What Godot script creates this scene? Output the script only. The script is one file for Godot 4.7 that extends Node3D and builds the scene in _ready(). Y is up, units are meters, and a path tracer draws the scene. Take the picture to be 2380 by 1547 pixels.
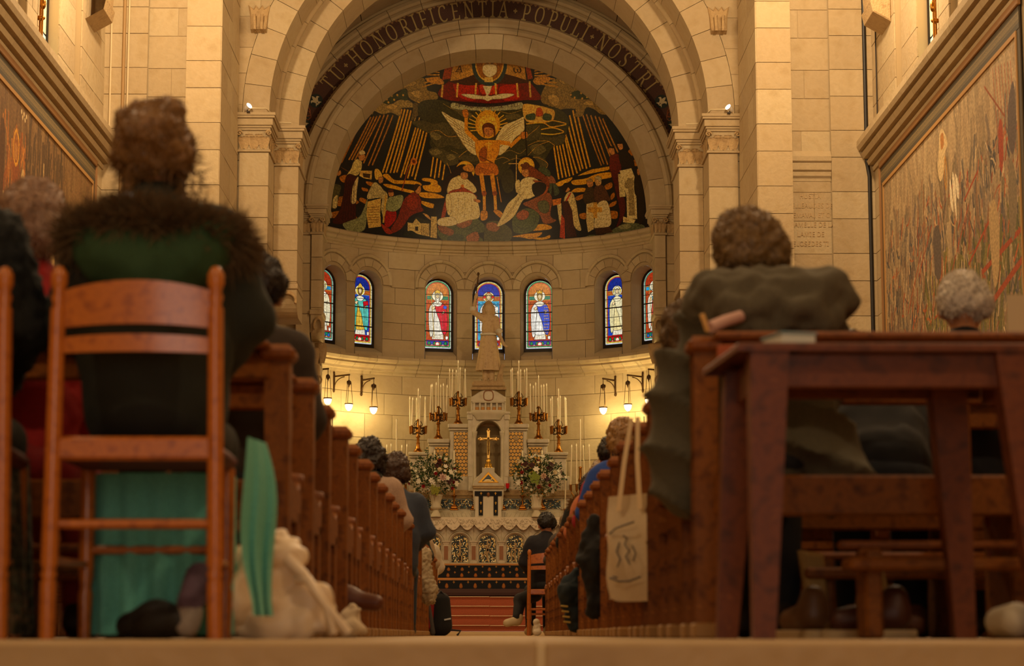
extends Node3D
# A basilica nave seen from floor level at the back: pews, chairs and worshippers in front, the altar in its apse far ahead.

func _ready() -> void:
	view_and_light()
	make_textures()
	nave()
	chancel_arch()
	inner_arch()
	apse()
	chancel_floor()
	furnish()

func view_and_light() -> void:
	var cam := Camera3D.new()
	cam.name = "camera"
	cam.keep_aspect = Camera3D.KEEP_HEIGHT
	cam.fov = 17.5879
	cam.near = 0.1
	cam.far = 200.0
	cam.position = Vector3(0, 0.012, 0)
	cam.rotation = Vector3(deg_to_rad(7.9752), deg_to_rad(-0.6302), 0)
	cam.current = true
	var at := CameraAttributesPhysical.new()
	at.frustum_focal_length = 77.6
	at.frustum_focus_distance = 44.0
	at.exposure_aperture = 4.4
	cam.attributes = at
	add_child(cam)
	cam.fov = 17.5879
	var we := WorldEnvironment.new()
	we.name = "environment"
	var e := Environment.new()
	e.background_mode = Environment.BG_COLOR
	e.background_color = Color(0.55, 0.6, 0.68)
	e.background_energy_multiplier = 1.5
	e.ambient_light_source = Environment.AMBIENT_SOURCE_DISABLED
	e.reflected_light_source = Environment.REFLECTION_SOURCE_DISABLED
	e.tonemap_mode = Environment.TONE_MAPPER_LINEAR
	e.tonemap_exposure = 1.0
	e.sdfgi_enabled = true
	e.ssao_enabled = true
	e.ssil_enabled = true
	we.environment = e
	add_child(we)
	# daylight through the glazed entrance doors behind the camera
	var day := AreaLight3D.new()
	day.name = "entrance_daylight"
	day.area_size = Vector2(2.6, 3.3)
	day.position = Vector3(0, 1.6, 5.0)
	day.light_color = Color(1.0, 0.95, 0.86)
	day.light_energy = 8.0
	day.area_range = 80.0
	day.shadow_enabled = true
	add_child(day)

func bulb_light(parent: Node3D, at: Vector3, energy: float, color: Color, size := 0.12) -> OmniLight3D:
	var l := OmniLight3D.new()
	l.name = "glow"
	l.position = at
	l.light_energy = energy
	l.light_color = color
	l.light_size = size
	l.omni_range = 80.0
	l.omni_attenuation = 2.0
	l.shadow_enabled = true
	parent.add_child(l, true)
	return l

const WARM := Color(1.0, 0.86, 0.67)
const AMBER := Color(1.0, 0.88, 0.60)

func furnish() -> void:
	nave_lamps()
	apse_lamps()
	spotlights()
	mosaic_lettering()
	altar()
	murals()
	pews()
	chair("ladderback_chair", "polished orange ladderback chair with the fur-hooded woman sitting on it", Vector3(-0.903, 0, -5.7), 0.0)
	chair("ladderback_chair", "orange ladderback chair under the woman in a floral skirt", Vector3(-1.46, 0, -5.7), 0.06)
	chair("ladderback_chair", "turned wooden chair at the aisle under the boy in navy", Vector3(0.66, 0, -24.3), 0.0)
	side_table()
	people()
	bags()

# ---------------------------------------------------------------- mesh building
class MB:
	var v := PackedVector3Array()
	var n := PackedVector3Array()
	var uv := PackedVector2Array()
	var c := PackedColorArray()
	var ix := PackedInt32Array()
	var col := Color(1, 1, 1)
	var colored := false
	func tint(k: Color) -> MB:
		col = k; colored = true
		return self
	func _put(p: Vector3, nn: Vector3, t := Vector2.ZERO) -> int:
		v.append(p); n.append(nn); uv.append(t)
		if colored: c.append(col)
		return v.size() - 1
	func tri(a: Vector3, b: Vector3, d: Vector3) -> void:
		var m := (d - a).cross(b - a).normalized()
		var k := _put(a, m)
		_put(b, m); _put(d, m)
		ix.append_array([k, k + 1, k + 2])
	func quad(a: Vector3, b: Vector3, d: Vector3, e: Vector3) -> void:
		var m := (d - a).cross(b - a)
		if m.length_squared() < 1e-16: m = (e - a).cross(d - a)
		m = m.normalized()
		var k := _put(a, m, Vector2(0, 1))
		_put(b, m, Vector2(0, 0)); _put(d, m, Vector2(1, 0)); _put(e, m, Vector2(1, 1))
		ix.append_array([k, k + 1, k + 2, k, k + 2, k + 3])
	# chamfered box
	func box(ce: Vector3, s: Vector3, bev := 0.0, ba := Basis.IDENTITY) -> MB:
		var h := s * 0.5
		if bev <= 0.0:
			for ax in 3:
				for sg in [-1.0, 1.0]:
					var pts := []
					for q in [[-1, -1], [1, -1], [1, 1], [-1, 1]]:
						var p := Vector3.ZERO
						p[ax] = h[ax] * sg
						p[(ax + 1) % 3] = h[(ax + 1) % 3] * q[0]
						p[(ax + 2) % 3] = h[(ax + 2) % 3] * q[1]
						pts.append(ce + ba * p)
					if sg > 0: quad(pts[0], pts[3], pts[2], pts[1])
					else: quad(pts[0], pts[1], pts[2], pts[3])
			return self
		bev = minf(bev, minf(h.x, minf(h.y, h.z)) * 0.9)
		var i := h - Vector3(bev, bev, bev)
		for ax in 3:
			var a1 := (ax + 1) % 3
			var a2 := (ax + 2) % 3
			for sg in [-1.0, 1.0]:
				var pts := []
				for q in [[-1, -1], [1, -1], [1, 1], [-1, 1]]:
					var p := Vector3.ZERO
					p[ax] = h[ax] * sg; p[a1] = i[a1] * q[0]; p[a2] = i[a2] * q[1]
					pts.append(ce + ba * p)
				if sg > 0: quad(pts[0], pts[3], pts[2], pts[1])
				else: quad(pts[0], pts[1], pts[2], pts[3])
				# edges between +-ax and +-a1
				for sh in [-1.0, 1.0]:
					var e := []
					for t in [[0, -1], [0, 1], [1, 1], [1, -1]]:
						var p := Vector3.ZERO
						if t[0] == 0: p[ax] = h[ax] * sg; p[a1] = i[a1] * sh
						else: p[ax] = i[ax] * sg; p[a1] = h[a1] * sh
						p[a2] = i[a2] * t[1]
						e.append(ce + ba * p)
					if sg * sh > 0: quad(e[0], e[1], e[2], e[3])
					else: quad(e[0], e[3], e[2], e[1])
		for sx in [-1.0, 1.0]:
			for sy in [-1.0, 1.0]:
				for sz in [-1.0, 1.0]:
					var a := ce + ba * Vector3(h.x * sx, i.y * sy, i.z * sz)
					var b := ce + ba * Vector3(i.x * sx, h.y * sy, i.z * sz)
					var d := ce + ba * Vector3(i.x * sx, i.y * sy, h.z * sz)
					if sx * sy * sz > 0: tri(a, d, b)
					else: tri(a, b, d)
		return self
	# box between two corners
	func bx(a: Vector3, b: Vector3, bev := 0.0) -> MB:
		return box((a + b) * 0.5, (b - a).abs(), bev)
	# smooth grid; rows of equal length
	func grid(rows: Array, wrap := false, uvs := false) -> MB:
		var nr := rows.size()
		var nc: int = rows[0].size()
		var base := v.size()
		for r in nr:
			for k in nc:
				_put(rows[r][k], Vector3.ZERO, Vector2(float(k) / maxf(1, nc - (0 if wrap else 1)), float(r) / maxf(1, nr - 1)))
		for r in nr - 1:
			for k in (nc if wrap else nc - 1):
				var k2 := (k + 1) % nc
				var a := base + r * nc + k
				var b := base + (r + 1) * nc + k
				var d := base + (r + 1) * nc + k2
				var e := base + r * nc + k2
				var m := (v[d] - v[a]).cross(v[b] - v[a])
				var m2 := (v[e] - v[a]).cross(v[d] - v[a])
				n[a] += m + m2; n[b] += m; n[d] += m + m2; n[e] += m2
				ix.append_array([a, b, d, a, d, e])
		for k in range(base, v.size()):
			n[k] = n[k].normalized() if n[k].length_squared() > 1e-20 else Vector3.UP
		return self
	# profile: (radius, height)
	func lathe(pr: Array, at := Vector3.ZERO, seg := 16, ba := Basis.IDENTITY, smooth := true) -> MB:
		var rows := []
		for q in pr:
			var row := PackedVector3Array()
			for k in seg:
				var a := TAU * k / seg
				row.append(at + ba * Vector3(cos(a) * q[0], q[1], sin(a) * q[0]))
			rows.append(row)
		if smooth: return grid(rows, true)
		for r in rows.size() - 1:
			grid([rows[r], rows[r + 1]], true)
		return self
	func tube(path: Array, rad, seg := 8, caps := true) -> MB:
		var rows := []
		var up := Vector3.UP
		for k in path.size():
			var t: Vector3 = (path[mini(k + 1, path.size() - 1)] - path[maxi(k - 1, 0)]).normalized()
			if absf(t.dot(up)) > 0.98: up = Vector3.RIGHT if absf(t.x) < 0.9 else Vector3.FORWARD
			var s := t.cross(up).normalized()
			up = s.cross(t).normalized()
			var r: float = rad if rad is float else rad[k]
			var row := PackedVector3Array()
			for q in seg:
				var a := TAU * q / seg
				row.append(path[k] + (s * cos(a) + up * sin(a)) * r)
			rows.append(row)
		grid(rows, true)
		if caps:
			for e in [0, rows.size() - 1]:
				for q in range(1, seg - 1):
					if e == 0: tri(rows[e][0], rows[e][q], rows[e][q + 1])
					else: tri(rows[e][0], rows[e][q + 1], rows[e][q])
		return self
	# polygon in the xy plane of frame t, from z0 to z1
	func extrude(poly: PackedVector2Array, z0: float, z1: float, t := Transform3D.IDENTITY, bev := 0.0) -> MB:
		var m := poly.size()
		if Geometry2D.is_polygon_clockwise(poly): poly.reverse()
		var front := poly
		if bev > 0.0:
			front = PackedVector2Array()
			for k in m:
				var a := (poly[k] - poly[(k + m - 1) % m]).normalized()
				var b := (poly[(k + 1) % m] - poly[k]).normalized()
				var na := Vector2(-a.y, a.x)
				var nb := Vector2(-b.y, b.x)
				var w := na + nb
				front.append(poly[k] + w * bev / maxf(0.3, w.dot(na)))
		var tr := Geometry2D.triangulate_polygon(front)
		for k in range(0, tr.size(), 3):
			var a := t * Vector3(front[tr[k]].x, front[tr[k]].y, z1)
			var b := t * Vector3(front[tr[k + 1]].x, front[tr[k + 1]].y, z1)
			var d := t * Vector3(front[tr[k + 2]].x, front[tr[k + 2]].y, z1)
			var cw := (front[tr[k + 1]] - front[tr[k]]).cross(front[tr[k + 2]] - front[tr[k]]) < 0
			if cw: tri(a, b, d)
			else: tri(a, d, b)
		for k in m:
			var j := (k + 1) % m
			var a := t * Vector3(poly[k].x, poly[k].y, z0)
			var b := t * Vector3(poly[j].x, poly[j].y, z0)
			var d := t * Vector3(poly[j].x, poly[j].y, z1 - bev)
			var e := t * Vector3(poly[k].x, poly[k].y, z1 - bev)
			quad(a, e, d, b)
			if bev > 0.0:
				quad(e, t * Vector3(front[k].x, front[k].y, z1), t * Vector3(front[j].x, front[j].y, z1), d)
		return self
	# two rails of equal length (2D), mapped by f(s, y, z)
	func strip(ra: Array, rb: Array, z0: float, z1: float, f: Callable, bev := 0.006) -> MB:
		var m := ra.size()
		for k in m - 1:
			var fa := PackedVector3Array()
			for q in [ra[k], rb[k], rb[k + 1], ra[k + 1]]: fa.append(f.call(q.x, q.y, z1))
			quad(fa[0], fa[1], fa[2], fa[3])
			quad(f.call(ra[k].x, ra[k].y, z0), fa[0], fa[3], f.call(ra[k + 1].x, ra[k + 1].y, z0))
			quad(fa[1], f.call(rb[k].x, rb[k].y, z0), f.call(rb[k + 1].x, rb[k + 1].y, z0), fa[2])
		for k in [0, m - 1]:
			var a: Vector3 = f.call(ra[k].x, ra[k].y, z0)
			var b: Vector3 = f.call(rb[k].x, rb[k].y, z0)
			var d: Vector3 = f.call(rb[k].x, rb[k].y, z1)
			var e: Vector3 = f.call(ra[k].x, ra[k].y, z1)
			if k == 0: quad(a, b, d, e)
			else: quad(a, e, d, b)
		return self
	# sweep an open profile (array of Vector2: out, up) through frames [[origin, out axis, up axis]...]
	func sweep(pr: Array, frames: Array, smooth_along := true, caps := true) -> MB:
		var rows := []
		for q in pr:
			var row := PackedVector3Array()
			for fr in frames:
				row.append(fr[0] + fr[1] * q.x + fr[2] * q.y)
			rows.append(row)
		for k in rows.size() - 1:
			if smooth_along: grid([rows[k], rows[k + 1]])
			else:
				for j in frames.size() - 1:
					quad(rows[k][j], rows[k + 1][j], rows[k + 1][j + 1], rows[k][j + 1])
		if caps:
			var p2 := PackedVector2Array(pr)
			var tr := Geometry2D.triangulate_polygon(p2)
			for e in [0, frames.size() - 1]:
				for k in range(0, tr.size(), 3):
					tri(rows[tr[k]][e], rows[tr[k + 1]][e], rows[tr[k + 2]][e])
		return self
	func ball(ce: Vector3, r: Vector3, seg := 12, ba := Basis.IDENTITY) -> MB:
		var pr := []
		var m := seg / 2
		for k in m + 1:
			var a := -PI / 2 + PI * k / m
			pr.append([maxf(cos(a), 0.002), sin(a)])
		var rows := []
		for q in pr:
			var row := PackedVector3Array()
			for k in seg:
				var a := TAU * k / seg
				row.append(ce + ba * (Vector3(cos(a) * q[0], q[1], sin(a) * q[0]) * r))
			rows.append(row)
		return grid(rows, true)
	func mesh() -> ArrayMesh:
		var m := ArrayMesh.new()
		if v.is_empty(): return m
		var a := []
		a.resize(Mesh.ARRAY_MAX)
		a[Mesh.ARRAY_VERTEX] = v
		a[Mesh.ARRAY_NORMAL] = n
		a[Mesh.ARRAY_TEX_UV] = uv
		if colored: a[Mesh.ARRAY_COLOR] = c
		a[Mesh.ARRAY_INDEX] = ix
		m.add_surface_from_arrays(Mesh.PRIMITIVE_TRIANGLES, a)
		return m

# ---------------------------------------------------------------- nodes
var used := {}
func numbered(s: String) -> String:
	if not used.has(s):
		used[s] = 0
		return s
	used[s] += 1
	return "%s_%03d" % [s, used[s]]

func thing(called: String, label: String, category: String, group := "", at := Vector3.ZERO, turn := 0.0) -> Node3D:
	var o := Node3D.new()
	o.name = numbered(called)
	add_child(o)
	o.position = at
	o.rotation.y = turn
	tag(o, label, category, group)
	return o

func tag(o: Node3D, label: String, category: String, group := "") -> void:
	o.set_meta("label", label)
	o.set_meta("category", category)
	if group: o.set_meta("group", group)

func structure(called: String, label := "") -> Node3D:
	var o := Node3D.new()
	o.name = numbered(called)
	o.set_meta("kind", "structure")
	if label:
		o.set_meta("label", label)
	add_child(o)
	return o

func part(parent: Node3D, called: String, m, material: Material, label := "") -> MeshInstance3D:
	var o := MeshInstance3D.new()
	o.name = called
	o.mesh = m.mesh() if m is MB else m
	o.material_override = material
	parent.add_child(o, true)
	if label: o.set_meta("label", label)
	return o

func solo(called: String, m, material: Material, label: String, category: String, group := "", at := Vector3.ZERO) -> MeshInstance3D:
	var o := MeshInstance3D.new()
	o.name = numbered(called)
	o.mesh = m.mesh() if m is MB else m
	o.material_override = material
	add_child(o)
	o.position = at
	tag(o, label, category, group)
	return o

func copy(o: Node3D, at: Vector3, turn: float, label: String, group := "", base := "") -> Node3D:
	var r: Node3D = o.duplicate()
	r.name = numbered(base if base else String(o.name))
	add_child(r)
	r.position = at
	r.rotation.y = turn
	r.set_meta("label", label)
	if group: r.set_meta("group", group)
	return r

# arc of points, centre c, radius r, from a0 to a1 (radians)
func arc(c: Vector2, r: float, a0: float, a1: float, k: int) -> Array:
	var out := []
	for i in k + 1:
		var a := lerpf(a0, a1, float(i) / k)
		out.append(c + Vector2(cos(a), sin(a)) * r)
	return out

func P2(a: Array) -> PackedVector2Array:
	var o := PackedVector2Array()
	for i in range(0, a.size(), 2): o.append(Vector2(a[i], a[i + 1]))
	return o

func A2(a: Array) -> Array:
	var o := []
	for i in range(0, a.size(), 2): o.append(Vector2(a[i], a[i + 1]))
	return o

# ---------------------------------------------------------------- ashlar
# blocks over the rectangle s0..s1, y0..y1; courses = heights; f maps (s, y, z); holes = polygons to keep free
var stone_rng := RandomNumberGenerator.new()
func ashlar(parent: Node3D, s0: float, s1: float, courses: Array, y0: float, lens: Vector2, f: Callable, holes := [], curved := false, proud := 0.014, called := "block", fixed := []) -> void:
	var y := y0
	var row := 0
	for h in courses:
		var edges := [s0]
		if fixed.is_empty():
			var s := s0 + (stone_rng.randf_range(0.25, 0.75) if row % 2 else 0.98) * lens.y
			while s < s1 - lens.x * 0.45:
				edges.append(s)
				s += stone_rng.randf_range(lens.x, lens.y)
		else:
			for q in fixed: edges.append(q)
		edges.append(s1)
		for k in edges.size() - 1:
			var a: float = edges[k] + 0.005
			var b: float = edges[k + 1] - 0.005
			var c: float = y + 0.005
			var d: float = y + h - 0.005
			var rect := PackedVector2Array([Vector2(a, c), Vector2(b, c), Vector2(b, d), Vector2(a, d)])
			var bits := [rect]
			var cut := false
			for hole in holes:
				var next := []
				for p in bits:
					var x: Array = Geometry2D.clip_polygons(p, hole)
					if x.size() != 1 or absf(area(x[0]) - area(p)) > 1e-4: cut = true
					next.append_array(x)
				bits = next
			var z := proud + stone_rng.randf_range(-0.003, 0.003)
			for p in bits:
				if p.size() < 3: continue
				var ar := 0.0
				for i in p.size(): ar += p[i].cross(p[(i + 1) % p.size()])
				if absf(ar) < 0.008: continue
				var m := MB.new()
				if not cut:
					var ks: int = maxi(1, ceili((b - a) / 0.3)) if curved else 1
					var ra := []
					var rb := []
					for i in ks + 1:
						var s := lerpf(a, b, float(i) / ks)
						ra.append(Vector2(s, c)); rb.append(Vector2(s, d))
					m.strip(ra, rb, -0.01, z, f)
				else:
					slab(m, p, z, f)
				part(parent, called, m, stone_mat())
		y += h
		row += 1

func area(p: PackedVector2Array) -> float:
	var a := 0.0
	for i in p.size(): a += p[i].cross(p[(i + 1) % p.size()])
	return absf(a) * 0.5

func slab(m: MB, p: PackedVector2Array, z: float, f: Callable) -> void:
	if Geometry2D.is_polygon_clockwise(p): p.reverse()
	var tr := Geometry2D.triangulate_polygon(p)
	for i in range(0, tr.size(), 3):
		m.tri(f.call(p[tr[i]].x, p[tr[i]].y, z), f.call(p[tr[i + 2]].x, p[tr[i + 2]].y, z), f.call(p[tr[i + 1]].x, p[tr[i + 1]].y, z))
	for i in p.size():
		var j := (i + 1) % p.size()
		m.quad(f.call(p[i].x, p[i].y, -0.01), f.call(p[i].x, p[i].y, z), f.call(p[j].x, p[j].y, z), f.call(p[j].x, p[j].y, -0.01))

# ring of voussoirs; f maps (x, y, z)
func voussoirs(parent: Node3D, c: Vector2, r0: float, r1: float, a0: float, a1: float, count: int, z0: float, z1: float, f: Callable, called := "voussoir", sub := 4) -> void:
	var gap := 0.005
	for k in count:
		var b0 := lerpf(a0, a1, float(k) / count)
		var b1 := lerpf(a0, a1, float(k + 1) / count)
		var d := gap / r1 * signf(a1 - a0)
		var m := MB.new()
		m.strip(arc(c, r0, b0 + d, b1 - d, sub), arc(c, r1, b0 + d, b1 - d, sub), z0, z1 + stone_rng.randf_range(-0.003, 0.003), f)
		part(parent, called, m, stone_mat())

# ---------------------------------------------------------------- bodies: tapered capsules joined smoothly, meshed as surface nets
# bone: [a, b, ra, rb] or [a, b, ra, rb, flatten (Vector3)]
func body(bones: Array, k := 0.05, cell := 0.014, bump = null) -> MB:
	var lo := Vector3.ONE * 1e9
	var hi := -lo
	for b in bones:
		var r: float = maxf(b[2], b[3]) * 1.05
		for p in [b[0], b[1]]:
			lo = lo.min(p - Vector3.ONE * r); hi = hi.max(p + Vector3.ONE * r)
	lo -= Vector3.ONE * cell * 3.0
	hi += Vector3.ONE * cell * 3.0
	var nx := ceili((hi.x - lo.x) / cell) + 1
	var ny := ceili((hi.y - lo.y) / cell) + 1
	var nz := ceili((hi.z - lo.z) / cell) + 1
	var d := PackedFloat32Array()
	d.resize(nx * ny * nz)
	d.fill(1.0)
	for b in bones:
		var f: Vector3 = b[4] if b.size() > 4 else Vector3.ONE
		var A: Vector3 = b[0] * f
		var B: Vector3 = b[1] * f
		var ab := B - A
		var l2 := maxf(ab.length_squared(), 1e-9)
		var ra: float = b[2]
		var rb: float = b[3]
		var fm := 1.0 / maxf(f.x, maxf(f.y, f.z))
		var mr := Vector3.ONE * (maxf(ra, rb) + k + cell * 2.0)
		var p0: Vector3 = (b[0].min(b[1]) - mr - lo) / cell
		var p1: Vector3 = (b[0].max(b[1]) + mr - lo) / cell
		var x0 := maxi(0, int(p0.x))
		var x1 := mini(nx - 1, int(p1.x) + 1)
		for z in range(maxi(0, int(p0.z)), mini(nz - 1, int(p1.z) + 1) + 1):
			for y in range(maxi(0, int(p0.y)), mini(ny - 1, int(p1.y) + 1) + 1):
				var row := (z * ny + y) * nx
				var q := Vector3(0, (lo.y + y * cell) * f.y, (lo.z + z * cell) * f.z)
				for x in range(x0, x1 + 1):
					q.x = (lo.x + x * cell) * f.x
					var ap := q - A
					var t := clampf(ap.dot(ab) / l2, 0.0, 1.0)
					var e := (ap - ab * t).length() - (ra + (rb - ra) * t)
					if f != Vector3.ONE: e *= fm if e > 0.0 else 1.0
					var o := d[row + x]
					var h := maxf(k - absf(o - e), 0.0) / k
					d[row + x] = minf(o, e) - h * h * k * 0.25
	var m := MB.new()
	var id := {}
	var nxy := nx * ny
	var off := [0, 1, nx, nx + 1, nxy, nxy + 1, nxy + nx, nxy + nx + 1]
	var lim := cell * 2.2
	var es := [[0, 1], [2, 3], [4, 5], [6, 7], [0, 2], [1, 3], [4, 6], [5, 7], [0, 4], [1, 5], [2, 6], [3, 7]]
	for z in nz - 1:
		for y in ny - 1:
			var row := (z * ny + y) * nx
			for x in nx - 1:
				var i := row + x
				var v0 := d[i]
				if v0 > lim or v0 < -lim: continue
				var s := 0
				for c in 8:
					if d[i + off[c]] < 0.0: s += 1
				if s == 0 or s == 8: continue
				var sum := Vector3.ZERO
				var n := 0
				for e in es:
					var a := d[i + off[e[0]]]
					var b := d[i + off[e[1]]]
					if (a < 0.0) != (b < 0.0):
						var t := a / (a - b)
						var c0: int = e[0]
						var c1: int = e[1]
						sum += Vector3(c0 & 1, (c0 >> 1) & 1, c0 >> 2).lerp(Vector3(c1 & 1, (c1 >> 1) & 1, c1 >> 2), t)
						n += 1
				id[i] = m._put(lo + (Vector3(x, y, z) + sum / n) * cell, Vector3.ZERO)
	for i in id:
		var a := d[i] < 0.0
		for ax in 3:
			var st: int = [1, nx, nxy][ax]
			if (d[i + st] < 0.0) == a: continue
			var u: int = [nx, nxy, 1][ax]
			var w: int = [nxy, 1, nx][ax]
			if not (id.has(i - u) and id.has(i - w) and id.has(i - u - w)): continue
			var q := [id[i], id[i - u], id[i - u - w], id[i - w]]
			if a: m.ix.append_array([q[0], q[1], q[2], q[0], q[2], q[3]])
			else: m.ix.append_array([q[0], q[2], q[1], q[0], q[3], q[2]])
	renormal(m)
	if bump != null:
		for i in m.v.size(): m.v[i] += m.n[i] * float(bump.call(m.v[i], m.n[i]))
		renormal(m)
	return m

func renormal(m: MB) -> void:
	for i in m.n.size(): m.n[i] = Vector3.ZERO
	for i in range(0, m.ix.size(), 3):
		var a := m.ix[i]
		var b := m.ix[i + 1]
		var c := m.ix[i + 2]
		var w := (m.v[c] - m.v[a]).cross(m.v[b] - m.v[a])
		m.n[a] += w; m.n[b] += w; m.n[c] += w
	for i in m.n.size(): m.n[i] = m.n[i].normalized()

# ---------------------------------------------------------------- materials
var M := {}
var stones := []
func stone_mat() -> Material:
	return stones[stone_rng.randi() % stones.size()]

func noise_image(w: int, h: int, freq: float, sd: int, oct := 4, kind := FastNoiseLite.TYPE_SIMPLEX_SMOOTH) -> Image:
	var z := FastNoiseLite.new()
	z.noise_type = kind
	z.seed = sd
	z.frequency = freq
	z.fractal_octaves = oct
	return z.get_seamless_image(w, h)

# colour image from a noise image through a ramp of sRGB colours
func ramped(im: Image, cols: Array) -> Image:
	var g := Gradient.new()
	g.offsets = PackedFloat32Array(range(cols.size()).map(func(i): return float(i) / (cols.size() - 1)))
	g.colors = PackedColorArray(cols)
	var lut := PackedByteArray()
	for i in 256:
		var c := g.sample(i / 255.0)
		lut.append_array([int(c.r8), int(c.g8), int(c.b8)])
	var src := im.duplicate() as Image
	src.convert(Image.FORMAT_L8)
	var d := src.get_data()
	var out := PackedByteArray()
	out.resize(d.size() * 3)
	for i in d.size():
		var k := d[i] * 3
		out[i * 3] = lut[k]; out[i * 3 + 1] = lut[k + 1]; out[i * 3 + 2] = lut[k + 2]
	return Image.create_from_data(im.get_width(), im.get_height(), false, Image.FORMAT_RGB8, out)

func tex(im: Image) -> ImageTexture:
	return ImageTexture.create_from_image(im)

func mat(hex, rough := 0.7, metal := 0.0, opt := {}) -> StandardMaterial3D:
	var key := str(hex) + str(rough) + str(metal) + str(opt)
	if M.has(key): return M[key]
	var m := StandardMaterial3D.new()
	m.albedo_color = hex if hex is Color else Color(hex)
	m.roughness = rough
	m.metallic = metal
	for k in opt: m.set(k, opt[k])
	if opt.has("rim"): m.rim_enabled = true
	if opt.has("clearcoat"): m.clearcoat_enabled = true
	if opt.has("emission"): m.emission_enabled = true
	if opt.has("heightmap_texture"): m.heightmap_enabled = true
	if opt.has("normal_texture"): m.normal_enabled = true
	if opt.has("backlight"): m.backlight_enabled = true
	M[key] = m
	return m

var T := {}
func make_textures() -> void:
	stone_rng.seed = 7
	var n1 := noise_image(512, 512, 0.012, 3, 6)
	var n2 := noise_image(512, 512, 0.05, 11, 4)
	T.bump = tex(n2)
	T.stone = tex(ramped(n1, ["c8b795", "d2c3a2", "d8caac", "d3c5a6", "ddd0b4"]))
	T.stone_old = tex(ramped(n1, ["9c876a", "b8a383", "cab797", "c2ae8c", "d2c2a2"]))
	# wood: stretched noise
	var w := FastNoiseLite.new()
	w.seed = 5; w.frequency = 0.02; w.fractal_octaves = 5
	var wi := w.get_seamless_image(512, 512)
	var ws := wi.duplicate() as Image
	ws.resize(64, 512, Image.INTERPOLATE_BILINEAR)
	ws.resize(512, 512, Image.INTERPOLATE_BILINEAR)
	T.wood_red = tex(ramped(ws, ["3c1a0a", "52260e", "6a3414", "5e2c10", "80461e"]))
	T.wood_brown = tex(ramped(ws, ["4a260a", "683a10", "844d18", "764414", "9c6226"]))
	T.wood_orange = tex(ramped(ws, ["7e3a0a", "9c5010", "b86618", "aa5c14", "cc7a26"]))
	T.hair = tex(ramped(ws, ["555555", "999999", "dddddd", "aaaaaa", "ffffff"]))
	T.cloth = tex(ramped(noise_image(256, 256, 0.09, 21, 3), ["b0b0b0", "d8d8d8", "ffffff"]))
	T.marble = tex(ramped(n1, ["bdb4a0", "cfc7b4", "d9d2c0", "ddd6c6", "e6e0d2"]))
	for t in ["d4cabb", "cec4b5", "d8d0c2", "cfc4b4", "cabfb0"]:
		stones.append(mat(t, 0.88, 0.0, {"albedo_texture": T.stone, "uv1_triplanar": true, "uv1_world_triplanar": true, "uv1_scale": Vector3.ONE * 0.35 * stone_rng.randf_range(0.8, 1.3), "heightmap_texture": T.bump, "heightmap_scale": 0.5}))
	M.mortar = mat("a8936f", 0.95)
	M.stone = stones[1]
	M.carved = mat("e0d2b8", 0.85, 0.0, {"albedo_texture": T.stone_old, "uv1_triplanar": true, "uv1_world_triplanar": true, "uv1_scale": Vector3.ONE * 0.8, "heightmap_texture": T.bump, "heightmap_scale": 0.8})
	M.marble = mat("e8e2d2", 0.5, 0.0, {"albedo_texture": T.marble, "uv1_triplanar": true, "uv1_world_triplanar": true, "uv1_scale": Vector3.ONE * 0.7})
	M.statue = mat("efe2cc", 0.7, 0.0, {"albedo_texture": T.stone_old, "uv1_triplanar": true, "uv1_scale": Vector3.ONE * 1.5})
	M.gold = mat("c08a34", 0.28, 1.0)
	M.brass = mat("a86f2c", 0.3, 1.0)
	M.gilt = mat("d8a440", 0.35, 0.9)
	M.iron = mat("241c16", 0.55, 0.4)
	M.bronze = mat("4a3318", 0.45, 0.7)
	M.wax = mat("efe3c0", 0.55, 0.0, {"subsurf_scatter_enabled": true, "subsurf_scatter_strength": 0.15})
	var tri := {"uv1_triplanar": true, "uv1_scale": Vector3(1.6, 1.6, 1.6)}
	M.pew = mat("ffffff", 0.6, 0.0, {"metallic_specular": 0.3, "albedo_texture": T.wood_brown, "uv1_triplanar": true, "uv1_scale": Vector3(1.6, 1.6, 1.6), "clearcoat": 0.06, "clearcoat_roughness": 0.35, "heightmap_texture": T.wood_brown, "heightmap_scale": 0.05})
	M.pew2 = mat("fff0dc", 0.55, 0.0, {"metallic_specular": 0.35, "albedo_texture": T.wood_brown, "uv1_triplanar": true, "uv1_scale": Vector3(1.9, 1.9, 1.9), "clearcoat": 0.06, "clearcoat_roughness": 0.35})
	M.chair = mat("ffffff", 0.4, 0.0, {"albedo_texture": T.wood_orange, "uv1_triplanar": true, "uv1_scale": Vector3(2, 2, 2), "clearcoat": 0.5, "clearcoat_roughness": 0.18})
	M.table = mat("ffffff", 0.55, 0.0, {"metallic_specular": 0.35, "albedo_texture": T.wood_red, "uv1_triplanar": true, "uv1_scale": Vector3(1.3, 1.3, 1.3), "clearcoat": 0.2, "clearcoat_roughness": 0.3})
	M.hair_dark = mat("4a2f1c", 0.55, 0.0, {"albedo_texture": T.hair, "uv1_triplanar": true, "uv1_scale": Vector3(9, 9, 9)})

# ---------------------------------------------------------------- the building
const WX := 6.6          # half width of the nave
const END := 36.0        # depth of the nave's end wall
const DC := 42.75        # depth of the apse's centre
const RA := 4.45         # apse radius
const SPRING := 8.84     # height at which the apse arch springs

func flat(o: Vector3, xd: Vector3) -> Callable:
	var nn := xd.cross(Vector3.UP)
	return func(s, y, z): return o + xd * s + Vector3.UP * y + nn * z

func round_wall(s: float, y: float, z: float) -> Vector3:
	var a := s / RA
	return Vector3((RA - z) * sin(a), y, -(DC + (RA - z) * cos(a)))

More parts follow.
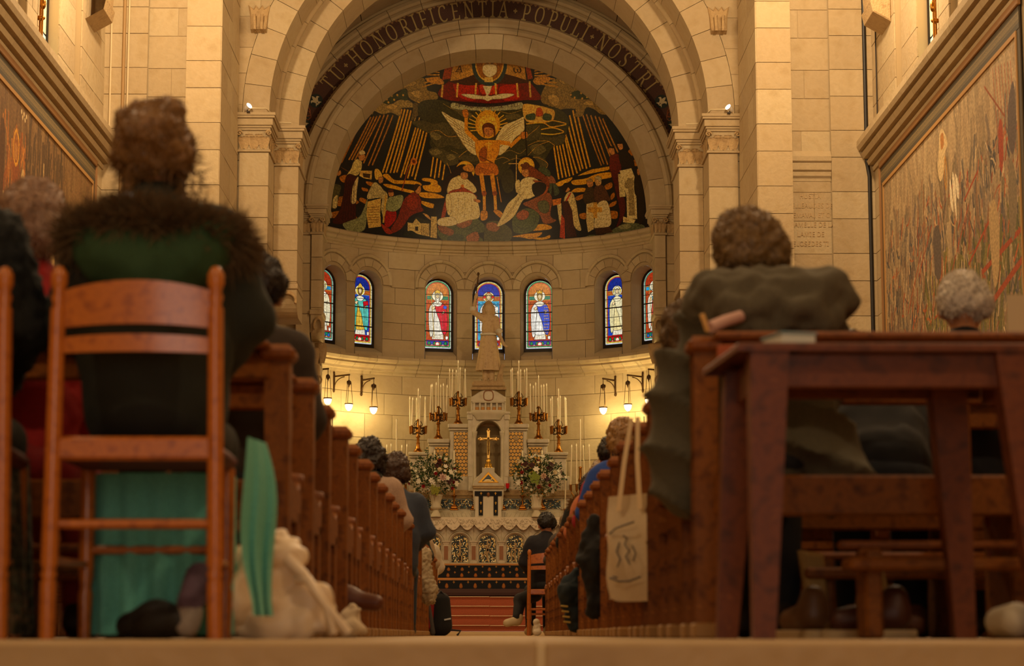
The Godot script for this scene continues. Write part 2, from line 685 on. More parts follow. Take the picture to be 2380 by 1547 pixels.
func alt(total: float, a: float, b: float) -> Array:
	var out := []
	var y := 0.0
	while y < total - 0.05:
		out.append(minf(a if out.size() % 2 == 0 else b, total - y))
		y += out[-1]
	return out

func nave() -> void:
	var fl := structure("floor", "worn limestone nave floor ending in a low step edge")
	var fm := mat("cdb592", 0.55, 0.0, {"albedo_texture": T.stone, "uv1_triplanar": true, "uv1_world_triplanar": true, "uv1_scale": Vector3(0.6, 0.6, 0.6), "heightmap_texture": T.bump, "heightmap_scale": 0.3})
	part(fl, "paving", MB.new().bx(Vector3(-WX, -0.4, -4.6), Vector3(WX, 0.0, -37.0)), fm)
	part(fl, "entrance_paving", MB.new().bx(Vector3(-WX, -0.4, 5.0), Vector3(WX, -0.17, -3.82)), fm)
	var xs := [-6.6, -5.2, -3.9, -2.55, -1.3, 0.093, 1.35, 2.6, 3.9, 5.2, 6.6]
	for k in xs.size() - 1:
		part(fl, "step_slab", MB.new().bx(Vector3(xs[k] + 0.004, -0.2, -3.82), Vector3(xs[k + 1] - 0.004, 0.0, -4.598), 0.006), fm)
	part(fl, "mortar_joint", MB.new().bx(Vector3(0.089, -0.19, -3.825), Vector3(0.097, -0.003, -3.9)), mat("e8d4a8", 0.9))
	for sx in [-1.0, 1.0]: nave_wall(sx)
	for sx in [-1.0, 1.0]: nave_end(sx)
	var bw := structure("wall_back")
	part(bw, "masonry", MB.new().bx(Vector3(-7.4, -0.4, 5.0), Vector3(-1.4, 14.4, 5.5)).bx(Vector3(1.4, -0.4, 5.0), Vector3(7.4, 14.4, 5.5)).bx(Vector3(-1.4, 3.4, 5.0), Vector3(1.4, 14.4, 5.5)), M.stone)
	var dr := structure("door_1", "glazed entrance doors at the back of the nave")
	var dm := MB.new()
	for x in [-1.36, -0.03, 1.3]: dm.bx(Vector3(x, -0.17, 5.1), Vector3(x + 0.08, 3.4, 5.2), 0.01)
	for y in [-0.17, 1.0, 2.3, 3.32]: dm.bx(Vector3(-1.4, y, 5.12), Vector3(1.4, y + 0.08, 5.18), 0.01)
	part(dr, "frame", dm, M.pew)
	part(dr, "glass", MB.new().bx(Vector3(-1.36, -0.1, 5.145), Vector3(1.36, 3.36, 5.155)), mat(Color(1, 1, 1, 0.15), 0.05, 0.0, {"transparency": BaseMaterial3D.TRANSPARENCY_ALPHA}))
	var ce := structure("ceiling")
	part(ce, "vault", MB.new().bx(Vector3(-7.4, 14.0, 5.5), Vector3(7.4, 14.4, -50.0)), M.stone)

func nave_wall(sx: float) -> void:
	var side := "left" if sx < 0 else "right"
	var w := structure("wall_" + side, "pale limestone side wall of the nave above a moulded cornice")
	var f := func(s, y, z): return Vector3(sx * (WX - z), y, -s)
	var b := func(m: MB, x0, x1, y0, y1, d0, d1): return m.bx(Vector3(sx * x0, y0, -d0), Vector3(sx * x1, y1, -d1))
	var m := MB.new()
	b.call(m, WX + 0.012, 7.3, -0.4, 8.36, -5.5, 36.6)
	for q in [[33.9, 36.6], [29.8, 30.5], [-5.5, 26.4]]: b.call(m, WX + 0.012, 7.3, 8.36, 14.0, q[0], q[1])
	for r in [[30.5, 33.9], [26.4, 29.8]]:
		b.call(m, 6.72, 7.3, 8.36, 14.0, r[0], r[0] + 0.75)
		b.call(m, 6.72, 7.3, 8.36, 14.0, r[1] - 1.25, r[1])
		b.call(m, 6.72, 7.3, 12.6, 14.0, r[0], r[1])
	part(w, "masonry", m, M.mortar)
	ashlar(w, 33.9, 36.0, alt(3.6, 0.6, 0.47), 8.36, Vector2(0.7, 1.1), f)
	ashlar(w, 29.8, 30.5, alt(3.6, 0.6, 0.47), 8.36, Vector2(0.7, 1.1), f)
	ashlar(w, 24.4, 26.4, alt(3.6, 0.6, 0.47), 8.36, Vector2(0.7, 1.1), f)
	ashlar(w, 35.25, 36.0, alt(8.0, 0.6, 0.47), 0.0, Vector2(0.75, 1.1), f)
	for r in [[30.5, 33.9], [26.4, 29.8]]:
		var g := func(s, y, z): return Vector3(sx * (6.71 - z), y, -s)
		ashlar(w, r[1] - 1.25, r[1] - 0.01, alt(3.6, 0.6, 0.47), 8.36, Vector2(1.2, 1.3), g, [], false, 0.01)
		ashlar(w, r[0] + 0.01, r[0] + 0.75, alt(3.6, 0.6, 0.47), 8.36, Vector2(1.2, 1.3), g, [], false, 0.01)
	# cornice along the wall
	var pr := A2([0.0, 0.0, 0.04, 0.0, 0.06, 0.06, 0.02, 0.065, 0.02, 0.09, 0.12, 0.10, 0.15, 0.17, 0.09, 0.175, 0.09, 0.205, 0.2, 0.215, 0.24, 0.30, 0.17, 0.305, 0.17, 0.34, 0.28, 0.35, 0.31, 0.42, 0.31, 0.52, 0.0, 0.54])
	var co := structure("trim", "stone cornice with deep mouldings above the %s mural" % side)
	co.name = "trim_%d" % (1 if sx < 0 else 2)
	var d := 24.0
	while d < 35.95:
		var e := minf(d + 1.5, 35.98)
		part(co, "cornice_stone", MB.new().sweep(pr, [[f.call(d + 0.004, 7.84, 0.0), Vector3(-sx, 0, 0), Vector3.UP], [f.call(e - 0.004, 7.84, 0.0), Vector3(-sx, 0, 0), Vector3.UP]], false), stone_mat())
		d = e
	part(w, "carved_bracket", MB.new().extrude(P2([0.0, 9.95, -0.3, 10.12, -0.34, 10.3, -0.3, 10.34, -0.34, 10.9, 0.0, 10.9]), 0.0, 0.85, Transform3D(Basis(Vector3(sx, 0, 0), Vector3.UP, Vector3(0, 0, sx)), Vector3(sx * 6.59, 0, -34.95 if sx > 0 else -34.1)), 0.02), M.carved)
	part(co, "lead_flashing", MB.new().bx(Vector3(sx * 6.36, 8.375, -26.0), Vector3(sx * 6.6, 8.40, -34.2)), mat("2a2018", 0.6))
	# windows
	for k in 2:
		var r0: float = [30.5, 26.4][k]
		var wn := structure("window_%d" % ((8 if sx < 0 else 10) + k), "nave window of pale leaded glass in the %s wall" % side)
		var gm := mat("d8cfa0", 0.2, 0.0, {"emission": Color("cfd0b0"), "emission_energy_multiplier": 1.6})
		for j in 6:
			for q in 3:
				part(wn, "pane", MB.new().bx(Vector3(sx * 6.9, 8.6 + j * 0.66, -(r0 + 0.78 + q * 0.455)), Vector3(sx * 6.91, 8.6 + j * 0.66 + 0.62, -(r0 + 0.78 + q * 0.455 + 0.43))), mat(["d8cfa0", "e0c880", "c8d8c0"][(j + q) % 3], 0.2, 0.0, {"emission": Color(["cfc090", "d8b060", "a8c0b0"][(j + q) % 3]), "emission_energy_multiplier": 0.9}))
		part(wn, "frame", MB.new().bx(Vector3(sx * 6.87, 8.5, -(r0 + 0.75)), Vector3(sx * 6.93, 8.6, -(r0 + 2.15))).bx(Vector3(sx * 6.87, 8.5, -(r0 + 0.75)), Vector3(sx * 6.93, 12.6, -(r0 + 0.79))).bx(Vector3(sx * 6.87, 8.5, -(r0 + 2.1)), Vector3(sx * 6.93, 12.6, -(r0 + 2.15))), M.iron)
		part(wn, "sill", MB.new().extrude(P2([6.46, 8.37, 6.46, 8.42, 6.74, 8.52, 6.9, 8.52, 6.9, 8.37]), 0.0, 1.9, Transform3D(Basis(Vector3(sx, 0, 0), Vector3.UP, Vector3(0, 0, sx)), Vector3(0, 0, -(r0 + 2.3 if sx > 0 else r0 + 0.4)))), mat("3a2a1c", 0.6))
		part(wn, "opening_rod", MB.new().tube([Vector3(sx * 6.66, 8.5, -(r0 + 0.55)), Vector3(sx * 6.66, 11.5, -(r0 + 0.55))], 0.018).tube([Vector3(sx * 6.6, 8.5, -(r0 + 0.42)), Vector3(sx * 6.6, 11.5, -(r0 + 0.42))], 0.014).ball(Vector3(sx * 6.6, 9.25, -(r0 + 0.42)), Vector3(0.05, 0.09, 0.05)).ball(Vector3(sx * 6.64, 9.05, -(r0 + 0.48)), Vector3(0.07, 0.04, 0.05)), M.brass)

func nave_end(sx: float) -> void:
	var side := "left" if sx < 0 else "right"
	var w := structure("wall_front_" + side, "pale ashlar end wall of the nave with a bright pilaster beside the arch")
	var m := MB.new()
	m.bx(Vector3(sx * 4.56, -0.2, -36.02), Vector3(sx * 7.3, 14.0, -37.2))
	m.bx(Vector3(sx * 4.56, -0.2, -35.52), Vector3(sx * 5.11, 14.0, -38.0))
	part(w, "masonry", m, M.mortar)
	var x := Vector3.RIGHT
	var span := func(a: float, b: float) -> Array: return [minf(sx * a, sx * b), maxf(sx * a, sx * b)]
	var q: Array = span.call(5.85, 6.6)
	ashlar(w, q[0], q[1], alt(11.6, 0.6, 0.47), 0.0, Vector2(0.9, 0.95), flat(Vector3(0, 0, -END + 0.04), x), [], false, 0.02)
	q = span.call(5.12, 5.85)
	var skip := PackedVector2Array([Vector2(q[0] - 0.1, 7.68), Vector2(q[1] + 0.1, 7.68), Vector2(q[1] + 0.1, 8.2), Vector2(q[0] - 0.1, 8.2)])
	ashlar(w, q[0], q[1], alt(11.6, 0.57, 0.5), 0.0, Vector2(0.5, 0.75), flat(Vector3(0, 0, -END - 0.02), x), [skip] if sx > 0 else [])
	if sx > 0:
		var pr := A2([0.0, 0.0, 0.02, 0.0, 0.02, 0.05, 0.05, 0.09, 0.05, 0.16, 0.08, 0.19, 0.08, 0.31, 0.11, 0.34, 0.11, 0.42, 0.05, 0.52, 0.0, 0.52])
		part(w, "string_course", MB.new().sweep(pr, [[Vector3(q[0], 7.68, -END - 0.02), Vector3(0, 0, 1), Vector3.UP], [Vector3(q[1], 7.68, -END - 0.02), Vector3(0, 0, 1), Vector3.UP]], false), M.stone)
		var lines := ["HUSTIA", "BELLEAUDES DE", "JEMAVAL ET C", "THAMELLE DE LA", "LAMIE DE", "ELOSEDES TI"]
		for k in lines.size():
			var tm := TextMesh.new()
			tm.text = lines[k]
			tm.font = font("Droid Sans")
			tm.font_size = 32
			tm.pixel_size = 0.0034
			tm.depth = 0.006
			var o := part(w, "carved_lettering", tm, mat("b79c74", 0.9))
			o.position = Vector3((q[0] + q[1]) * 0.5, 7.42 - k * 0.165, -END + 0.0)
	q = span.call(4.54, 5.13)
	ashlar(w, q[0], q[1], alt(11.6, 0.6, 0.47), 0.0, Vector2(0.7, 0.75), flat(Vector3(0, 0, -35.5), x), [], false, 0.012)
	ashlar(w, 0.0, 2.5, alt(11.6, 0.6, 0.47), 0.0, Vector2(0.7, 1.4), flat(Vector3(sx * 4.54, 0, -38.0 if sx > 0 else -35.5), Vector3(0, 0, sx)), [], false, 0.012)
	# drain pipe and cables in the corner
	if sx > 0:
		var p := solo("drain_pipe", MB.new().tube([Vector3(6.46, 11.6, -35.93), Vector3(6.46, 8.0, -35.93), Vector3(6.5, 7.75, -35.93), Vector3(6.5, 0.2, -35.93)], 0.035, 10), mat("140e0a", 0.5), "thin black pipe running down the corner beside the battle mural", "pipe")
		solo("cable", MB.new().tube([Vector3(6.56, 11.6, -35.4), Vector3(6.56, 8.45, -35.4)], 0.012, 6), M.iron, "thin dark cable clipped to the wall above the battle mural cornice", "cable")
	else:
		solo("cable", MB.new().tube([Vector3(-6.48, 11.6, -35.93), Vector3(-6.48, 8.5, -35.93), Vector3(-6.42, 8.35, -35.9), Vector3(-6.22, 8.33, -35.9), Vector3(-6.18, 8.45, -35.9), Vector3(-6.18, 11.6, -35.93)], 0.018, 6), mat("c9b691", 0.6), "cream cable looping down the corner above the golden saint mural", "cable")
		solo("drain_pipe", MB.new().tube([Vector3(-6.26, 11.6, -35.93), Vector3(-6.26, 0.2, -35.93)], 0.03, 8), mat("9a7a4c", 0.6), "stone coloured pipe running down the corner behind the looping cable", "pipe")

func font(s: String) -> SystemFont:
	var f := SystemFont.new()
	f.font_names = PackedStringArray([s])
	return f

# one curled leaf standing on a capital, in the frame t (x across, y up, z out)
func leaf(m: MB, t: Transform3D, w: float, h: float, out: float) -> void:
	var rows := []
	for r in 6:
		var v := r / 5.0
		var wid := w * (0.55 + 0.6 * sin(v * 2.6)) * 0.5 * (1.0 if v < 0.95 else 0.75)
		var row := PackedVector3Array()
		for k in 5:
			var u := (k - 2) / 2.0
			var y := h * (v - 0.16 * maxf(0.0, v - 0.75) * 6.0)
			var z := out * (0.25 + 0.75 * v * v) - absf(u) * out * 0.35 + 0.012 * (1.0 if k % 2 == 0 else 0.0)
			row.append(t * Vector3(u * wid, y, z))
		rows.append(row)
	m.grid(rows)

func volute(m: MB, t: Transform3D, r: float) -> void:
	var path := []
	for k in 15:
		var a := k * 0.62
		var q := r * (1.0 - k / 16.0)
		path.append(t * Vector3(cos(a) * q, sin(a) * q, 0.0))
	m.tube(path, r * 0.28, 5)

# square capital: abacus mouldings, bell, leaves; box x0..x1, y0..y1, front at depth d0, back at d1
func capital(parent: Node3D, x0: float, x1: float, y0: float, y1: float, d0: float, d1: float, inner: float, seedling := 0) -> void:
	var h := y1 - y0
	var ab := MB.new()
	var st := [[0.0, 0.10, 0.02], [0.10, 0.17, 0.045], [0.17, 0.33, 0.075], [0.33, 0.38, 0.11], [0.38, 0.44, 0.09]]
	for q in [[0.56, 0.62, 0.03], [0.62, 0.68, 0.05], [0.68, 0.86, 0.075], [0.86, 0.92, 0.11], [0.92, 1.0, 0.125], [0.0, 0.05, 0.035], [0.05, 0.08, 0.02]]:
		ab.bx(Vector3(x0 - q[2], y0 + h * q[0], -d0 + q[2]), Vector3(x1 + q[2], y0 + h * q[1], -d1), 0.008)
	part(parent, "abacus", ab, stone_mat())
	part(parent, "bell", MB.new().bx(Vector3(x0, y0 + h * 0.06, -d0), Vector3(x1, y0 + h * 0.6, -d1)), stone_mat())
	var n := 3
	for k in n:
		var lm := MB.new()
		var cx := lerpf(x0, x1, (k + 0.5) / n)
		leaf(lm, Transform3D(Basis.IDENTITY, Vector3(cx, y0 + h * 0.08, -d0 + 0.005)), (x1 - x0) / n * 1.05, h * 0.4, 0.06)
		if k < n - 1:
			leaf(lm, Transform3D(Basis.IDENTITY, Vector3(cx + (x1 - x0) / n * 0.5, y0 + h * 0.18, -d0)), (x1 - x0) / n * 0.8, h * 0.36, 0.05)
		part(parent, "carved_leaf", lm, M.carved)
	for e in [x0, x1]:
		var vm := MB.new()
		volute(vm, Transform3D(Basis(Vector3.UP, 0.0 if e == x0 else PI), Vector3(e, y0 + h * 0.48, -d0 + 0.05)), 0.055)
		part(parent, "volute", vm, M.carved)
	# leaves on the face turned to the axis
	var ba := Basis(Vector3.UP, PI / 2 * inner)
	var cnt := 2
	for k in cnt:
		var lm := MB.new()
		leaf(lm, Transform3D(ba, Vector3(x1 if inner > 0 else x0, y0 + h * 0.08, -lerpf(d0, minf(d1, d0 + 0.7), (k + 0.5) / cnt))), 0.3, h * 0.4, 0.06)
		part(parent, "carved_leaf", lm, M.carved)

# pier made of whole stones
func pier(parent: Node3D, x0: float, x1: float, y0: float, y1: float, d0: float, d1: float) -> void:
	var y := y0
	var k := 0
	while y < y1 - 0.05:
		var h := minf(0.58 if k % 2 == 0 else 0.48, y1 - y)
		if y1 - y - h < 0.2: h = y1 - y
		part(parent, "block", MB.new().bx(Vector3(x0, y + 0.004, -d0), Vector3(x1, y + h - 0.004, -d1), 0.007), stone_mat())
		y += h
		k += 1

func scroll_corbel(parent: Node3D, x0: float, x1: float, y1: float, h: float, d0: float, d1: float, inner: float) -> void:
	part(parent, "corbel_band", MB.new().bx(Vector3(x0 - 0.02, y1 - h * 0.22, -d0 + 0.03), Vector3(x1 + 0.02, y1 - h * 0.06, -d1), 0.01).bx(Vector3(x0, y1 - h * 0.06, -d0), Vector3(x1, y1, -d1), 0.01), stone_mat())
	var p := PackedVector2Array()
	for k in 9:
		var a := PI / 2 * k / 8.0
		p.append(Vector2(-cos(a) * 0.42 + 0.42, -sin(a) * h * 0.8))
	p.append(Vector2(d1 - d0, -h * 0.8)); p.append(Vector2(d1 - d0, 0)); p.reverse()
	part(parent, "corbel", MB.new().extrude(p, 0.0, x1 - x0, Transform3D(Basis(Vector3(0, 0, -1), Vector3.UP, Vector3(1, 0, 0)), Vector3(x0, y1 - h * 0.2, -d0))), stone_mat())
	var lm := MB.new()
	for k in 2:
		var pa := []
		for q in 12:
			var a := lerpf(-0.3, 3.6, q / 11.0)
			pa.append(Vector3((x0 + x1) * 0.5 + inner * 0.05 + cos(a) * (x1 - x0) * 0.36 * inner, y1 - h * 0.58 + sin(a) * h * (0.28 - 0.05 * k), -d0 + 0.02 + 0.03 * k))
		lm.tube(pa, 0.028, 6)
	part(parent, "corbel_scroll", lm, M.carved)

func chancel_arch() -> void:
	var C := Vector2(0, 9.33)
	var w := structure("wall_chancel_arch", "tall stone chancel arch of two stepped orders on carved capitals")
	var f1 := flat(Vector3(0, 0, -38.0), Vector3.RIGHT)
	var f2 := flat(Vector3(0, 0, -39.0), Vector3.RIGHT)
	# backing wall above the arch
	var back := MB.new()
	var pts := PackedVector2Array([Vector2(-4.6, 9.3), Vector2(-4.6, 14.0), Vector2(4.6, 14.0), Vector2(4.6, 9.3)])
	for q in arc(C, 4.46, 0.0, PI, 40): pts.append(q)
	back.extrude(pts, -0.9, -0.012, Transform3D(Basis.IDENTITY, Vector3(0, 0, -38.0)))
	part(w, "masonry", back, M.mortar)
	var hole := PackedVector2Array(arc(C, 4.46, -0.2, PI + 0.2, 48))
	ashlar(w, -4.54, 4.54, alt(2.6, 0.58, 0.48), 9.5, Vector2(0.7, 1.1), f1, [hole], false, 0.0)
	voussoirs(w, C, 3.97, 4.45, 0.0, PI, 25, -1.0, 0.0, f1)
	voussoirs(w, C, 3.52, 3.97, 0.0, PI, 23, -1.2, 0.0, f2)
	# roll moulding between the orders
	var roll := structure("trim_3", "roll moulding of the chancel arch")
	for k in 24:
		var path := []
		for q in arc(C, 3.955, PI * k / 24.0 + 0.001, PI * (k + 1) / 24.0 - 0.001, 3): path.append(Vector3(q.x, q.y, -38.985))
		part(roll, "roll_stone", MB.new().tube(path, 0.06, 8), stone_mat())
	for sx in [-1.0, 1.0]:
		var side := "left" if sx < 0 else "right"
		var p := structure("wall_arch_pier_" + side, "stepped stone pier carrying the chancel arch")
		var a: Array = [minf(sx * 4.5, sx * 3.97), maxf(sx * 4.5, sx * 3.97)]
		pier(p, a[0], a[1], 0.0, 8.62, 38.0, 39.0)
		capital(p, a[0], a[1], 8.62, 9.33, 38.0, 39.2, -sx)
		a = [minf(sx * 3.97, sx * 3.52), maxf(sx * 3.97, sx * 3.52)]
		pier(p, a[0], a[1], 6.42, 8.58, 39.0, 40.2)
		capital(p, a[0], a[1], 8.58, 9.33, 39.0, 40.3, -sx)
		scroll_corbel(p, a[0], a[1], 6.42, 0.62, 39.0, 40.2, -sx)
		a = [minf(sx * 4.75, sx * 4.5), maxf(sx * 4.75, sx * 4.5)]
		pier(p, a[0], a[1], 0.0, 9.3, 38.05, 39.2)
		# carved bosses on the spandrel
		for k in 2:
			var b := MB.new()
			var bx: float = sx * [4.18, 3.98][k]
			var by: float = [10.82, 11.5][k]
			b.extrude(P2([-0.14, 0, 0.14, 0, 0.16, 0.28, 0.2, 0.5, 0.1, 0.42, 0.06, 0.5, 0.0, 0.42, -0.06, 0.5, -0.1, 0.42, -0.2, 0.5, -0.16, 0.28]), 0.0, 0.2, Transform3D(Basis(Vector3.RIGHT, -0.25), Vector3(bx, by, -38.02)), 0.03)
			b.tube([Vector3(bx - 0.06, by + 0.02, -37.8), Vector3(bx - 0.07, by + 0.3, -37.78)], 0.035, 6).tube([Vector3(bx + 0.06, by + 0.02, -37.8), Vector3(bx + 0.07, by + 0.3, -37.78)], 0.035, 6)
			part(p, "crown_boss", b, M.carved)
	# chancel side walls and barrel vault
	for sx in [-1.0, 1.0]:
		var side := "left" if sx < 0 else "right"
		var cw := structure("wall_chancel_" + side)
		part(cw, "masonry", MB.new().bx(Vector3(sx * 4.87, -0.2, -39.0), Vector3(sx * 5.2, 9.4, -45.0)), M.mortar)
		ashlar(cw, 0.0, 4.6, alt(9.0, 0.58, 0.48), 0.0, Vector2(0.8, 1.3), flat(Vector3(sx * 4.86, 0, -44.6 if sx > 0 else -40.0), Vector3(0, 0, sx)))
	var v := structure("ceiling_chancel", "dark barrel vault of the chancel")
	for r in 5:
		for k in 16:
			var m := MB.new()
			var a0 := PI * k / 16.0 + 0.002
			var a1 := PI * (k + 1) / 16.0 - 0.002
			var d0 := 40.15 + r * 0.88
			m.strip(arc(Vector2(0, 8.87), 4.87, a0, a1, 3), arc(Vector2(0, 8.87), 5.05, a0, a1, 3), -0.87, 0.0, flat(Vector3(0, 0, -d0), Vector3.RIGHT))
			part(v, "vault_stone", m, stone_mat())
	part(v, "masonry", MB.new().grid([PackedVector3Array(arc(Vector2(0, 8.87), 5.06, 0, PI, 24).map(func(q): return Vector3(q.x, q.y, -40.0))), PackedVector3Array(arc(Vector2(0, 8.87), 5.06, 0, PI, 24).map(func(q): return Vector3(q.x, q.y, -45.0)))]), M.mortar)

func inner_arch() -> void:
	var C := Vector2(0, SPRING)
	var w := structure("wall_apse_arch", "moulded stone arch framing the apse mosaic")
	var f := flat(Vector3(0, 0, -44.0), Vector3.RIGHT)
	voussoirs(w, C, 3.365, 3.69, 0.0, PI, 19, -1.1, 0.0, f)
	# mouldings stepping back to the lettered band and out again
	var pr := A2([3.69, 0.0, 3.70, 0.05, 3.76, 0.075, 3.82, 0.05, 3.84, 0.0, 3.87, -0.03, 3.93, -0.02, 3.98, 0.03, 4.02, 0.03, 4.05, -0.02, 4.07, -0.1, 4.09, -0.12, 4.10, -0.2, 4.11, -0.38, 4.12, -0.42])
	for k in 20:
		var fr := []
		for i in 4:
			var a := lerpf(-0.04 + (PI + 0.08) * k / 20.0 + 0.0012, -0.04 + (PI + 0.08) * (k + 1) / 20.0 - 0.0012, i / 3.0)
			fr.append([Vector3(0, SPRING, -44.0), Vector3(cos(a), sin(a), 0), Vector3(0, 0, 1)])
		part(w, "moulding_stone", MB.new().sweep(pr, fr, true, false), stone_mat())
	var po := A2([4.55, -0.42, 4.56, -0.36, 4.61, -0.33, 4.66, -0.36, 4.67, -0.30, 4.72, -0.26, 4.80, -0.30, 4.84, -0.42])
	for k in 20:
		var fr := []
		for i in 4:
			var a := lerpf(PI * k / 20.0 + 0.001, PI * (k + 1) / 20.0 - 0.001, i / 3.0)
			fr.append([Vector3(0, SPRING, -44.0), Vector3(cos(a), sin(a), 0), Vector3(0, 0, 1)])
		part(w, "moulding_stone", MB.new().sweep(po, fr, true, false), stone_mat())
	lettered_band(w, C)
	# wall behind the mouldings, beside and above
	var pts := PackedVector2Array([Vector2(-4.9, 0), Vector2(-4.9, 14.0), Vector2(4.9, 14.0), Vector2(4.9, 0), Vector2(3.47, 0)])
	for q in arc(C, 3.47, 0.0, PI, 40): pts.append(q)
	pts.append(Vector2(-3.47, 0))
	part(w, "masonry", MB.new().extrude(pts, -0.66, -0.43, Transform3D(Basis.IDENTITY, Vector3(0, 0, -44.0))), M.mortar)
	for sx in [-1.0, 1.0]:
		var side := "left" if sx < 0 else "right"
		var p := structure("wall_apse_pier_" + side, "slender double pier with leafy capital beside the apse windows")
		var lo := func(a, b): return [minf(sx * a, sx * b), maxf(sx * a, sx * b)]
		var a: Array = lo.call(3.99, 3.70)
		pier(p, a[0], a[1], 6.0, 8.24, 44.06, 44.5)
		capital(p, a[0], a[1], 8.24, 8.86, 44.06, 44.6, -sx)
		a = lo.call(3.68, 3.45)
		pier(p, a[0], a[1], 6.7, 8.24, 44.0, 44.6)
		capital(p, a[0], a[1], 8.24, 8.86, 44.0, 45.0, -sx)
		part(p, "groove_back", MB.new().bx(Vector3(sx * 3.72, 6.2, -44.1), Vector3(sx * 3.66, 8.3, -44.4)), M.stone)
		scroll_corbel(p, a[0], a[1], 6.7, 0.66, 44.0, 44.9, -sx)
		a = lo.call(4.75, 3.99)
		ashlar(p, a[0], a[1], alt(8.86, 0.55, 0.48), 0.0, Vector2(0.7, 0.8), flat(Vector3(0, 0, -44.42), Vector3.RIGHT))
		a = lo.call(3.99, 3.48)
		ashlar(p, a[0], a[1], alt(6.05, 0.55, 0.48), 0.0, Vector2(0.5, 0.6), flat(Vector3(0, 0, -44.42), Vector3.RIGHT))
		# carved capital-like bracket under the pier with flowing acanthus
		var cm := MB.new()
		for k in 4:
			leaf(cm, Transform3D(Basis(Vector3.UP, (k - 1.5) * 0.25), Vector3(sx * (3.45 + k * 0.17), 5.55 - 0.1 * (k % 2), -44.2 + 0.1)), 0.24, 0.55, 0.16)
		part(p, "acanthus", cm, M.carved)
		var cb := MB.new().bx(Vector3(sx * 3.48, 4.6, -44.06), Vector3(sx * 3.93, 5.55, -44.5), 0.03)
		part(p, "carved_panel", cb, M.carved)
		var rs := MB.new()
		for k in 3:
			var ring := []
			for q in 13: ring.append(Vector3(sx * (3.52 + 0.15 * k) + cos(TAU * q / 12) * 0.085, 5.2 - 0.22 * (k % 2) + sin(TAU * q / 12) * 0.1, -44.0))
			rs.tube(ring, 0.022, 6)
		part(p, "carved_rings", rs, M.carved)

func apse_hole(c: float) -> PackedVector2Array:
	var h := PackedVector2Array([Vector2(c - 0.356, 6.02), Vector2(c + 0.356, 6.02)])
	for q in arc(Vector2(c, 7.53), 0.356, 0.0, PI, 14): h.append(q)
	return h

var WIN := [-48.6, -36.2, -13.8, 0.0, 13.8, 36.2, 48.6]

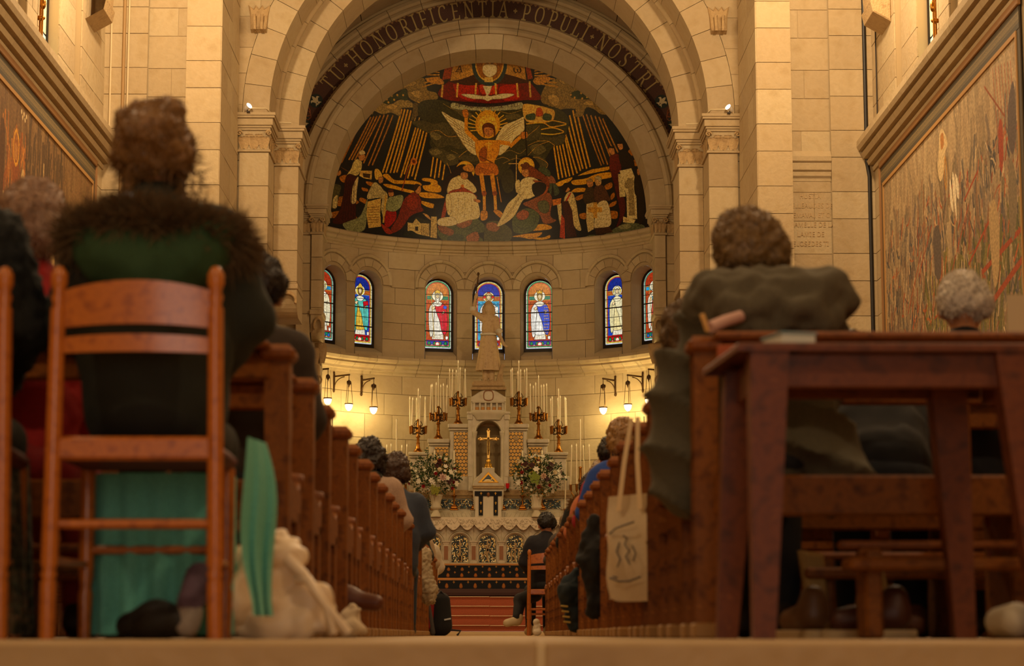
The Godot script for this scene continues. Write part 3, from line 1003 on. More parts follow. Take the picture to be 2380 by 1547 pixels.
func apse() -> void:
	var w := structure("wall_apse", "curved limestone wall of the apse with seven round-headed windows")
	var f := round_wall
	var S := RA * deg_to_rad(64.0)
	var cs := []
	for d in WIN: cs.append(RA * deg_to_rad(d))
	# backing shells
	var low := MB.new()
	var lo_rows := []
	for y in [0.5, 6.03]:
		var row := PackedVector3Array()
		for k in 61: row.append(f.call(lerpf(-S, S, k / 60.0), y, -0.012))
		lo_rows.append(row)
	low.grid(lo_rows)
	var ys_top := 8.7
	var edges := [-S]
	for c in cs: edges.append_array([c - 0.356, c + 0.356])
	edges.append(S)
	for k in edges.size() - 1:
		var a: float = edges[k]
		var b: float = edges[k + 1]
		var r0 := PackedVector3Array()
		var r1 := PackedVector3Array()
		var n := 16 if k % 2 else 8
		for i in n + 1:
			var s := lerpf(a, b, float(i) / n)
			var y := 6.0
			if k % 2:
				var dx := s - (a + b) * 0.5
				y = 7.53 + sqrt(maxf(0.0, 0.356 * 0.356 - dx * dx))
			r0.append(f.call(s, y, -0.012)); r1.append(f.call(s, ys_top, -0.012))
		low.grid([r0, r1])
	part(w, "masonry", low, M.mortar)
	# lower wall
	ashlar(w, -S, S, alt(5.6, 0.52, 0.46), 0.3, Vector2(0.55, 1.15), f, [], true)
	# window zone: stones between and above the openings
	var holes := []
	for c in cs:
		var h := PackedVector2Array([Vector2(c - 0.36, 5.9), Vector2(c + 0.36, 5.9), Vector2(c + 0.36, 7.53)])
		h = PackedVector2Array([Vector2(c - 0.36, 5.9), Vector2(c + 0.36, 5.9), Vector2(c + 0.36, 7.55), Vector2(c + 0.585, 7.55)])
		for q in arc(Vector2(c, 7.66), 0.585, 0.0, PI, 18): h.append(q)
		h.append(Vector2(c - 0.585, 7.55)); h.append(Vector2(c - 0.36, 7.55))
		holes.append(h)
	var gaps := [[-S, cs[0] - 0.36], [cs[1] + 0.36, cs[2] - 0.36], [cs[4] + 0.36, cs[5] - 0.36], [cs[6] + 0.36, S]]
	for g in gaps: ashlar(w, g[0], g[1], [0.4, 0.37, 0.42, 0.36], 6.0, Vector2(0.45, 0.8), f, [], true)
	for g in [[0, 1], [2, 3], [3, 4], [5, 6]]: ashlar(w, cs[g[0]] + 0.36, cs[g[1]] - 0.36, [0.5, 0.55, 0.5], 6.0, Vector2(1, 1), f, [], true, 0.02)
	ashlar(w, -S, S, [0.42, 0.4], 7.55, Vector2(0.5, 0.9), f, holes, false)
	# hood moulds, voussoirs, reveals, sills
	for i in cs.size():
		var c: float = cs[i]
		var wf := func(x, y, z): return round_wall(x, y, z)
		voussoirs(w, Vector2(c, 7.6), 0.37, 0.53, -0.02, PI + 0.02, 7, -0.02, 0.02, wf, "voussoir", 5)
		var left_meets: bool = i > 0 and absf(cs[i - 1] - c) < 1.2
		var right_meets: bool = i < cs.size() - 1 and absf(cs[i + 1] - c) < 1.2
		var lim := acos(0.536 / 0.57)
		var a0 := lim if right_meets else -0.12
		var a1 := PI - lim if left_meets else PI + 0.12
		for k in 5:
			var fr := []
			for j in 5:
				var a := lerpf(lerpf(a0, a1, k / 5.0) + 0.004, lerpf(a0, a1, (k + 1) / 5.0) - 0.004, j / 4.0)
				var o := round_wall(c + cos(a) * 0.53, 7.65 + sin(a) * 0.53, 0.0)
				var o2 := round_wall(c + cos(a) * 0.63, 7.65 + sin(a) * 0.63, 0.0)
				fr.append([o, (o2 - o).normalized(), (round_wall(c, 7.6, 0.1) - round_wall(c, 7.6, 0.0)).normalized()])
			part(w, "hood_stone", MB.new().sweep(A2([-0.02, -0.01, -0.01, 0.035, 0.015, 0.06, 0.045, 0.06, 0.06, 0.035, 0.062, -0.01]), fr), stone_mat())
		# reveal stones: outline of the opening, splayed to the window frame
		var outl := [Vector2(c + 0.356, 6.02), Vector2(c + 0.356, 6.4), Vector2(c + 0.356, 6.9), Vector2(c + 0.356, 7.53)]
		var ins := [Vector2(c + 0.33, 6.15), Vector2(c + 0.33, 6.4), Vector2(c + 0.33, 6.9), Vector2(c + 0.33, 7.53)]
		for k in range(1, 13):
			var a := PI * k / 12.0
			outl.append(Vector2(c + cos(a) * 0.356, 7.53 + sin(a) * 0.356)); ins.append(Vector2(c + cos(a) * 0.33, 7.53 + sin(a) * 0.33))
		outl.append_array([Vector2(c - 0.356, 6.9), Vector2(c - 0.356, 6.4), Vector2(c - 0.356, 6.02)])
		ins.append_array([Vector2(c - 0.33, 6.9), Vector2(c - 0.33, 6.4), Vector2(c - 0.33, 6.15)])
		for seg in [[0, 1], [1, 2], [2, 3], [3, 6], [6, 9], [9, 12], [12, 15], [15, 16], [16, 17], [17, 18]]:
			var r0 := PackedVector3Array()
			var r1 := PackedVector3Array()
			for j in range(seg[0], seg[1] + 1):
				r0.append(round_wall(outl[j].x, outl[j].y, 0.02)); r1.append(round_wall(ins[j].x, ins[j].y, -0.36))
			part(w, "reveal_stone", MB.new().grid([r0, r1]), stone_mat())
		part(w, "sill_stone", MB.new().sweep(A2([-0.36, 0.0, -0.36, 0.26, -0.3, 0.24, 0.0, 0.12, 0.03, 0.1, 0.03, 0.0]), [[round_wall(c - 0.35, 5.98, 0.0), (round_wall(c, 0, 0.1) - round_wall(c, 0, 0.0)).normalized(), Vector3.UP], [round_wall(c + 0.35, 5.98, 0.0), (round_wall(c, 0, 0.1) - round_wall(c, 0, 0.0)).normalized(), Vector3.UP]]), stone_mat())
		stained_window(i, c)
	# cornices
	for row in [[8.36, A2([0.0, -0.02, 0.04, -0.02, 0.05, 0.03, 0.10, 0.04, 0.10, 0.08, 0.16, 0.10, 0.19, 0.14, 0.18, 0.17, 0.25, 0.19, 0.27, 0.25, 0.24, 0.28, 0.0, 0.27]), 4], [5.60, A2([0.0, 0.0, 0.04, 0.0, 0.06, 0.06, 0.13, 0.07, 0.14, 0.12, 0.20, 0.15, 0.24, 0.19, 0.23, 0.23, 0.31, 0.25, 0.34, 0.31, 0.32, 0.37, 0.0, 0.39]), 5]]:
		var t := structure("trim_%d" % row[2], "curved stone cornice %s the apse windows" % ("above" if row[2] == 4 else "below"))
		var n := 18
		for k in n:
			var fr := []
			for j in 4:
				var a := lerpf(-1.117, 1.117, (k + j / 3.0) / n)
				if j == 0: a += 0.0008
				if j == 3: a -= 0.0008
				fr.append([Vector3(RA * sin(a), row[0], -(DC + RA * cos(a))), Vector3(-sin(a), 0, cos(a)), Vector3.UP])
			part(t, "cornice_stone", MB.new().sweep(row[1], fr, true, false), stone_mat())
	# half dome
	var rows := []
	for r in 25:
		var el := 1.008 * r / 24.0
		var lim := acos(clampf((45.02 - DC) / (RA * cos(el)), -1.0, 1.0))
		var row := PackedVector3Array()
		for k in 49:
			var a := lerpf(-lim, lim, k / 48.0)
			row.append(Vector3(RA * cos(el) * sin(a), 8.61 + RA * sin(el), -(DC + RA * cos(el) * cos(a))))
		rows.append(row)
	var dm := MB.new().grid(rows)
	for k in dm.v.size(): dm.uv[k] = Vector2((dm.v[k].x + 3.6) / 7.2, (12.6 - dm.v[k].y) / 4.05)
	var dome := structure("ceiling_apse", "half dome of the apse covered in dark figured mosaic with gold rays")
	part(dome, "mosaic", dm, mosaic_material())

func chancel_floor() -> void:
	var st := structure("floor_chancel", "chancel floor rising in red carpeted steps with pale nosings")
	var red := mat("a9522e", 0.85, 0.0, {"albedo_texture": T.cloth, "uv1_triplanar": true, "uv1_scale": Vector3(3, 3, 3), "rim": 0.3})
	var edge := mat("e8d6b4", 0.4)
	for k in 4:
		var y := 0.168 * k
		var d := 37.0 + 0.36 * k
		part(st, "riser", MB.new().bx(Vector3(-4.5, y + (0.07 if k == 0 else 0.0), -d), Vector3(4.5, y + 0.162, -46.0)), red)
		part(st, "nosing", MB.new().bx(Vector3(-4.5, y + 0.162, -d + 0.03), Vector3(0.02, y + 0.17, -d - 0.3), 0.003).bx(Vector3(0.03, y + 0.158, -d + 0.03), Vector3(4.5, y + 0.166, -d - 0.3), 0.003), edge)
	part(st, "skirting", MB.new().bx(Vector3(-4.5, 0.0, -36.97), Vector3(4.5, 0.065, -37.4), 0.005), mat("b9a27a", 0.6))
	var bl := carpet_material()
	part(st, "rolled_edge", MB.new().bx(Vector3(-3.3, 0.66, -40.0), Vector3(3.3, 0.85, -46.5), 0.07), mat("3a2420", 0.9))
	for q in [[0.85, 1.03, 41.0, bl], [1.03, 1.10, 41.9, null], [1.10, 1.24, 42.2, bl], [1.24, 1.37, 42.9, bl], [1.37, 1.43, 43.6, null]]:
		var m := MB.new()
		m.bx(Vector3(-3.0, q[0], -q[2]), Vector3(3.0, q[1] - 0.002, -46.8), 0.012)
		if q[3]:
			# front face carries the woven motif
			m.quad(Vector3(-3.0, q[0], -q[2] + 0.004), Vector3(-3.0, q[1], -q[2] + 0.004), Vector3(3.0, q[1], -q[2] + 0.004), Vector3(3.0, q[0], -q[2] + 0.004))
		part(st, "carpet_step" if q[3] else "wooden_step", m, q[3] if q[3] else mat("b87832", 0.5))

# ---------------------------------------------------------------- painting on images (mosaic, stained glass, murals, carpet)
func smooth(p: PackedVector2Array, closed := true, k := 5) -> PackedVector2Array:
	var o := PackedVector2Array()
	var m := p.size()
	for i in (m if closed else m - 1):
		var a := p[(i + m - 1) % m] if closed else p[maxi(i - 1, 0)]
		var b := p[i]
		var c := p[(i + 1) % m]
		var d := p[(i + 2) % m] if closed else p[mini(i + 2, m - 1)]
		for j in k: o.append(b.cubic_interpolate(c, a, d, float(j) / k))
	if not closed: o.append(p[m - 1])
	return o

func fill(im: Image, p: PackedVector2Array, col: Color) -> void:
	var y0 := 1e9
	var y1 := -1e9
	for q in p:
		y0 = minf(y0, q.y); y1 = maxf(y1, q.y)
	var h := im.get_height()
	var m := p.size()
	for y in range(maxi(0, floori(y0)), mini(h, ceili(y1) + 1)):
		var yc := y + 0.5
		var xs := []
		for i in m:
			var a := p[i]
			var b := p[(i + 1) % m]
			if (a.y <= yc) != (b.y <= yc): xs.append(a.x + (yc - a.y) / (b.y - a.y) * (b.x - a.x))
		xs.sort()
		for i in range(0, xs.size() - 1, 2):
			var x0 := roundi(xs[i])
			var x1 := maxi(roundi(xs[i + 1]), x0 + 1)
			im.fill_rect(Rect2i(x0, y, x1 - x0, 1), col)

func line(im: Image, p: PackedVector2Array, w: float, col: Color) -> void:
	for i in p.size() - 1:
		var d := p[i + 1] - p[i]
		if d.length() < 0.01: continue
		var nn := Vector2(-d.y, d.x).normalized() * w * 0.5
		var e := d.normalized() * w * 0.2
		fill(im, PackedVector2Array([p[i] + nn - e, p[i + 1] + nn + e, p[i + 1] - nn + e, p[i] - nn - e]), col)

func dot(im: Image, c: Vector2, r: float, col: Color, n := 14) -> void:
	var p := PackedVector2Array()
	for k in n: p.append(c + Vector2(cos(TAU * k / n), sin(TAU * k / n)) * r)
	fill(im, p, col)

# multiplies an image by a noise between lo and hi
func grain(im: Image, z: Image, lo: float, hi: float) -> void:
	var w := im.get_width()
	var h := im.get_height()
	var s := z.duplicate() as Image
	s.convert(Image.FORMAT_L8)
	if s.get_width() != w or s.get_height() != h: s.resize(w, h, Image.INTERPOLATE_NEAREST)
	var d := im.get_data()
	var q := s.get_data()
	var lut := PackedFloat32Array()
	for i in 256: lut.append(lerpf(lo, hi, i / 255.0))
	var ch := 3
	for i in w * h:
		var f := lut[q[i]]
		var k := i * ch
		d[k] = mini(255, int(d[k] * f)); d[k + 1] = mini(255, int(d[k + 1] * f)); d[k + 2] = mini(255, int(d[k + 2] * f))
	im.set_data(w, h, false, Image.FORMAT_RGB8, d)

func mosaic_material() -> Material:
	var im := Image.create(2048, 1152, false, Image.FORMAT_RGB8)
	im.fill(Color("17191f"))
	for e in MOSAIC:
		var p := P2(e[3])
		var col := Color(e[1])
		match e[0]:
			"P": fill(im, p, col)
			"S":
				var q := smooth(p)
				fill(im, q, col)
				q.append(q[0])
				line(im, q, 1.6, col.darkened(0.55))
			"L": line(im, p, e[2] * 1.25, col)
			"W": line(im, smooth(p, false), e[2] * 1.25, col)
			"D": dot(im, p[0], e[2], col, 28)
	grain(im, noise_image(1024, 576, 0.45, 91, 1, FastNoiseLite.TYPE_VALUE), 0.9, 1.6)
	return mat("e0d0aa", 0.4, 0.0, {"albedo_texture": tex(im), "metallic_specular": 0.45})

func carpet_material() -> Material:
	var im := Image.create(2048, 64, false, Image.FORMAT_RGB8)
	im.fill(Color("0d1018"))
	var k := 0
	for x in range(20, 2048, 92):
		var c := Vector2(x, 40)
		fill(im, smooth(PackedVector2Array([c + Vector2(-11, 6), c + Vector2(-9, -10), c + Vector2(0, -22), c + Vector2(9, -10), c + Vector2(11, 6), c + Vector2(0, 14)])), Color("8a4a14"))
		for j in 3: line(im, PackedVector2Array([c + Vector2(-5 + 5 * j, 8), c + Vector2(-4 + 4 * j, -14)]), 1.6, Color("c8862c"))
		fill(im, PackedVector2Array([c + Vector2(-16, 16), c + Vector2(16, 16), c + Vector2(10, 20), c + Vector2(-10, 20)]), Color("5a2c14"))
		var e := Vector2(x + 46, 10)
		fill(im, smooth(PackedVector2Array([e + Vector2(0, -8), e + Vector2(4, 0), e + Vector2(9, 2), e + Vector2(3, 6), e + Vector2(0, 13), e + Vector2(-3, 6), e + Vector2(-9, 2), e + Vector2(-4, 0)])), Color("a8742c"))
		k += 1
	grain(im, noise_image(1024, 64, 0.3, 33, 2), 0.7, 1.25)
	return mat("ffffff", 0.95, 0.0, {"albedo_texture": tex(im), "rim": 0.3})

# ---------------------------------------------------------------- stained glass
const LEAD := Color("0a0806")
func glaze(im: Image, a: Array, col: String, sm := true, w := 3.4) -> void:
	var p := P2(a)
	if sm: p = smooth(p)
	fill(im, p, Color(col))
	p.append(p[0])
	line(im, p, w, LEAD)

# d: edge, field_top, band, field, halo, under (skirt), robe, cloak (left, right), hair, head ("mitre", "crown", "veil", ""), item
func glass_image(d: Dictionary) -> Image:
	var im := Image.create(240, 632, false, Image.FORMAT_RGB8)
	im.fill(Color(d.field))
	fill(im, P2([0, 0, 240, 0, 240, 150, 0, 150]), Color(d.field_top))
	# scrolls in the top field and diaper in the lower
	for k in 5: line(im, smooth(P2([40 + k * 38, 140, 52 + k * 38, 100, 40 + k * 38, 70, 28 + k * 38, 90, 40 + k * 38, 104]), false), 2.0, Color(d.field_top).darkened(0.45))
	for y in range(210, 540, 34):
		for x in range(40, 220, 32): dot(im, Vector2(x + (y / 34 % 2) * 16, y), 5.0, Color(d.field).darkened(0.55), 8)
	glaze(im, [24, 150, 216, 150, 216, 182, 24, 182], d.band, false)
	line(im, P2([24, 147, 216, 147]), 5, Color("c8a03c")); line(im, P2([24, 186, 216, 186]), 5, Color("c8a03c"))
	# base panel
	fill(im, P2([0, 556, 240, 556, 240, 632, 0, 632]), Color(d.base[0]))
	line(im, P2([0, 558, 240, 558]), 7, Color("c01818"))
	for k in 5:
		glaze(im, [24 + k * 48 - 20, 622, 24 + k * 48, 596, 24 + k * 48 + 20, 622], d.base[1], true)
		glaze(im, [k * 48 - 14, 590, k * 48, 570, k * 48 + 14, 590, k * 48, 604], d.base[2], true)
	dot(im, Vector2(120, 594), 22, Color("c01818")); dot(im, Vector2(120, 594), 15, Color("f4ecd0"))
	# halo
	dot(im, Vector2(120, 150), 50, LEAD, 24); dot(im, Vector2(120, 150), 47, Color("f6eed4"), 24); dot(im, Vector2(120, 150), 41, Color(d.halo), 24)
	if d.head == "cross":
		for q in [[108, 102, 132, 102, 128, 140, 112, 140], [72, 138, 72, 162, 108, 158, 108, 142], [168, 138, 168, 162, 132, 158, 132, 142]]: glaze(im, q, "d02020", false)
	# figure
	glaze(im, [78, 520, 70, 552, 176, 552, 166, 480, 120, 470, 84, 480], "f4ead0", false)
	glaze(im, [70, 240, 100, 205, 145, 205, 172, 240, 168, 330, 178, 440, 166, 500, 84, 505, 72, 420, 78, 320], d.robe)
	glaze(im, [100, 205, 70, 225, 46, 280, 44, 400, 56, 520, 78, 510, 84, 400, 96, 290], d.cloak[0])
	glaze(im, [104, 212, 172, 222, 200, 285, 208, 400, 192, 505, 160, 480, 138, 380, 104, 280], d.cloak[1])
	for k in 4: line(im, smooth(P2([96 + k * 20, 300, 92 + k * 24, 400, 88 + k * 26, 495]), false), 2.2, Color(d.robe).darkened(0.6))
	for k in 3:
		line(im, smooth(P2([60 + k * 8, 260, 54 + k * 9, 380, 60 + k * 7, 500]), false), 1.8, Color(d.cloak[0]).darkened(0.6))
		line(im, smooth(P2([150 + k * 12, 250, 166 + k * 9, 370, 172 + k * 8, 470]), false), 1.8, Color(d.cloak[1]).darkened(0.6))
	for k in 6: line(im, P2([88 + k * 15, 505, 84 + k * 17, 550]), 2.0, Color("8a7a5a"))
	if d.get("spots"):
		for y in range(230, 520, 26):
			for x in 3: dot(im, Vector2(160 + x * 14 + (y / 26 % 2) * 6, y), 4.5, Color("e8b42c"), 6)
	# collar, head
	glaze(im, [84, 212, 120, 196, 158, 212, 150, 236, 120, 246, 92, 236], d.collar)
	glaze(im, [98, 150, 102, 122, 120, 112, 140, 122, 144, 152, 136, 186, 120, 198, 106, 186], d.hair)
	glaze(im, [106, 140, 120, 128, 136, 140, 134, 166, 121, 180, 108, 166], "eccf98")
	line(im, P2([111, 146, 118, 146]), 2.2, LEAD); line(im, P2([125, 146, 132, 146]), 2.2, LEAD); line(im, P2([116, 168, 126, 168]), 2.0, Color("8a3020")); line(im, P2([121, 148, 120, 159, 123, 160]), 1.4, LEAD)
	match d.head:
		"mitre": glaze(im, [98, 128, 104, 98, 120, 80, 138, 98, 142, 128, 120, 122], "e8b83c", false)
		"crown": glaze(im, [98, 124, 94, 92, 108, 106, 120, 86, 132, 106, 146, 92, 142, 124], "e0a82c", false)
		"cap": glaze(im, [96, 128, 98, 100, 120, 92, 142, 100, 144, 128, 120, 122], "d8a838", false)
		"veil": glaze(im, [92, 190, 94, 132, 120, 106, 146, 132, 150, 190, 138, 170, 136, 138, 120, 128, 106, 138, 104, 172], "f2e6bc")
	if d.get("beard"): glaze(im, [108, 164, 120, 172, 134, 164, 132, 200, 120, 226, 110, 200], "f0e6cc")
	# hands and what they hold
	glaze(im, [70, 262, 90, 246, 100, 256, 84, 280], "eccf98"); glaze(im, [158, 300, 176, 288, 184, 300, 168, 314], "eccf98")
	if d.item == "staff": line(im, P2([62, 130, 96, 540]), 7, LEAD); line(im, P2([62, 130, 96, 540]), 4, Color("e8c060"))
	if d.item == "book": glaze(im, [150, 250, 200, 236, 206, 276, 156, 292], d.get("book", "c01420"), false)
	if d.item == "orb":
		dot(im, Vector2(186, 252), 18, LEAD); dot(im, Vector2(186, 252), 15, Color("2a5ad0")); line(im, P2([62, 110, 92, 540]), 7, LEAD); line(im, P2([62, 110, 92, 540]), 4, Color("e8c060"))
	glaze(im, [190, 520, 214, 520, 214, 544, 202, 556, 190, 544], "f4f0e0", false)
	# borders
	for e in [[0, "f6f0dc", 9], [1, d.edge, 11], [2, d.edge2, 7]]:
		var o: float = [5, 14, 24][e[0]]
		var p := PackedVector2Array([Vector2(o, 632 - o), Vector2(o, 120)])
		for k in 17:
			var a := PI - PI * k / 16.0
			p.append(Vector2(120 + cos(a) * (120 - o), 120 - sin(a) * (120 - o)))
		p.append_array([Vector2(240 - o, 120), Vector2(240 - o, 632 - o), Vector2(o, 632 - o)])
		line(im, p, e[2], Color(e[1]))
		line(im, p, 1.0, LEAD)
	for y in range(30, 632, 30):
		line(im, P2([9, y, 19, y]), 2, LEAD); line(im, P2([221, y, 231, y]), 2, LEAD)
	return im

func glass_types() -> Array:
	var base := ["2040a8", "e8e0c0", "1a8a4a"]
	return [
		{"field": "b8481c", "field_top": "a83414", "band": "2a8ac0", "edge": "1c8a6a", "edge2": "c8321c", "halo": "e8d060", "robe": "f4ead0", "cloak": ["f6efd8", "f0e2b8"], "hair": "f2e6bc", "head": "veil", "collar": "f4ead0", "item": "staff", "base": ["1a7a5a", "f0e6c8", "2a60b8"]},
		{"field": "1c46b0", "field_top": "142a86", "band": "b85a1c", "edge": "d8b83c", "edge2": "c01c1c", "halo": "e8c848", "robe": "e4b43c", "cloak": ["4ab8a0", "58c0b0"], "hair": "7a5020", "head": "mitre", "collar": "f4ead0", "item": "book", "base": ["c01818", "e8e0c0", "1a8a4a"]},
		{"field": "b84a14", "field_top": "c8742a", "band": "1c7a5a", "edge": "1c8a4a", "edge2": "c8202c", "halo": "f2e2b4", "robe": "f4ead4", "cloak": ["f0e8d0", "d81432"], "hair": "e8dcc0", "head": "cap", "beard": true, "collar": "f2ead0", "item": "orb", "base": base},
		{"field": "2a9ac0", "field_top": "12309a", "band": "b85a24", "edge": "e0b840", "edge2": "c8202c", "halo": "e0a83c", "robe": "f6f0e0", "cloak": ["f8f2e4", "f4ecd8"], "hair": "d8b070", "head": "cross", "collar": "f6f0e0", "item": "book", "book": "f6f2e6", "base": ["c01818", "e8e0c0", "2a60b8"]},
		{"field": "b84a14", "field_top": "c87428", "band": "1c7a60", "edge": "1c8a4a", "edge2": "c8202c", "halo": "f2e6c4", "robe": "f8f4e8", "cloak": ["f4f0e4", "1848c8"], "spots": true, "hair": "c8963c", "head": "crown", "collar": "f0e6cc", "item": "", "base": base},
		{"field": "1c46b0", "field_top": "142a86", "band": "b85a1c", "edge": "d8b83c", "edge2": "c01c1c", "halo": "e8c848", "robe": "f0dc9c", "cloak": ["f2e2a8", "f4e6b4"], "hair": "f2e6bc", "head": "veil", "collar": "f2e6bc", "item": "", "base": ["c01818", "e8e0c0", "1a8a4a"]},
		{"field": "b8481c", "field_top": "a83414", "band": "1c9ac8", "edge": "1c8a6a", "edge2": "c8321c", "halo": "f2e2b4", "robe": "c8503c", "cloak": ["f4ead0", "18a8c0"], "hair": "f2e6bc", "head": "veil", "collar": "e8d8b0", "item": "staff", "base": ["1a7a5a", "f0e6c8", "2a60b8"]}]

func stained_window(i: int, c: float) -> void:
	var names := ["white-robed saint with a staff", "bishop in a gold mitre with a red book", "bearded king in a red cloak", "white-robed figure with a cross halo behind the statue", "king in a blue starred cloak", "veiled woman in pale yellow", "woman in turquoise and red"]
	var w := structure("window_%d" % (i + 1), "stained glass window showing a " + names[i])
	var im := glass_image(glass_types()[i])
	grain(im, noise_image(240, 632, 0.03, 50 + i, 3), 0.8, 1.15)
	var t := tex(im)
	var m := mat("202020", 0.25, 0.0, {"emission": Color.BLACK, "emission_texture": t, "emission_energy_multiplier": 0.95, "albedo_texture": t})
	var ys := [6.31, 6.47, 6.69, 6.90, 7.11, 7.30, 7.51, 7.84]
	for k in 7:
		var rows := []
		var n := 1 if k < 6 else 12
		for r in n + 1:
			var y: float = lerpf(ys[k] + 0.004, ys[k + 1] - (0.004 if k < 6 else 0.0), float(r) / n)
			var hw := 0.29
			if k == 6: hw = sqrt(maxf(0.0004, 0.31 * 0.31 - (y - 7.53) * (y - 7.53) * 1.0)) if y > 7.53 else 0.31
			hw = minf(hw, 0.29)
			rows.append(PackedVector3Array([round_wall(c - hw, y, -0.33), round_wall(c, y, -0.333), round_wall(c + hw, y, -0.33)]))
			rows[-1][1] = (rows[-1][0] + rows[-1][2]) * 0.5
		var mb := MB.new().grid(rows)
		var q := 0
		for r in n + 1:
			var y: float = lerpf(ys[k] + 0.004, ys[k + 1] - (0.004 if k < 6 else 0.0), float(r) / n)
			var hw := 0.29
			if k == 6: hw = minf(0.29, sqrt(maxf(0.0004, 0.31 * 0.31 - (y - 7.53) * (y - 7.53))) if y > 7.53 else 0.31)
			for j in 3:
				mb.uv[q] = Vector2(0.5 + (j - 1) * hw / 0.58, (7.84 - y) / 1.53)
				q += 1
		part(w, "pane", mb, m)
	# iron frame and saddle bars
	var inn := [Vector2(c + 0.285, 6.30)]
	var out := [Vector2(c + 0.335, 6.2)]
	for k in 17:
		var a := PI * k / 16.0
		inn.append(Vector2(c + cos(a) * 0.285, 7.53 + sin(a) * 0.295)); out.append(Vector2(c + cos(a) * 0.335, 7.53 + sin(a) * 0.345))
	inn.append(Vector2(c - 0.285, 6.30)); out.append(Vector2(c - 0.335, 6.2))
	inn.append(inn[0]); out.append(out[0])
	part(w, "frame", MB.new().strip(inn, out, -0.345, -0.305, round_wall), M.iron)
	for k in range(1, 7):
		var th := 0.012 if k in [2, 4] else 0.005
		part(w, "saddle_bar", MB.new().strip([Vector2(c - 0.29, ys[k] - th), Vector2(c + 0.29, ys[k] - th)], [Vector2(c - 0.29, ys[k] + th), Vector2(c + 0.29, ys[k] + th)], -0.34, -0.315, round_wall), M.iron)

# ---------------------------------------------------------------- lettered band of the arch
func fleur(m: MB, t: Transform3D, s: float, z := 0.006) -> void:
	m.extrude(smooth(P2([0, 0.5 * s, 0.13 * s, 0.2 * s, 0.07 * s, -0.1 * s, -0.07 * s, -0.1 * s, -0.13 * s, 0.2 * s]), true, 3), 0.0, z, t)
	for e in [-1.0, 1.0]:
		m.extrude(smooth(P2([0.08 * e * s, -0.08 * s, 0.16 * e * s, 0.18 * s, 0.34 * e * s, 0.24 * s, 0.44 * e * s, 0.06 * s, 0.32 * e * s, 0.08 * s, 0.22 * e * s, -0.02 * s, 0.13 * e * s, -0.14 * s]), true, 3), 0.0, z, t)
		m.extrude(smooth(P2([0.05 * e * s, -0.18 * s, 0.2 * e * s, -0.26 * s, 0.3 * e * s, -0.42 * s, 0.16 * e * s, -0.36 * s, 0.02 * e * s, -0.4 * s]), true, 3), 0.0, z, t)
	m.box(t * Vector3(0, -0.14 * s, z * 0.5), Vector3(0.34 * s, 0.06 * s, z * 1.4), 0.0, t.basis)

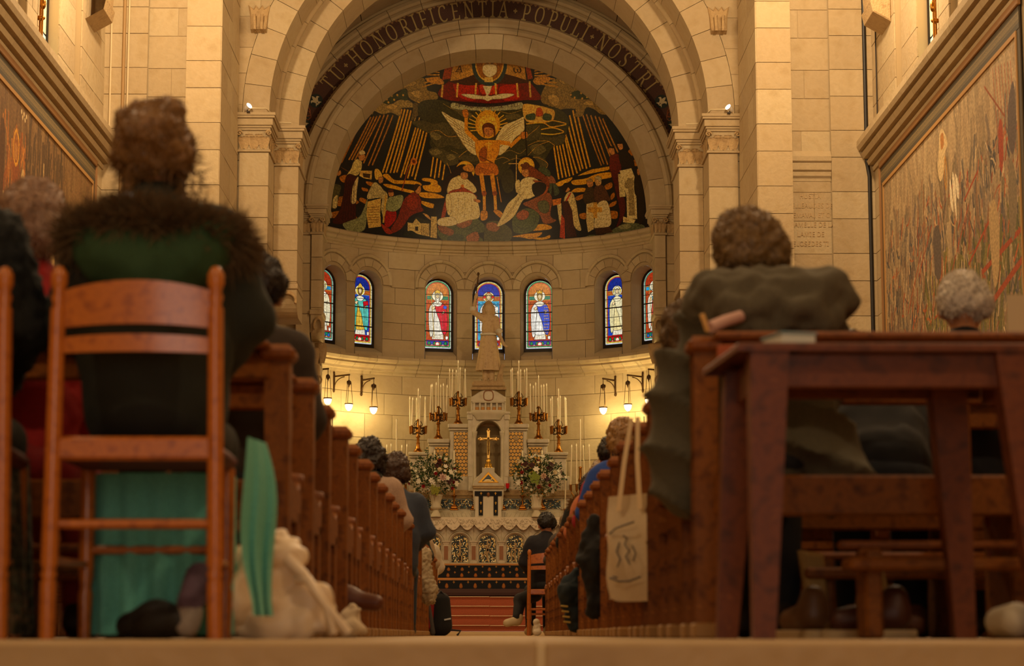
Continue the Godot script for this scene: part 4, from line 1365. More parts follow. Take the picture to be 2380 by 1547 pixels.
func lettered_band(w: Node3D, C: Vector2) -> void:
	var rows := []
	for r in [4.11, 4.57]:
		var row := PackedVector3Array()
		for q in arc(C, r, 0.0, PI, 60): row.append(Vector3(q.x, q.y, -44.4))
		rows.append(row)
	part(w, "mosaic_band", MB.new().grid(rows), mat("ffffff", 0.6, 0.0, {"albedo_texture": tex(ramped(noise_image(256, 256, 0.12, 8, 3), ["2c1408", "48240f", "5a2f14"])), "uv1_triplanar": true, "uv1_scale": Vector3(1.5, 1.5, 1.5)}))
	var gold := mat("a8925a", 0.5, 0.1)
	for e in [[4.125, 1.0], [4.555, -1.0]]:
		var sc := MB.new()
		var dk := MB.new()
		for k in 150:
			var a := PI * (k + 0.5) / 150.0
			var da := PI / 150.0 * 0.42
			var p := PackedVector2Array(arc(C, e[0], a - da, a + da, 2))
			p.append(C + Vector2(cos(a), sin(a)) * (e[0] + 0.05 * e[1]))
			sc.extrude(p, 0.0, 0.004, Transform3D(Basis.IDENTITY, Vector3(0, 0, -44.398)))
		var o := part(w, "scalloped_edge", sc, mat("86643a", 0.6))
	# letters
	var words := "TU+HONORIFICENTIA+POPULI+NOSTRI"
	var adv := {"I": 0.52, "+": 0.72, "F": 0.9, "L": 0.85, "E": 0.95, "P": 0.95, "S": 0.95, "T": 1.0, "O": 1.12, "N": 1.1, "H": 1.12, "U": 1.05, "C": 1.05, "A": 1.1, "R": 1.05}
	var total := 0.0
	for ch in words: total += adv[ch]
	var at := 0.0
	for ch in words:
		var mid: float = (at + adv[ch] * 0.5) / total
		at += adv[ch]
		var a := deg_to_rad(lerpf(143.2, 37.0, mid))
		var dir := Vector3(cos(a), sin(a), 0)
		if ch == "+":
			var cr := MB.new()
			var t := Transform3D(Basis(Vector3(0, 0, 1), a - PI / 2), Vector3(C.x, C.y, -44.398) + dir * 4.345)
			cr.extrude(P2([-0.012, -0.05, 0.012, -0.05, 0.012, -0.012, 0.04, -0.02, 0.04, 0.02, 0.012, 0.012, 0.012, 0.05, -0.012, 0.05, -0.012, 0.012, -0.04, 0.02, -0.04, -0.02, -0.012, -0.012]), 0.0, 0.005, t)
			part(w, "small_cross", cr, gold)
			continue
		var tm := TextMesh.new()
		tm.text = ch
		tm.font = font("Droid Serif")
		tm.font_size = 48
		tm.pixel_size = 0.0105
		tm.depth = 0.006
		tm.curve_step = 1.0
		var o := part(w, "letter", tm, gold)
		o.transform = Transform3D(Basis(Vector3(0, 0, 1), a - PI / 2).scaled_local(Vector3(0.62, 1.0, 1.0)), Vector3(C.x, C.y, -44.393) + dir * 4.343)
	for sx in [-1.0, 1.0]:
		for k in 2:
			var a: float = [deg_to_rad(32.6), deg_to_rad(25.6)][k]
			var p := Vector3(sx * cos(a), sin(a), 0) * 4.345 + Vector3(0, C.y, -44.398)
			var md := MB.new()
			md.extrude(PackedVector2Array(arc(Vector2.ZERO, 0.15, 0.0, TAU * 0.96, 20)), 0.0, 0.003, Transform3D(Basis.IDENTITY, p))
			part(w, "medallion", md, mat("16241e", 0.6))
			var fm := MB.new()
			fleur(fm, Transform3D(Basis(Vector3(0, 0, 1), -sx * 0.7), p + Vector3(0, 0, 0.004)), 0.25)
			part(w, "fleur_de_lis", fm, mat("c8b890", 0.6))
			var sw := MB.new()
			for j in 2:
				var pa := []
				for q in 9:
					var b := a + deg_to_rad(-3.2 - q * 0.35 + sin(q * 1.1 + j * 3.0) * 1.2)
					pa.append(Vector3(sx * cos(b), sin(b), 0) * (4.345 + 0.1 * sin(q * 0.8 + j * PI)) + Vector3(0, C.y, -44.394))
				sw.tube(pa, 0.012, 5)
			part(w, "scroll_tendril", sw, mat(["8a4a1c", "3a4a34"][k], 0.6))

func mosaic_lettering() -> void:
	var dome: Node3D = get_node("ceiling_apse")
	var place := func(s: String, x: float, y: float, size: float, col: String):
		var tm := TextMesh.new()
		tm.text = s
		tm.font = font("Droid Serif")
		tm.font_size = 32
		tm.pixel_size = size / 24.0
		tm.depth = 0.004
		var o := part(dome, "mosaic_letter", tm, mat(col, 0.6))
		var yy := y - 8.61
		var d := DC + sqrt(RA * RA - x * x - yy * yy)
		var nn := Vector3(-x, -yy, d - DC).normalized()
		o.transform = Transform3D(Basis(Vector3.RIGHT, atan2(nn.y, nn.z) * -0.0), Vector3(x, y, -d + 0.1))
		o.rotation = Vector3(asin(-nn.y), atan2(nn.x, nn.z), 0)
	place.call("A", -0.638, 12.12, 0.17, "2a1208")
	place.call("\u03c9", 0.611, 12.12, 0.2, "2a1208")
	var s := "DE PAR LE ROY DU CIEL"
	for k in s.length():
		if s[k] != " ":
			var u := (k - s.length() * 0.5 + 0.5) / (s.length() * 0.5)
			place.call(s[k], u * 0.7 - 0.03, 11.475 + 0.035 * u * u, 0.09, "3a1c0c")

const MOSAIC := [
["S", "8a5a1c", 0, [35, 964, 133, 904, 221, 926, 132, 968]],
["S", "8a5a1c", 0, [35, 1042, 108, 999, 208, 1020, 133, 1052]],
["S", "c8921e", 0, [362, 746, 392, 732, 433, 762, 489, 759, 546, 756, 592, 764, 597, 782, 525, 778, 448, 785, 412, 779]],
["S", "c8921e", 0, [366, 795, 422, 793, 484, 807, 551, 816, 540, 832, 448, 820, 387, 812]],
["S", "c8921e", 0, [608, 736, 650, 733, 696, 745, 702, 765, 723, 784, 712, 815, 628, 810, 608, 781, 649, 773, 655, 757, 608, 751]],
["S", "c8921e", 0, [597, 822, 681, 821, 738, 839, 728, 850, 628, 855, 587, 843]],
["S", "c8921e", 0, [587, 874, 675, 888, 675, 914, 628, 907]],
["S", "9a6418", 0, [261, 795, 301, 794, 326, 800, 301, 819, 271, 813]],
["S", "9a6418", 0, [236, 834, 271, 838, 271, 853, 241, 853]],
["S", "9a6418", 0, [231, 895, 270, 908, 260, 930, 221, 916]],
["S", "9a6418", 0, [106, 801, 144, 778, 153, 810, 124, 826]],
["S", "6a4416", 0, [98, 732, 145, 754, 174, 758, 145, 749]],
["S", "6a4416", 0, [127, 697, 164, 731, 184, 741, 145, 716]],
["S", "c8921e", 0, [1444, 769, 1480, 752, 1547, 738, 1532, 761, 1470, 786]],
["S", "c8921e", 0, [1548, 758, 1635, 752, 1695, 735, 1780, 737, 1786, 767, 1721, 772, 1635, 787, 1558, 784]],
["S", "c8921e", 0, [1583, 731, 1659, 706, 1710, 703, 1775, 703, 1770, 721, 1700, 726, 1624, 731]],
["S", "c8921e", 0, [1543, 822, 1574, 805, 1630, 811, 1630, 831, 1558, 829]],
["S", "9a6418", 0, [1569, 860, 1615, 845, 1635, 857, 1584, 882]],
["S", "9a6418", 0, [1746, 811, 1786, 797, 1791, 827, 1757, 837]],
["S", "9a6418", 0, [1782, 876, 1802, 859, 1807, 884, 1787, 902]],
["S", "9a6418", 0, [1777, 925, 1817, 911, 1812, 936, 1777, 946]],
["S", "9a6418", 0, [1595, 965, 1636, 964, 1631, 1000, 1600, 992]],
["S", "9a6418", 0, [1777, 971, 1822, 978, 1822, 1019, 1787, 1014]],
["S", "9a6418", 0, [1880, 638, 1899, 628, 1919, 660, 1891, 668]],
["S", "9a6418", 0, [1901, 698, 1930, 695, 1945, 731, 1912, 723]],
["S", "c8921e", 0, [1256, 1044, 1346, 1011, 1414, 1025, 1414, 1046, 1325, 1052]],
["S", "c8921e", 0, [1172, 1084, 1251, 1070, 1304, 1067, 1361, 1064, 1346, 1085, 1293, 1104, 1230, 1091]],
["S", "c8921e", 0, [1272, 1092, 1367, 1096, 1408, 1083, 1408, 1104, 1346, 1111]],
["S", "c8921e", 0, [1108, 1115, 1156, 1111, 1219, 1128, 1335, 1124, 1367, 1134, 1230, 1139, 1124, 1137]],
["L", "c8921e", 7.5, [362, 727, 485, 362]],
["L", "c8921e", 7.5, [382, 726, 503, 360]],
["L", "c8921e", 7.5, [408, 723, 522, 360]],
["L", "c8921e", 7.5, [430, 720, 540, 362]],
["L", "c8921e", 7.5, [448, 716, 558, 362]],
["L", "c8921e", 7.5, [471, 743, 567, 451]],
["L", "c8921e", 7.5, [494, 721, 583, 452]],
["L", "c8921e", 7.5, [515, 744, 599, 453]],
["L", "c8921e", 7.5, [541, 729, 617, 458]],
["L", "c8921e", 7.5, [559, 747, 636, 466]],
["L", "9a6a1c", 6, [163, 689, 298, 432]],
["L", "9a6a1c", 6, [180, 685, 316, 426]],
["L", "9a6a1c", 6, [197, 684, 334, 421]],
["L", "9a6a1c", 6, [219, 663, 355, 413]],
["L", "9a6a1c", 6, [248, 691, 378, 407]],
["L", "9a6a1c", 6, [277, 700, 401, 403]],
["L", "9a6a1c", 6, [300, 694, 430, 401]],
["L", "c8921e", 7, [657, 722, 676, 603]],
["L", "c8921e", 7, [681, 731, 700, 614]],
["L", "c8921e", 7, [707, 724, 723, 620]],
["L", "c8921e", 7, [731, 738, 747, 643]],
["L", "b0904a", 6, [560, 415, 568, 392]],
["L", "b0904a", 6, [586, 412, 594, 389]],
["L", "b0904a", 6, [611, 410, 619, 387]],
["L", "b0904a", 6, [637, 408, 645, 385]],
["L", "b0904a", 6, [663, 406, 671, 383]],
["L", "c8921e", 7.5, [1465, 741, 1431, 544]],
["L", "c8921e", 7.5, [1488, 735, 1449, 538]],
["L", "c8921e", 7.5, [1511, 732, 1467, 542]],
["L", "c8921e", 7.5, [1532, 729, 1485, 534]],
["L", "c8921e", 7.5, [1555, 724, 1500, 507]],
["L", "c8921e", 7.5, [1578, 716, 1492, 451]],
["L", "c8921e", 7.5, [1598, 703, 1514, 426]],
["L", "c8921e", 7.5, [1613, 693, 1526, 388]],
["L", "c8921e", 7.5, [1636, 696, 1545, 364]],
["L", "c8921e", 7.5, [1657, 688, 1565, 357]],
["L", "9a6a1c", 6, [1724, 688, 1601, 383]],
["L", "9a6a1c", 6, [1739, 683, 1628, 395]],
["L", "9a6a1c", 6, [1762, 689, 1654, 404]],
["L", "9a6a1c", 6, [1778, 651, 1680, 412]],
["L", "9a6a1c", 6, [1803, 636, 1703, 420]],
["L", "9a6a1c", 6, [1822, 631, 1726, 433]],
["L", "8a5a1c", 4, [60, 832, 168, 590]],
["L", "8a5a1c", 4, [80, 792, 189, 553]],
["L", "8a5a1c", 4, [100, 753, 210, 517]],
["L", "8a5a1c", 4, [121, 715, 232, 481]],
["S", "8a7a4e", 0, [281, 405, 332, 357, 381, 336, 416, 347, 466, 318, 517, 307, 562, 331, 551, 345, 480, 358, 474, 398, 419, 389, 369, 405, 320, 397, 310, 416]],
["S", "2a3418", 0, [362, 335, 408, 298, 457, 290, 504, 255, 523, 281, 517, 311, 462, 314, 406, 348]],
["S", "7c6a3c", 0, [434, 270, 499, 244, 561, 200, 617, 189, 636, 215, 645, 247, 696, 255, 706, 284, 654, 309, 613, 322, 557, 310, 527, 293, 514, 254, 453, 279]],
["S", "a08a56", 0, [464, 261, 514, 233, 561, 208, 575, 226, 524, 244]],
["S", "a08a56", 0, [543, 270, 584, 253, 609, 271, 583, 295]],
["S", "a08a56", 0, [390, 363, 431, 340, 460, 353, 420, 376]],
["S", "5a4f30", 0, [562, 318, 633, 337, 715, 335, 762, 350, 788, 375, 735, 396, 653, 393, 591, 381, 540, 417, 551, 363]],
["W", "d0a038", 2, [578, 312, 623, 321, 643, 336, 705, 340, 731, 347]],
["D", "c89a3c", 5.72, [427, 303]],
["D", "c89a3c", 5.72, [495, 289]],
["D", "c89a3c", 5.72, [397, 325]],
["D", "c89a3c", 5.72, [441, 320]],
["D", "c89a3c", 5.72, [406, 338]],
["D", "c89a3c", 5.72, [460, 294]],
["S", "7c6a3c", 0, [1344, 274, 1378, 214, 1418, 198, 1468, 188, 1514, 197, 1565, 232, 1622, 272, 1674, 330, 1765, 409, 1717, 409, 1671, 375, 1625, 360, 1602, 400, 1556, 394, 1565, 360, 1474, 350, 1454, 378, 1412, 353, 1391, 320, 1360, 309]],
["S", "2a3418", 0, [1522, 279, 1562, 267, 1622, 272, 1674, 326, 1654, 322, 1609, 315, 1553, 303]],
["S", "a08a56", 0, [1390, 273, 1431, 268, 1462, 297, 1443, 329, 1406, 313]],
["S", "a08a56", 0, [1454, 202, 1489, 198, 1520, 218, 1485, 225]],
["S", "a08a56", 0, [1600, 335, 1649, 326, 1670, 354, 1625, 347]],
["D", "c89a3c", 5.72, [1530, 282]],
["D", "c89a3c", 5.72, [1592, 282]],
["D", "c89a3c", 5.72, [1553, 299]],
["D", "c89a3c", 5.72, [1599, 310]],
["D", "c89a3c", 5.72, [1617, 280]],
["D", "c89a3c", 5.72, [1628, 306]],
["S", "3a2f1c", 0, [556, 192, 618, 158, 632, 164, 617, 189]],
["S", "8a1c10", 0, [556, 189, 618, 158, 622, 177, 586, 189]],
["S", "8a1c10", 0, [1417, 162, 1452, 162, 1478, 185, 1433, 183]],
["S", "34351f", 0, [603, 310, 737, 290, 840, 319, 1028, 324, 1236, 311, 1422, 332, 1516, 394, 1508, 483, 1426, 551, 1365, 624, 1281, 590, 1186, 616, 1092, 733, 965, 654, 839, 618, 734, 593, 651, 532, 693, 454, 591, 390]],
["W", "8a7434", 2.2, [737, 307, 819, 338, 903, 326, 986, 342]],
["W", "8a7434", 2.2, [1080, 333, 1153, 352, 1226, 337]],
["W", "8a7434", 2.2, [786, 562, 860, 588, 933, 576, 965, 605]],
["W", "8a7434", 2.2, [1091, 585, 1155, 557, 1218, 578, 1259, 551]],
["W", "8a7434", 2.2, [1113, 634, 1186, 606, 1249, 618]],
["W", "8a7434", 2.2, [672, 492, 735, 470, 797, 494, 839, 531]],
["W", "8a7434", 2.2, [1280, 485, 1363, 518, 1426, 504, 1467, 526]],
["W", "8a7434", 2.2, [1080, 387, 1143, 370, 1206, 385]],
["S", "565236", 0, [799, 321, 882, 335, 934, 370, 861, 372]],
["S", "565236", 0, [1122, 361, 1195, 354, 1226, 373, 1153, 388]],
["S", "565236", 0, [1280, 542, 1343, 526, 1385, 567, 1323, 592]],
["S", "45432c", 0, [544, 426, 611, 406, 683, 418, 735, 405, 787, 420, 834, 446, 839, 483, 786, 514, 745, 488, 683, 482, 610, 460]],
["S", "45432c", 0, [652, 472, 683, 461, 724, 477, 766, 484, 818, 476, 870, 517, 886, 545, 818, 552, 776, 535, 713, 553, 672, 522]],
["S", "45432c", 0, [645, 572, 682, 550, 734, 556, 786, 578, 839, 580, 960, 587, 960, 616, 902, 627, 838, 614, 828, 639, 760, 652, 713, 615, 671, 604]],
["S", "45432c", 0, [1258, 421, 1341, 426, 1353, 491, 1301, 507, 1259, 500]],
["S", "45432c", 0, [1342, 476, 1415, 495, 1492, 488, 1493, 535, 1442, 544, 1395, 517, 1343, 523]],
["S", "45432c", 0, [1302, 593, 1365, 606, 1396, 647, 1386, 676, 1334, 678, 1344, 649]],
["S", "6a6444", 0, [652, 477, 683, 465, 729, 486, 693, 511]],
["S", "6a6444", 0, [651, 576, 692, 559, 734, 576, 682, 598]],
["S", "6a6444", 0, [755, 594, 797, 582, 817, 605, 775, 622]],
["W", "c09030", 1.8, [657, 467, 709, 454, 766, 484, 834, 481, 860, 522, 886, 545]],
["W", "c09030", 1.8, [760, 637, 775, 666, 786, 700]],
["W", "c09030", 1.8, [1269, 477, 1321, 443, 1341, 426]],
["W", "c09030", 1.8, [1270, 534, 1332, 513, 1395, 517, 1437, 544]],
["W", "c09030", 1.8, [1270, 592, 1333, 537, 1405, 518]],
["W", "c09030", 1.8, [1302, 603, 1344, 610, 1396, 647, 1376, 680]],
["W", "c09030", 1.8, [1065, 611, 1113, 597, 1155, 612]],
["W", "c09030", 1.8, [833, 600, 891, 559, 944, 578]],
["S", "4a5638", 0, [702, 1028, 759, 1014, 812, 976, 881, 958, 944, 967, 997, 1009, 997, 1051, 944, 1068, 987, 1099, 971, 1137, 839, 1139, 776, 1131, 712, 1096]],
["S", "8a5a3a", 0, [812, 1002, 865, 969, 918, 978, 902, 1015, 849, 1032]],
["S", "7a4e34", 0, [702, 1022, 749, 1025, 802, 1050, 786, 1082, 723, 1064]],
["S", "8a5a3a", 0, [881, 1085, 944, 1052, 965, 1089, 944, 1132, 902, 1127]],
["S", "3c4a3a", 0, [765, 1094, 828, 1070, 865, 1090, 828, 1124, 776, 1120]],
["S", "4a4e36", 0, [1003, 1009, 1050, 982, 1114, 998, 1167, 1042, 1167, 1100, 1114, 1132, 1003, 1137]],
["S", "8a5e44", 0, [1008, 1003, 1055, 993, 1093, 1019, 1071, 1051, 1018, 1040]],
["S", "485638", 0, [1182, 958, 1240, 912, 1303, 915, 1346, 948, 1325, 1031, 1262, 1065, 1188, 1058, 1172, 999]],
["S", "8a4e2c", 0, [1198, 948, 1240, 917, 1277, 934, 1267, 971, 1219, 980]],
["S", "7a4a2e", 0, [1240, 881, 1303, 853, 1366, 825, 1408, 822, 1424, 869, 1414, 962, 1450, 995, 1377, 1012, 1346, 953, 1303, 915]],
["S", "50563c", 0, [1335, 875, 1387, 867, 1408, 910, 1387, 945, 1346, 927]],
["S", "7c4e34", 0, [1381, 725, 1418, 717, 1444, 749, 1439, 779, 1408, 777]],
["S", "3e4a36", 0, [1334, 673, 1376, 665, 1412, 697, 1407, 722, 1365, 704]],
["S", "3e4a3c", 0, [1397, 771, 1444, 769, 1470, 817, 1450, 840, 1413, 828]],
["S", "55604e", 0, [1585, 1122, 1661, 1103, 1737, 1112, 1817, 1075, 1886, 1055, 1973, 1088, 1972, 1124, 1856, 1139, 1712, 1146, 1533, 1144, 1377, 1134, 1481, 1119]],
["S", "7a8068", 0, [1827, 1072, 1886, 1061, 1905, 1090, 1857, 1097]],
["S", "6a7058", 0, [1626, 1120, 1687, 1116, 1676, 1136]],
["W", "2a2c1e", 2, [812, 1002, 865, 1037, 918, 1031, 986, 982]],
["W", "2a2c1e", 2, [1188, 1005, 1235, 1038, 1304, 1019, 1325, 952]],
["S", "6a1408", 0, [707, 258, 769, 196, 842, 175, 1027, 179, 1203, 175, 1275, 194, 1349, 283, 1256, 286, 1153, 290, 1028, 298, 892, 291, 768, 288]],
["S", "9a1e0c", 0, [800, 210, 862, 199, 955, 213, 944, 281, 851, 275]],
["S", "9a1e0c", 0, [1090, 212, 1193, 207, 1215, 275, 1111, 281]],
["S", "a8300f", 0, [976, 188, 1069, 187, 1069, 246, 976, 246]],
["S", "3a2010", 0, [769, 188, 852, 143, 935, 132, 1017, 163, 1110, 132, 1213, 151, 1275, 194, 1152, 197, 1027, 196, 893, 206]],
["P", "a8823c", 0, [802, 115, 843, 90, 904, 80, 986, 108, 976, 139, 852, 179, 785, 191]],
["P", "a8823c", 0, [1140, 79, 1191, 96, 1243, 121, 1255, 185, 1193, 166, 1079, 139, 1079, 108]],
["D", "2a3c44", 109.2, [1027, 100]],
["D", "c0983c", 88.4, [1027, 100]],
["D", "8a5a1c", 80.6, [1027, 100]],
["S", "b08a50", 0, [991, 78, 1063, 78, 1071, 116, 1053, 131, 1002, 131, 986, 116]],
["S", "d8cfae", 0, [986, 116, 1012, 104, 1048, 104, 1071, 116, 1067, 147, 1027, 165, 991, 147]],
["S", "6a4a24", 0, [986, 78, 1027, 69, 1070, 78, 1063, 89, 996, 89]],
["L", "3a2410", 3, [1007, 99, 1019, 97]],
["L", "3a2410", 3, [1038, 97, 1052, 99]],
["P", "c8a860", 0, [996, 165, 1048, 165, 1048, 189, 996, 189]],
["L", "c0a04c", 9, [739, 198, 731, 273]],
["L", "c0a04c", 9, [831, 200, 824, 268]],
["L", "c0a04c", 9, [945, 196, 938, 264]],
["L", "c0a04c", 9, [1064, 196, 1070, 263]],
["L", "c0a04c", 9, [1198, 199, 1205, 266]],
["L", "c0a04c", 9, [1275, 194, 1283, 270]],
["S", "b0803c", 0, [642, 190, 698, 177, 739, 190, 743, 210, 697, 213, 647, 206]],
["S", "b0803c", 0, [1296, 188, 1346, 171, 1403, 184, 1388, 203, 1327, 214]],
["P", "8a3a14", 0, [756, 118, 787, 101, 802, 103, 785, 179, 734, 190]],
["P", "8a3a14", 0, [1243, 99, 1273, 112, 1296, 180, 1265, 182]],
["L", "b08428", 5, [615, 233, 718, 199]],
["L", "b08428", 5, [1450, 233, 1306, 201]],
["L", "b08428", 5, [624, 213, 718, 188]],
["L", "b08428", 5, [1439, 213, 1306, 189]],
["L", "b08428", 5, [633, 193, 719, 177]],
["L", "b08428", 5, [1428, 193, 1306, 178]],
["L", "b08428", 5, [641, 173, 719, 166]],
["L", "b08428", 5, [1417, 173, 1305, 167]],
["L", "b08428", 5, [650, 154, 719, 155]],
["L", "b08428", 5, [1407, 153, 1305, 156]],
["L", "b08428", 5, [659, 134, 719, 144]],
["L", "b08428", 5, [1396, 133, 1305, 145]],
["L", "b08428", 5, [668, 115, 720, 133]],
["L", "b08428", 5, [1385, 114, 1305, 134]],
["S", "c8c8a8", 0, [851, 254, 924, 251, 996, 259, 1012, 246, 1033, 259, 1111, 247, 1183, 253, 1121, 272, 1048, 276, 1017, 285, 986, 276, 913, 273]],
["P", "c8c8a8", 0, [986, 208, 1043, 208, 1026, 250, 1007, 250]],
["S", "9aa08a", 0, [799, 299, 903, 313, 1017, 315, 1132, 307, 1225, 295, 1228, 328, 1132, 334, 1017, 337, 903, 335, 796, 330]],
["L", "d8a02c", 5, [951, 443, 905, 447]],
["L", "d8a02c", 5, [945, 429, 896, 426]],
["L", "d8a02c", 5, [944, 414, 894, 404]],
["L", "d8a02c", 5, [949, 400, 902, 382]],
["L", "d8a02c", 5, [958, 387, 918, 362]],
["L", "d8a02c", 5, [972, 377, 941, 345]],
["L", "d8a02c", 5, [989, 369, 969, 334]],
["L", "d8a02c", 5, [1007, 365, 1000, 328]],
["L", "d8a02c", 5, [1027, 365, 1033, 327]],
["L", "d8a02c", 5, [1046, 369, 1065, 333]],
["L", "d8a02c", 5, [1062, 376, 1093, 344]],
["L", "d8a02c", 5, [1076, 386, 1116, 361]],
["L", "d8a02c", 5, [1086, 399, 1132, 380]],
["L", "d8a02c", 5, [1090, 413, 1140, 402]],
["L", "d8a02c", 5, [1090, 428, 1140, 424]],
["L", "d8a02c", 5, [1084, 442, 1130, 446]],
["D", "c8901f", 78, [1017, 410]],
["D", "d8a83a", 57.2, [1017, 414]],
["S", "d2c49a", 0, [729, 350, 798, 379, 871, 403, 902, 453, 944, 490, 965, 537, 954, 585, 902, 567, 855, 511, 813, 456, 767, 403]],
["S", "d2c49a", 0, [1247, 373, 1195, 390, 1122, 415, 1091, 452, 1065, 499, 1049, 556, 1091, 585, 1144, 547, 1186, 491, 1238, 455, 1253, 419]],
["W", "4a3c20", 1.6, [741, 360, 819, 405, 902, 463]],
["W", "4a3c20", 1.6, [1242, 384, 1175, 412, 1091, 480]],
["W", "4a3c20", 1.6, [755, 382, 831, 425, 910, 477]],
["W", "4a3c20", 1.6, [1226, 403, 1162, 432, 1085, 493]],
["W", "4a3c20", 1.6, [770, 405, 844, 445, 919, 492]],
["W", "4a3c20", 1.6, [1209, 423, 1150, 452, 1079, 506]],
["W", "4a3c20", 1.6, [784, 428, 856, 465, 927, 507]],
["W", "4a3c20", 1.6, [1193, 443, 1137, 472, 1072, 520]],
["W", "4a3c20", 1.6, [799, 451, 868, 485, 936, 522]],
["W", "4a3c20", 1.6, [1176, 463, 1125, 493, 1066, 533]],
["W", "4a3c20", 1.6, [813, 475, 881, 505, 944, 537]],
["W", "4a3c20", 1.6, [1159, 483, 1112, 513, 1060, 546]],
["W", "4a3c20", 1.6, [828, 499, 894, 526, 952, 553]],
["W", "4a3c20", 1.6, [1143, 503, 1100, 534, 1053, 560]],
["W", "6a5a34", 1.2, [798, 375, 829, 437, 849, 511]],
["W", "6a5a34", 1.2, [824, 386, 852, 460, 873, 524]],
["W", "6a5a34", 1.2, [850, 398, 875, 484, 896, 537]],
["W", "6a5a34", 1.2, [876, 410, 898, 508, 919, 549]],
["W", "6a5a34", 1.2, [902, 422, 921, 532, 942, 562]],
["L", "c8861c", 17, [882, 362, 881, 445]],
["L", "c8861c", 20, [883, 449, 954, 509]],
["S", "b07028", 0, [856, 341, 887, 331, 897, 362, 871, 376]],
["L", "c8861c", 19, [1081, 508, 1154, 519]],
["L", "c8861c", 17, [1160, 533, 1233, 474]],
["S", "b07028", 0, [1227, 460, 1264, 457, 1264, 489, 1233, 493]],
["S", "c8861c", 0, [939, 509, 986, 497, 1049, 497, 1091, 508, 1086, 575, 1060, 624, 1065, 683, 954, 684, 965, 624, 944, 576]],
["S", "a8641a", 0, [949, 639, 1007, 629, 1071, 639, 1083, 698, 1013, 703, 942, 699]],
["S", "8a4a12", 0, [965, 561, 1007, 537, 1007, 614, 970, 614]],
["L", "5a3410", 5, [965, 590, 1049, 629]],
["L", "e8b84c", 4, [1023, 503, 1023, 546]],
["L", "e8b84c", 4, [1007, 518, 1041, 518]],
["L", "c8861c", 21, [976, 698, 992, 804]],
["L", "c8861c", 21, [1044, 698, 1060, 804]],
["L", "d0963a", 15, [995, 815, 997, 928]],
["L", "d0963a", 15, [1062, 814, 1069, 928]],
["D", "8a4a14", 15.6, [995, 813]],
["D", "8a4a14", 15.6, [1062, 812]],
["S", "b8842c", 0, [976, 923, 1013, 923, 1013, 970, 976, 979]],
["S", "b8842c", 0, [1055, 918, 1092, 918, 1119, 949, 1108, 970, 1066, 939]],
["L", "6a3a10", 1.6, [952, 644, 948, 694]],
["L", "6a3a10", 1.6, [957, 646, 971, 694]],
["L", "6a3a10", 1.6, [961, 648, 995, 693]],
["L", "6a3a10", 1.6, [965, 650, 1018, 693]],
["L", "6a3a10", 1.6, [969, 652, 1041, 693]],
["L", "6a3a10", 1.6, [973, 654, 1064, 693]],
["S", "a87040", 0, [991, 419, 1049, 419, 1051, 456, 1023, 478, 994, 456]],
["S", "5a2a0c", 0, [984, 442, 986, 415, 1017, 401, 1054, 414, 1065, 452, 1057, 484, 1049, 433, 996, 428, 997, 480]],
["L", "3a2010", 2.4, [1005, 440, 1015, 440]],
["L", "3a2010", 2.4, [1030, 440, 1041, 440]],
["L", "6a2a14", 2, [1018, 464, 1030, 464]],
["L", "181410", 6, [1241, 285, 1265, 619]],
["S", "c8a050", 0, [1236, 311, 1298, 310, 1391, 334, 1433, 355, 1424, 403, 1362, 412, 1258, 397]],
["S", "a84a20", 0, [1324, 333, 1350, 335, 1361, 371, 1320, 373]],
["S", "3a4a3a", 0, [1257, 365, 1309, 359, 1310, 390, 1263, 388]],
["S", "3a4a3a", 0, [1371, 363, 1413, 375, 1408, 401, 1362, 393]],
["W", "d8a02c", 5, [1258, 412, 1362, 412, 1414, 438, 1506, 433]],
["W", "d8a02c", 5, [1352, 448, 1425, 444, 1492, 472, 1425, 480, 1352, 471]],
["W", "d8a02c", 4, [1362, 412, 1424, 405, 1506, 428]],
["S", "34341f", 0, [1102, 714, 1155, 665, 1187, 715, 1177, 796, 1124, 805]],
["L", "b07a20", 5, [1076, 713, 1103, 866]],
["D", "c8921e", 59.8, [875, 680]],
["D", "d8a838", 52, [875, 680]],
["D", "c8921e", 52, [1260, 653]],
["D", "d8a838", 44.2, [1260, 653]],
["S", "20130a", 0, [823, 657, 860, 641, 902, 655, 923, 704, 965, 754, 976, 825, 923, 805, 902, 735, 828, 707, 796, 758, 733, 822, 744, 740, 796, 688]],
["S", "c8bc94", 0, [775, 749, 812, 717, 860, 716, 923, 754, 944, 805, 859, 817, 765, 820]],
["S", "8a3a18", 0, [765, 820, 838, 787, 859, 776, 944, 825, 933, 846, 849, 807, 775, 861, 744, 977, 723, 967]],
["S", "d0c69e", 0, [770, 825, 838, 807, 923, 815, 955, 866, 965, 960, 891, 982, 823, 1005, 775, 986, 786, 902]],
["S", "cabf96", 0, [754, 831, 780, 830, 791, 922, 770, 954, 754, 903]],
["S", "d8d0ac", 0, [712, 978, 796, 964, 823, 1005, 765, 1023, 702, 1015]],
["S", "a87848", 0, [849, 691, 886, 690, 891, 717, 870, 731, 849, 718]],
["S", "b07a30", 0, [860, 656, 902, 640, 928, 664, 918, 684, 870, 676]],
["D", "b06a1c", 10.4, [857, 771]],
["S", "a87848", 0, [933, 846, 970, 856, 965, 871, 933, 861]],
["W", "8a7e58", 1.5, [796, 840, 800, 901, 793, 974]],
["W", "8a7e58", 1.5, [828, 838, 832, 900, 825, 973]],
["W", "8a7e58", 1.5, [870, 837, 874, 899, 867, 972]],
["W", "8a7e58", 1.5, [912, 836, 917, 898, 909, 971]],
["S", "6a3410", 0, [1234, 657, 1281, 649, 1334, 681, 1397, 734, 1403, 795, 1355, 742, 1292, 719, 1250, 707]],
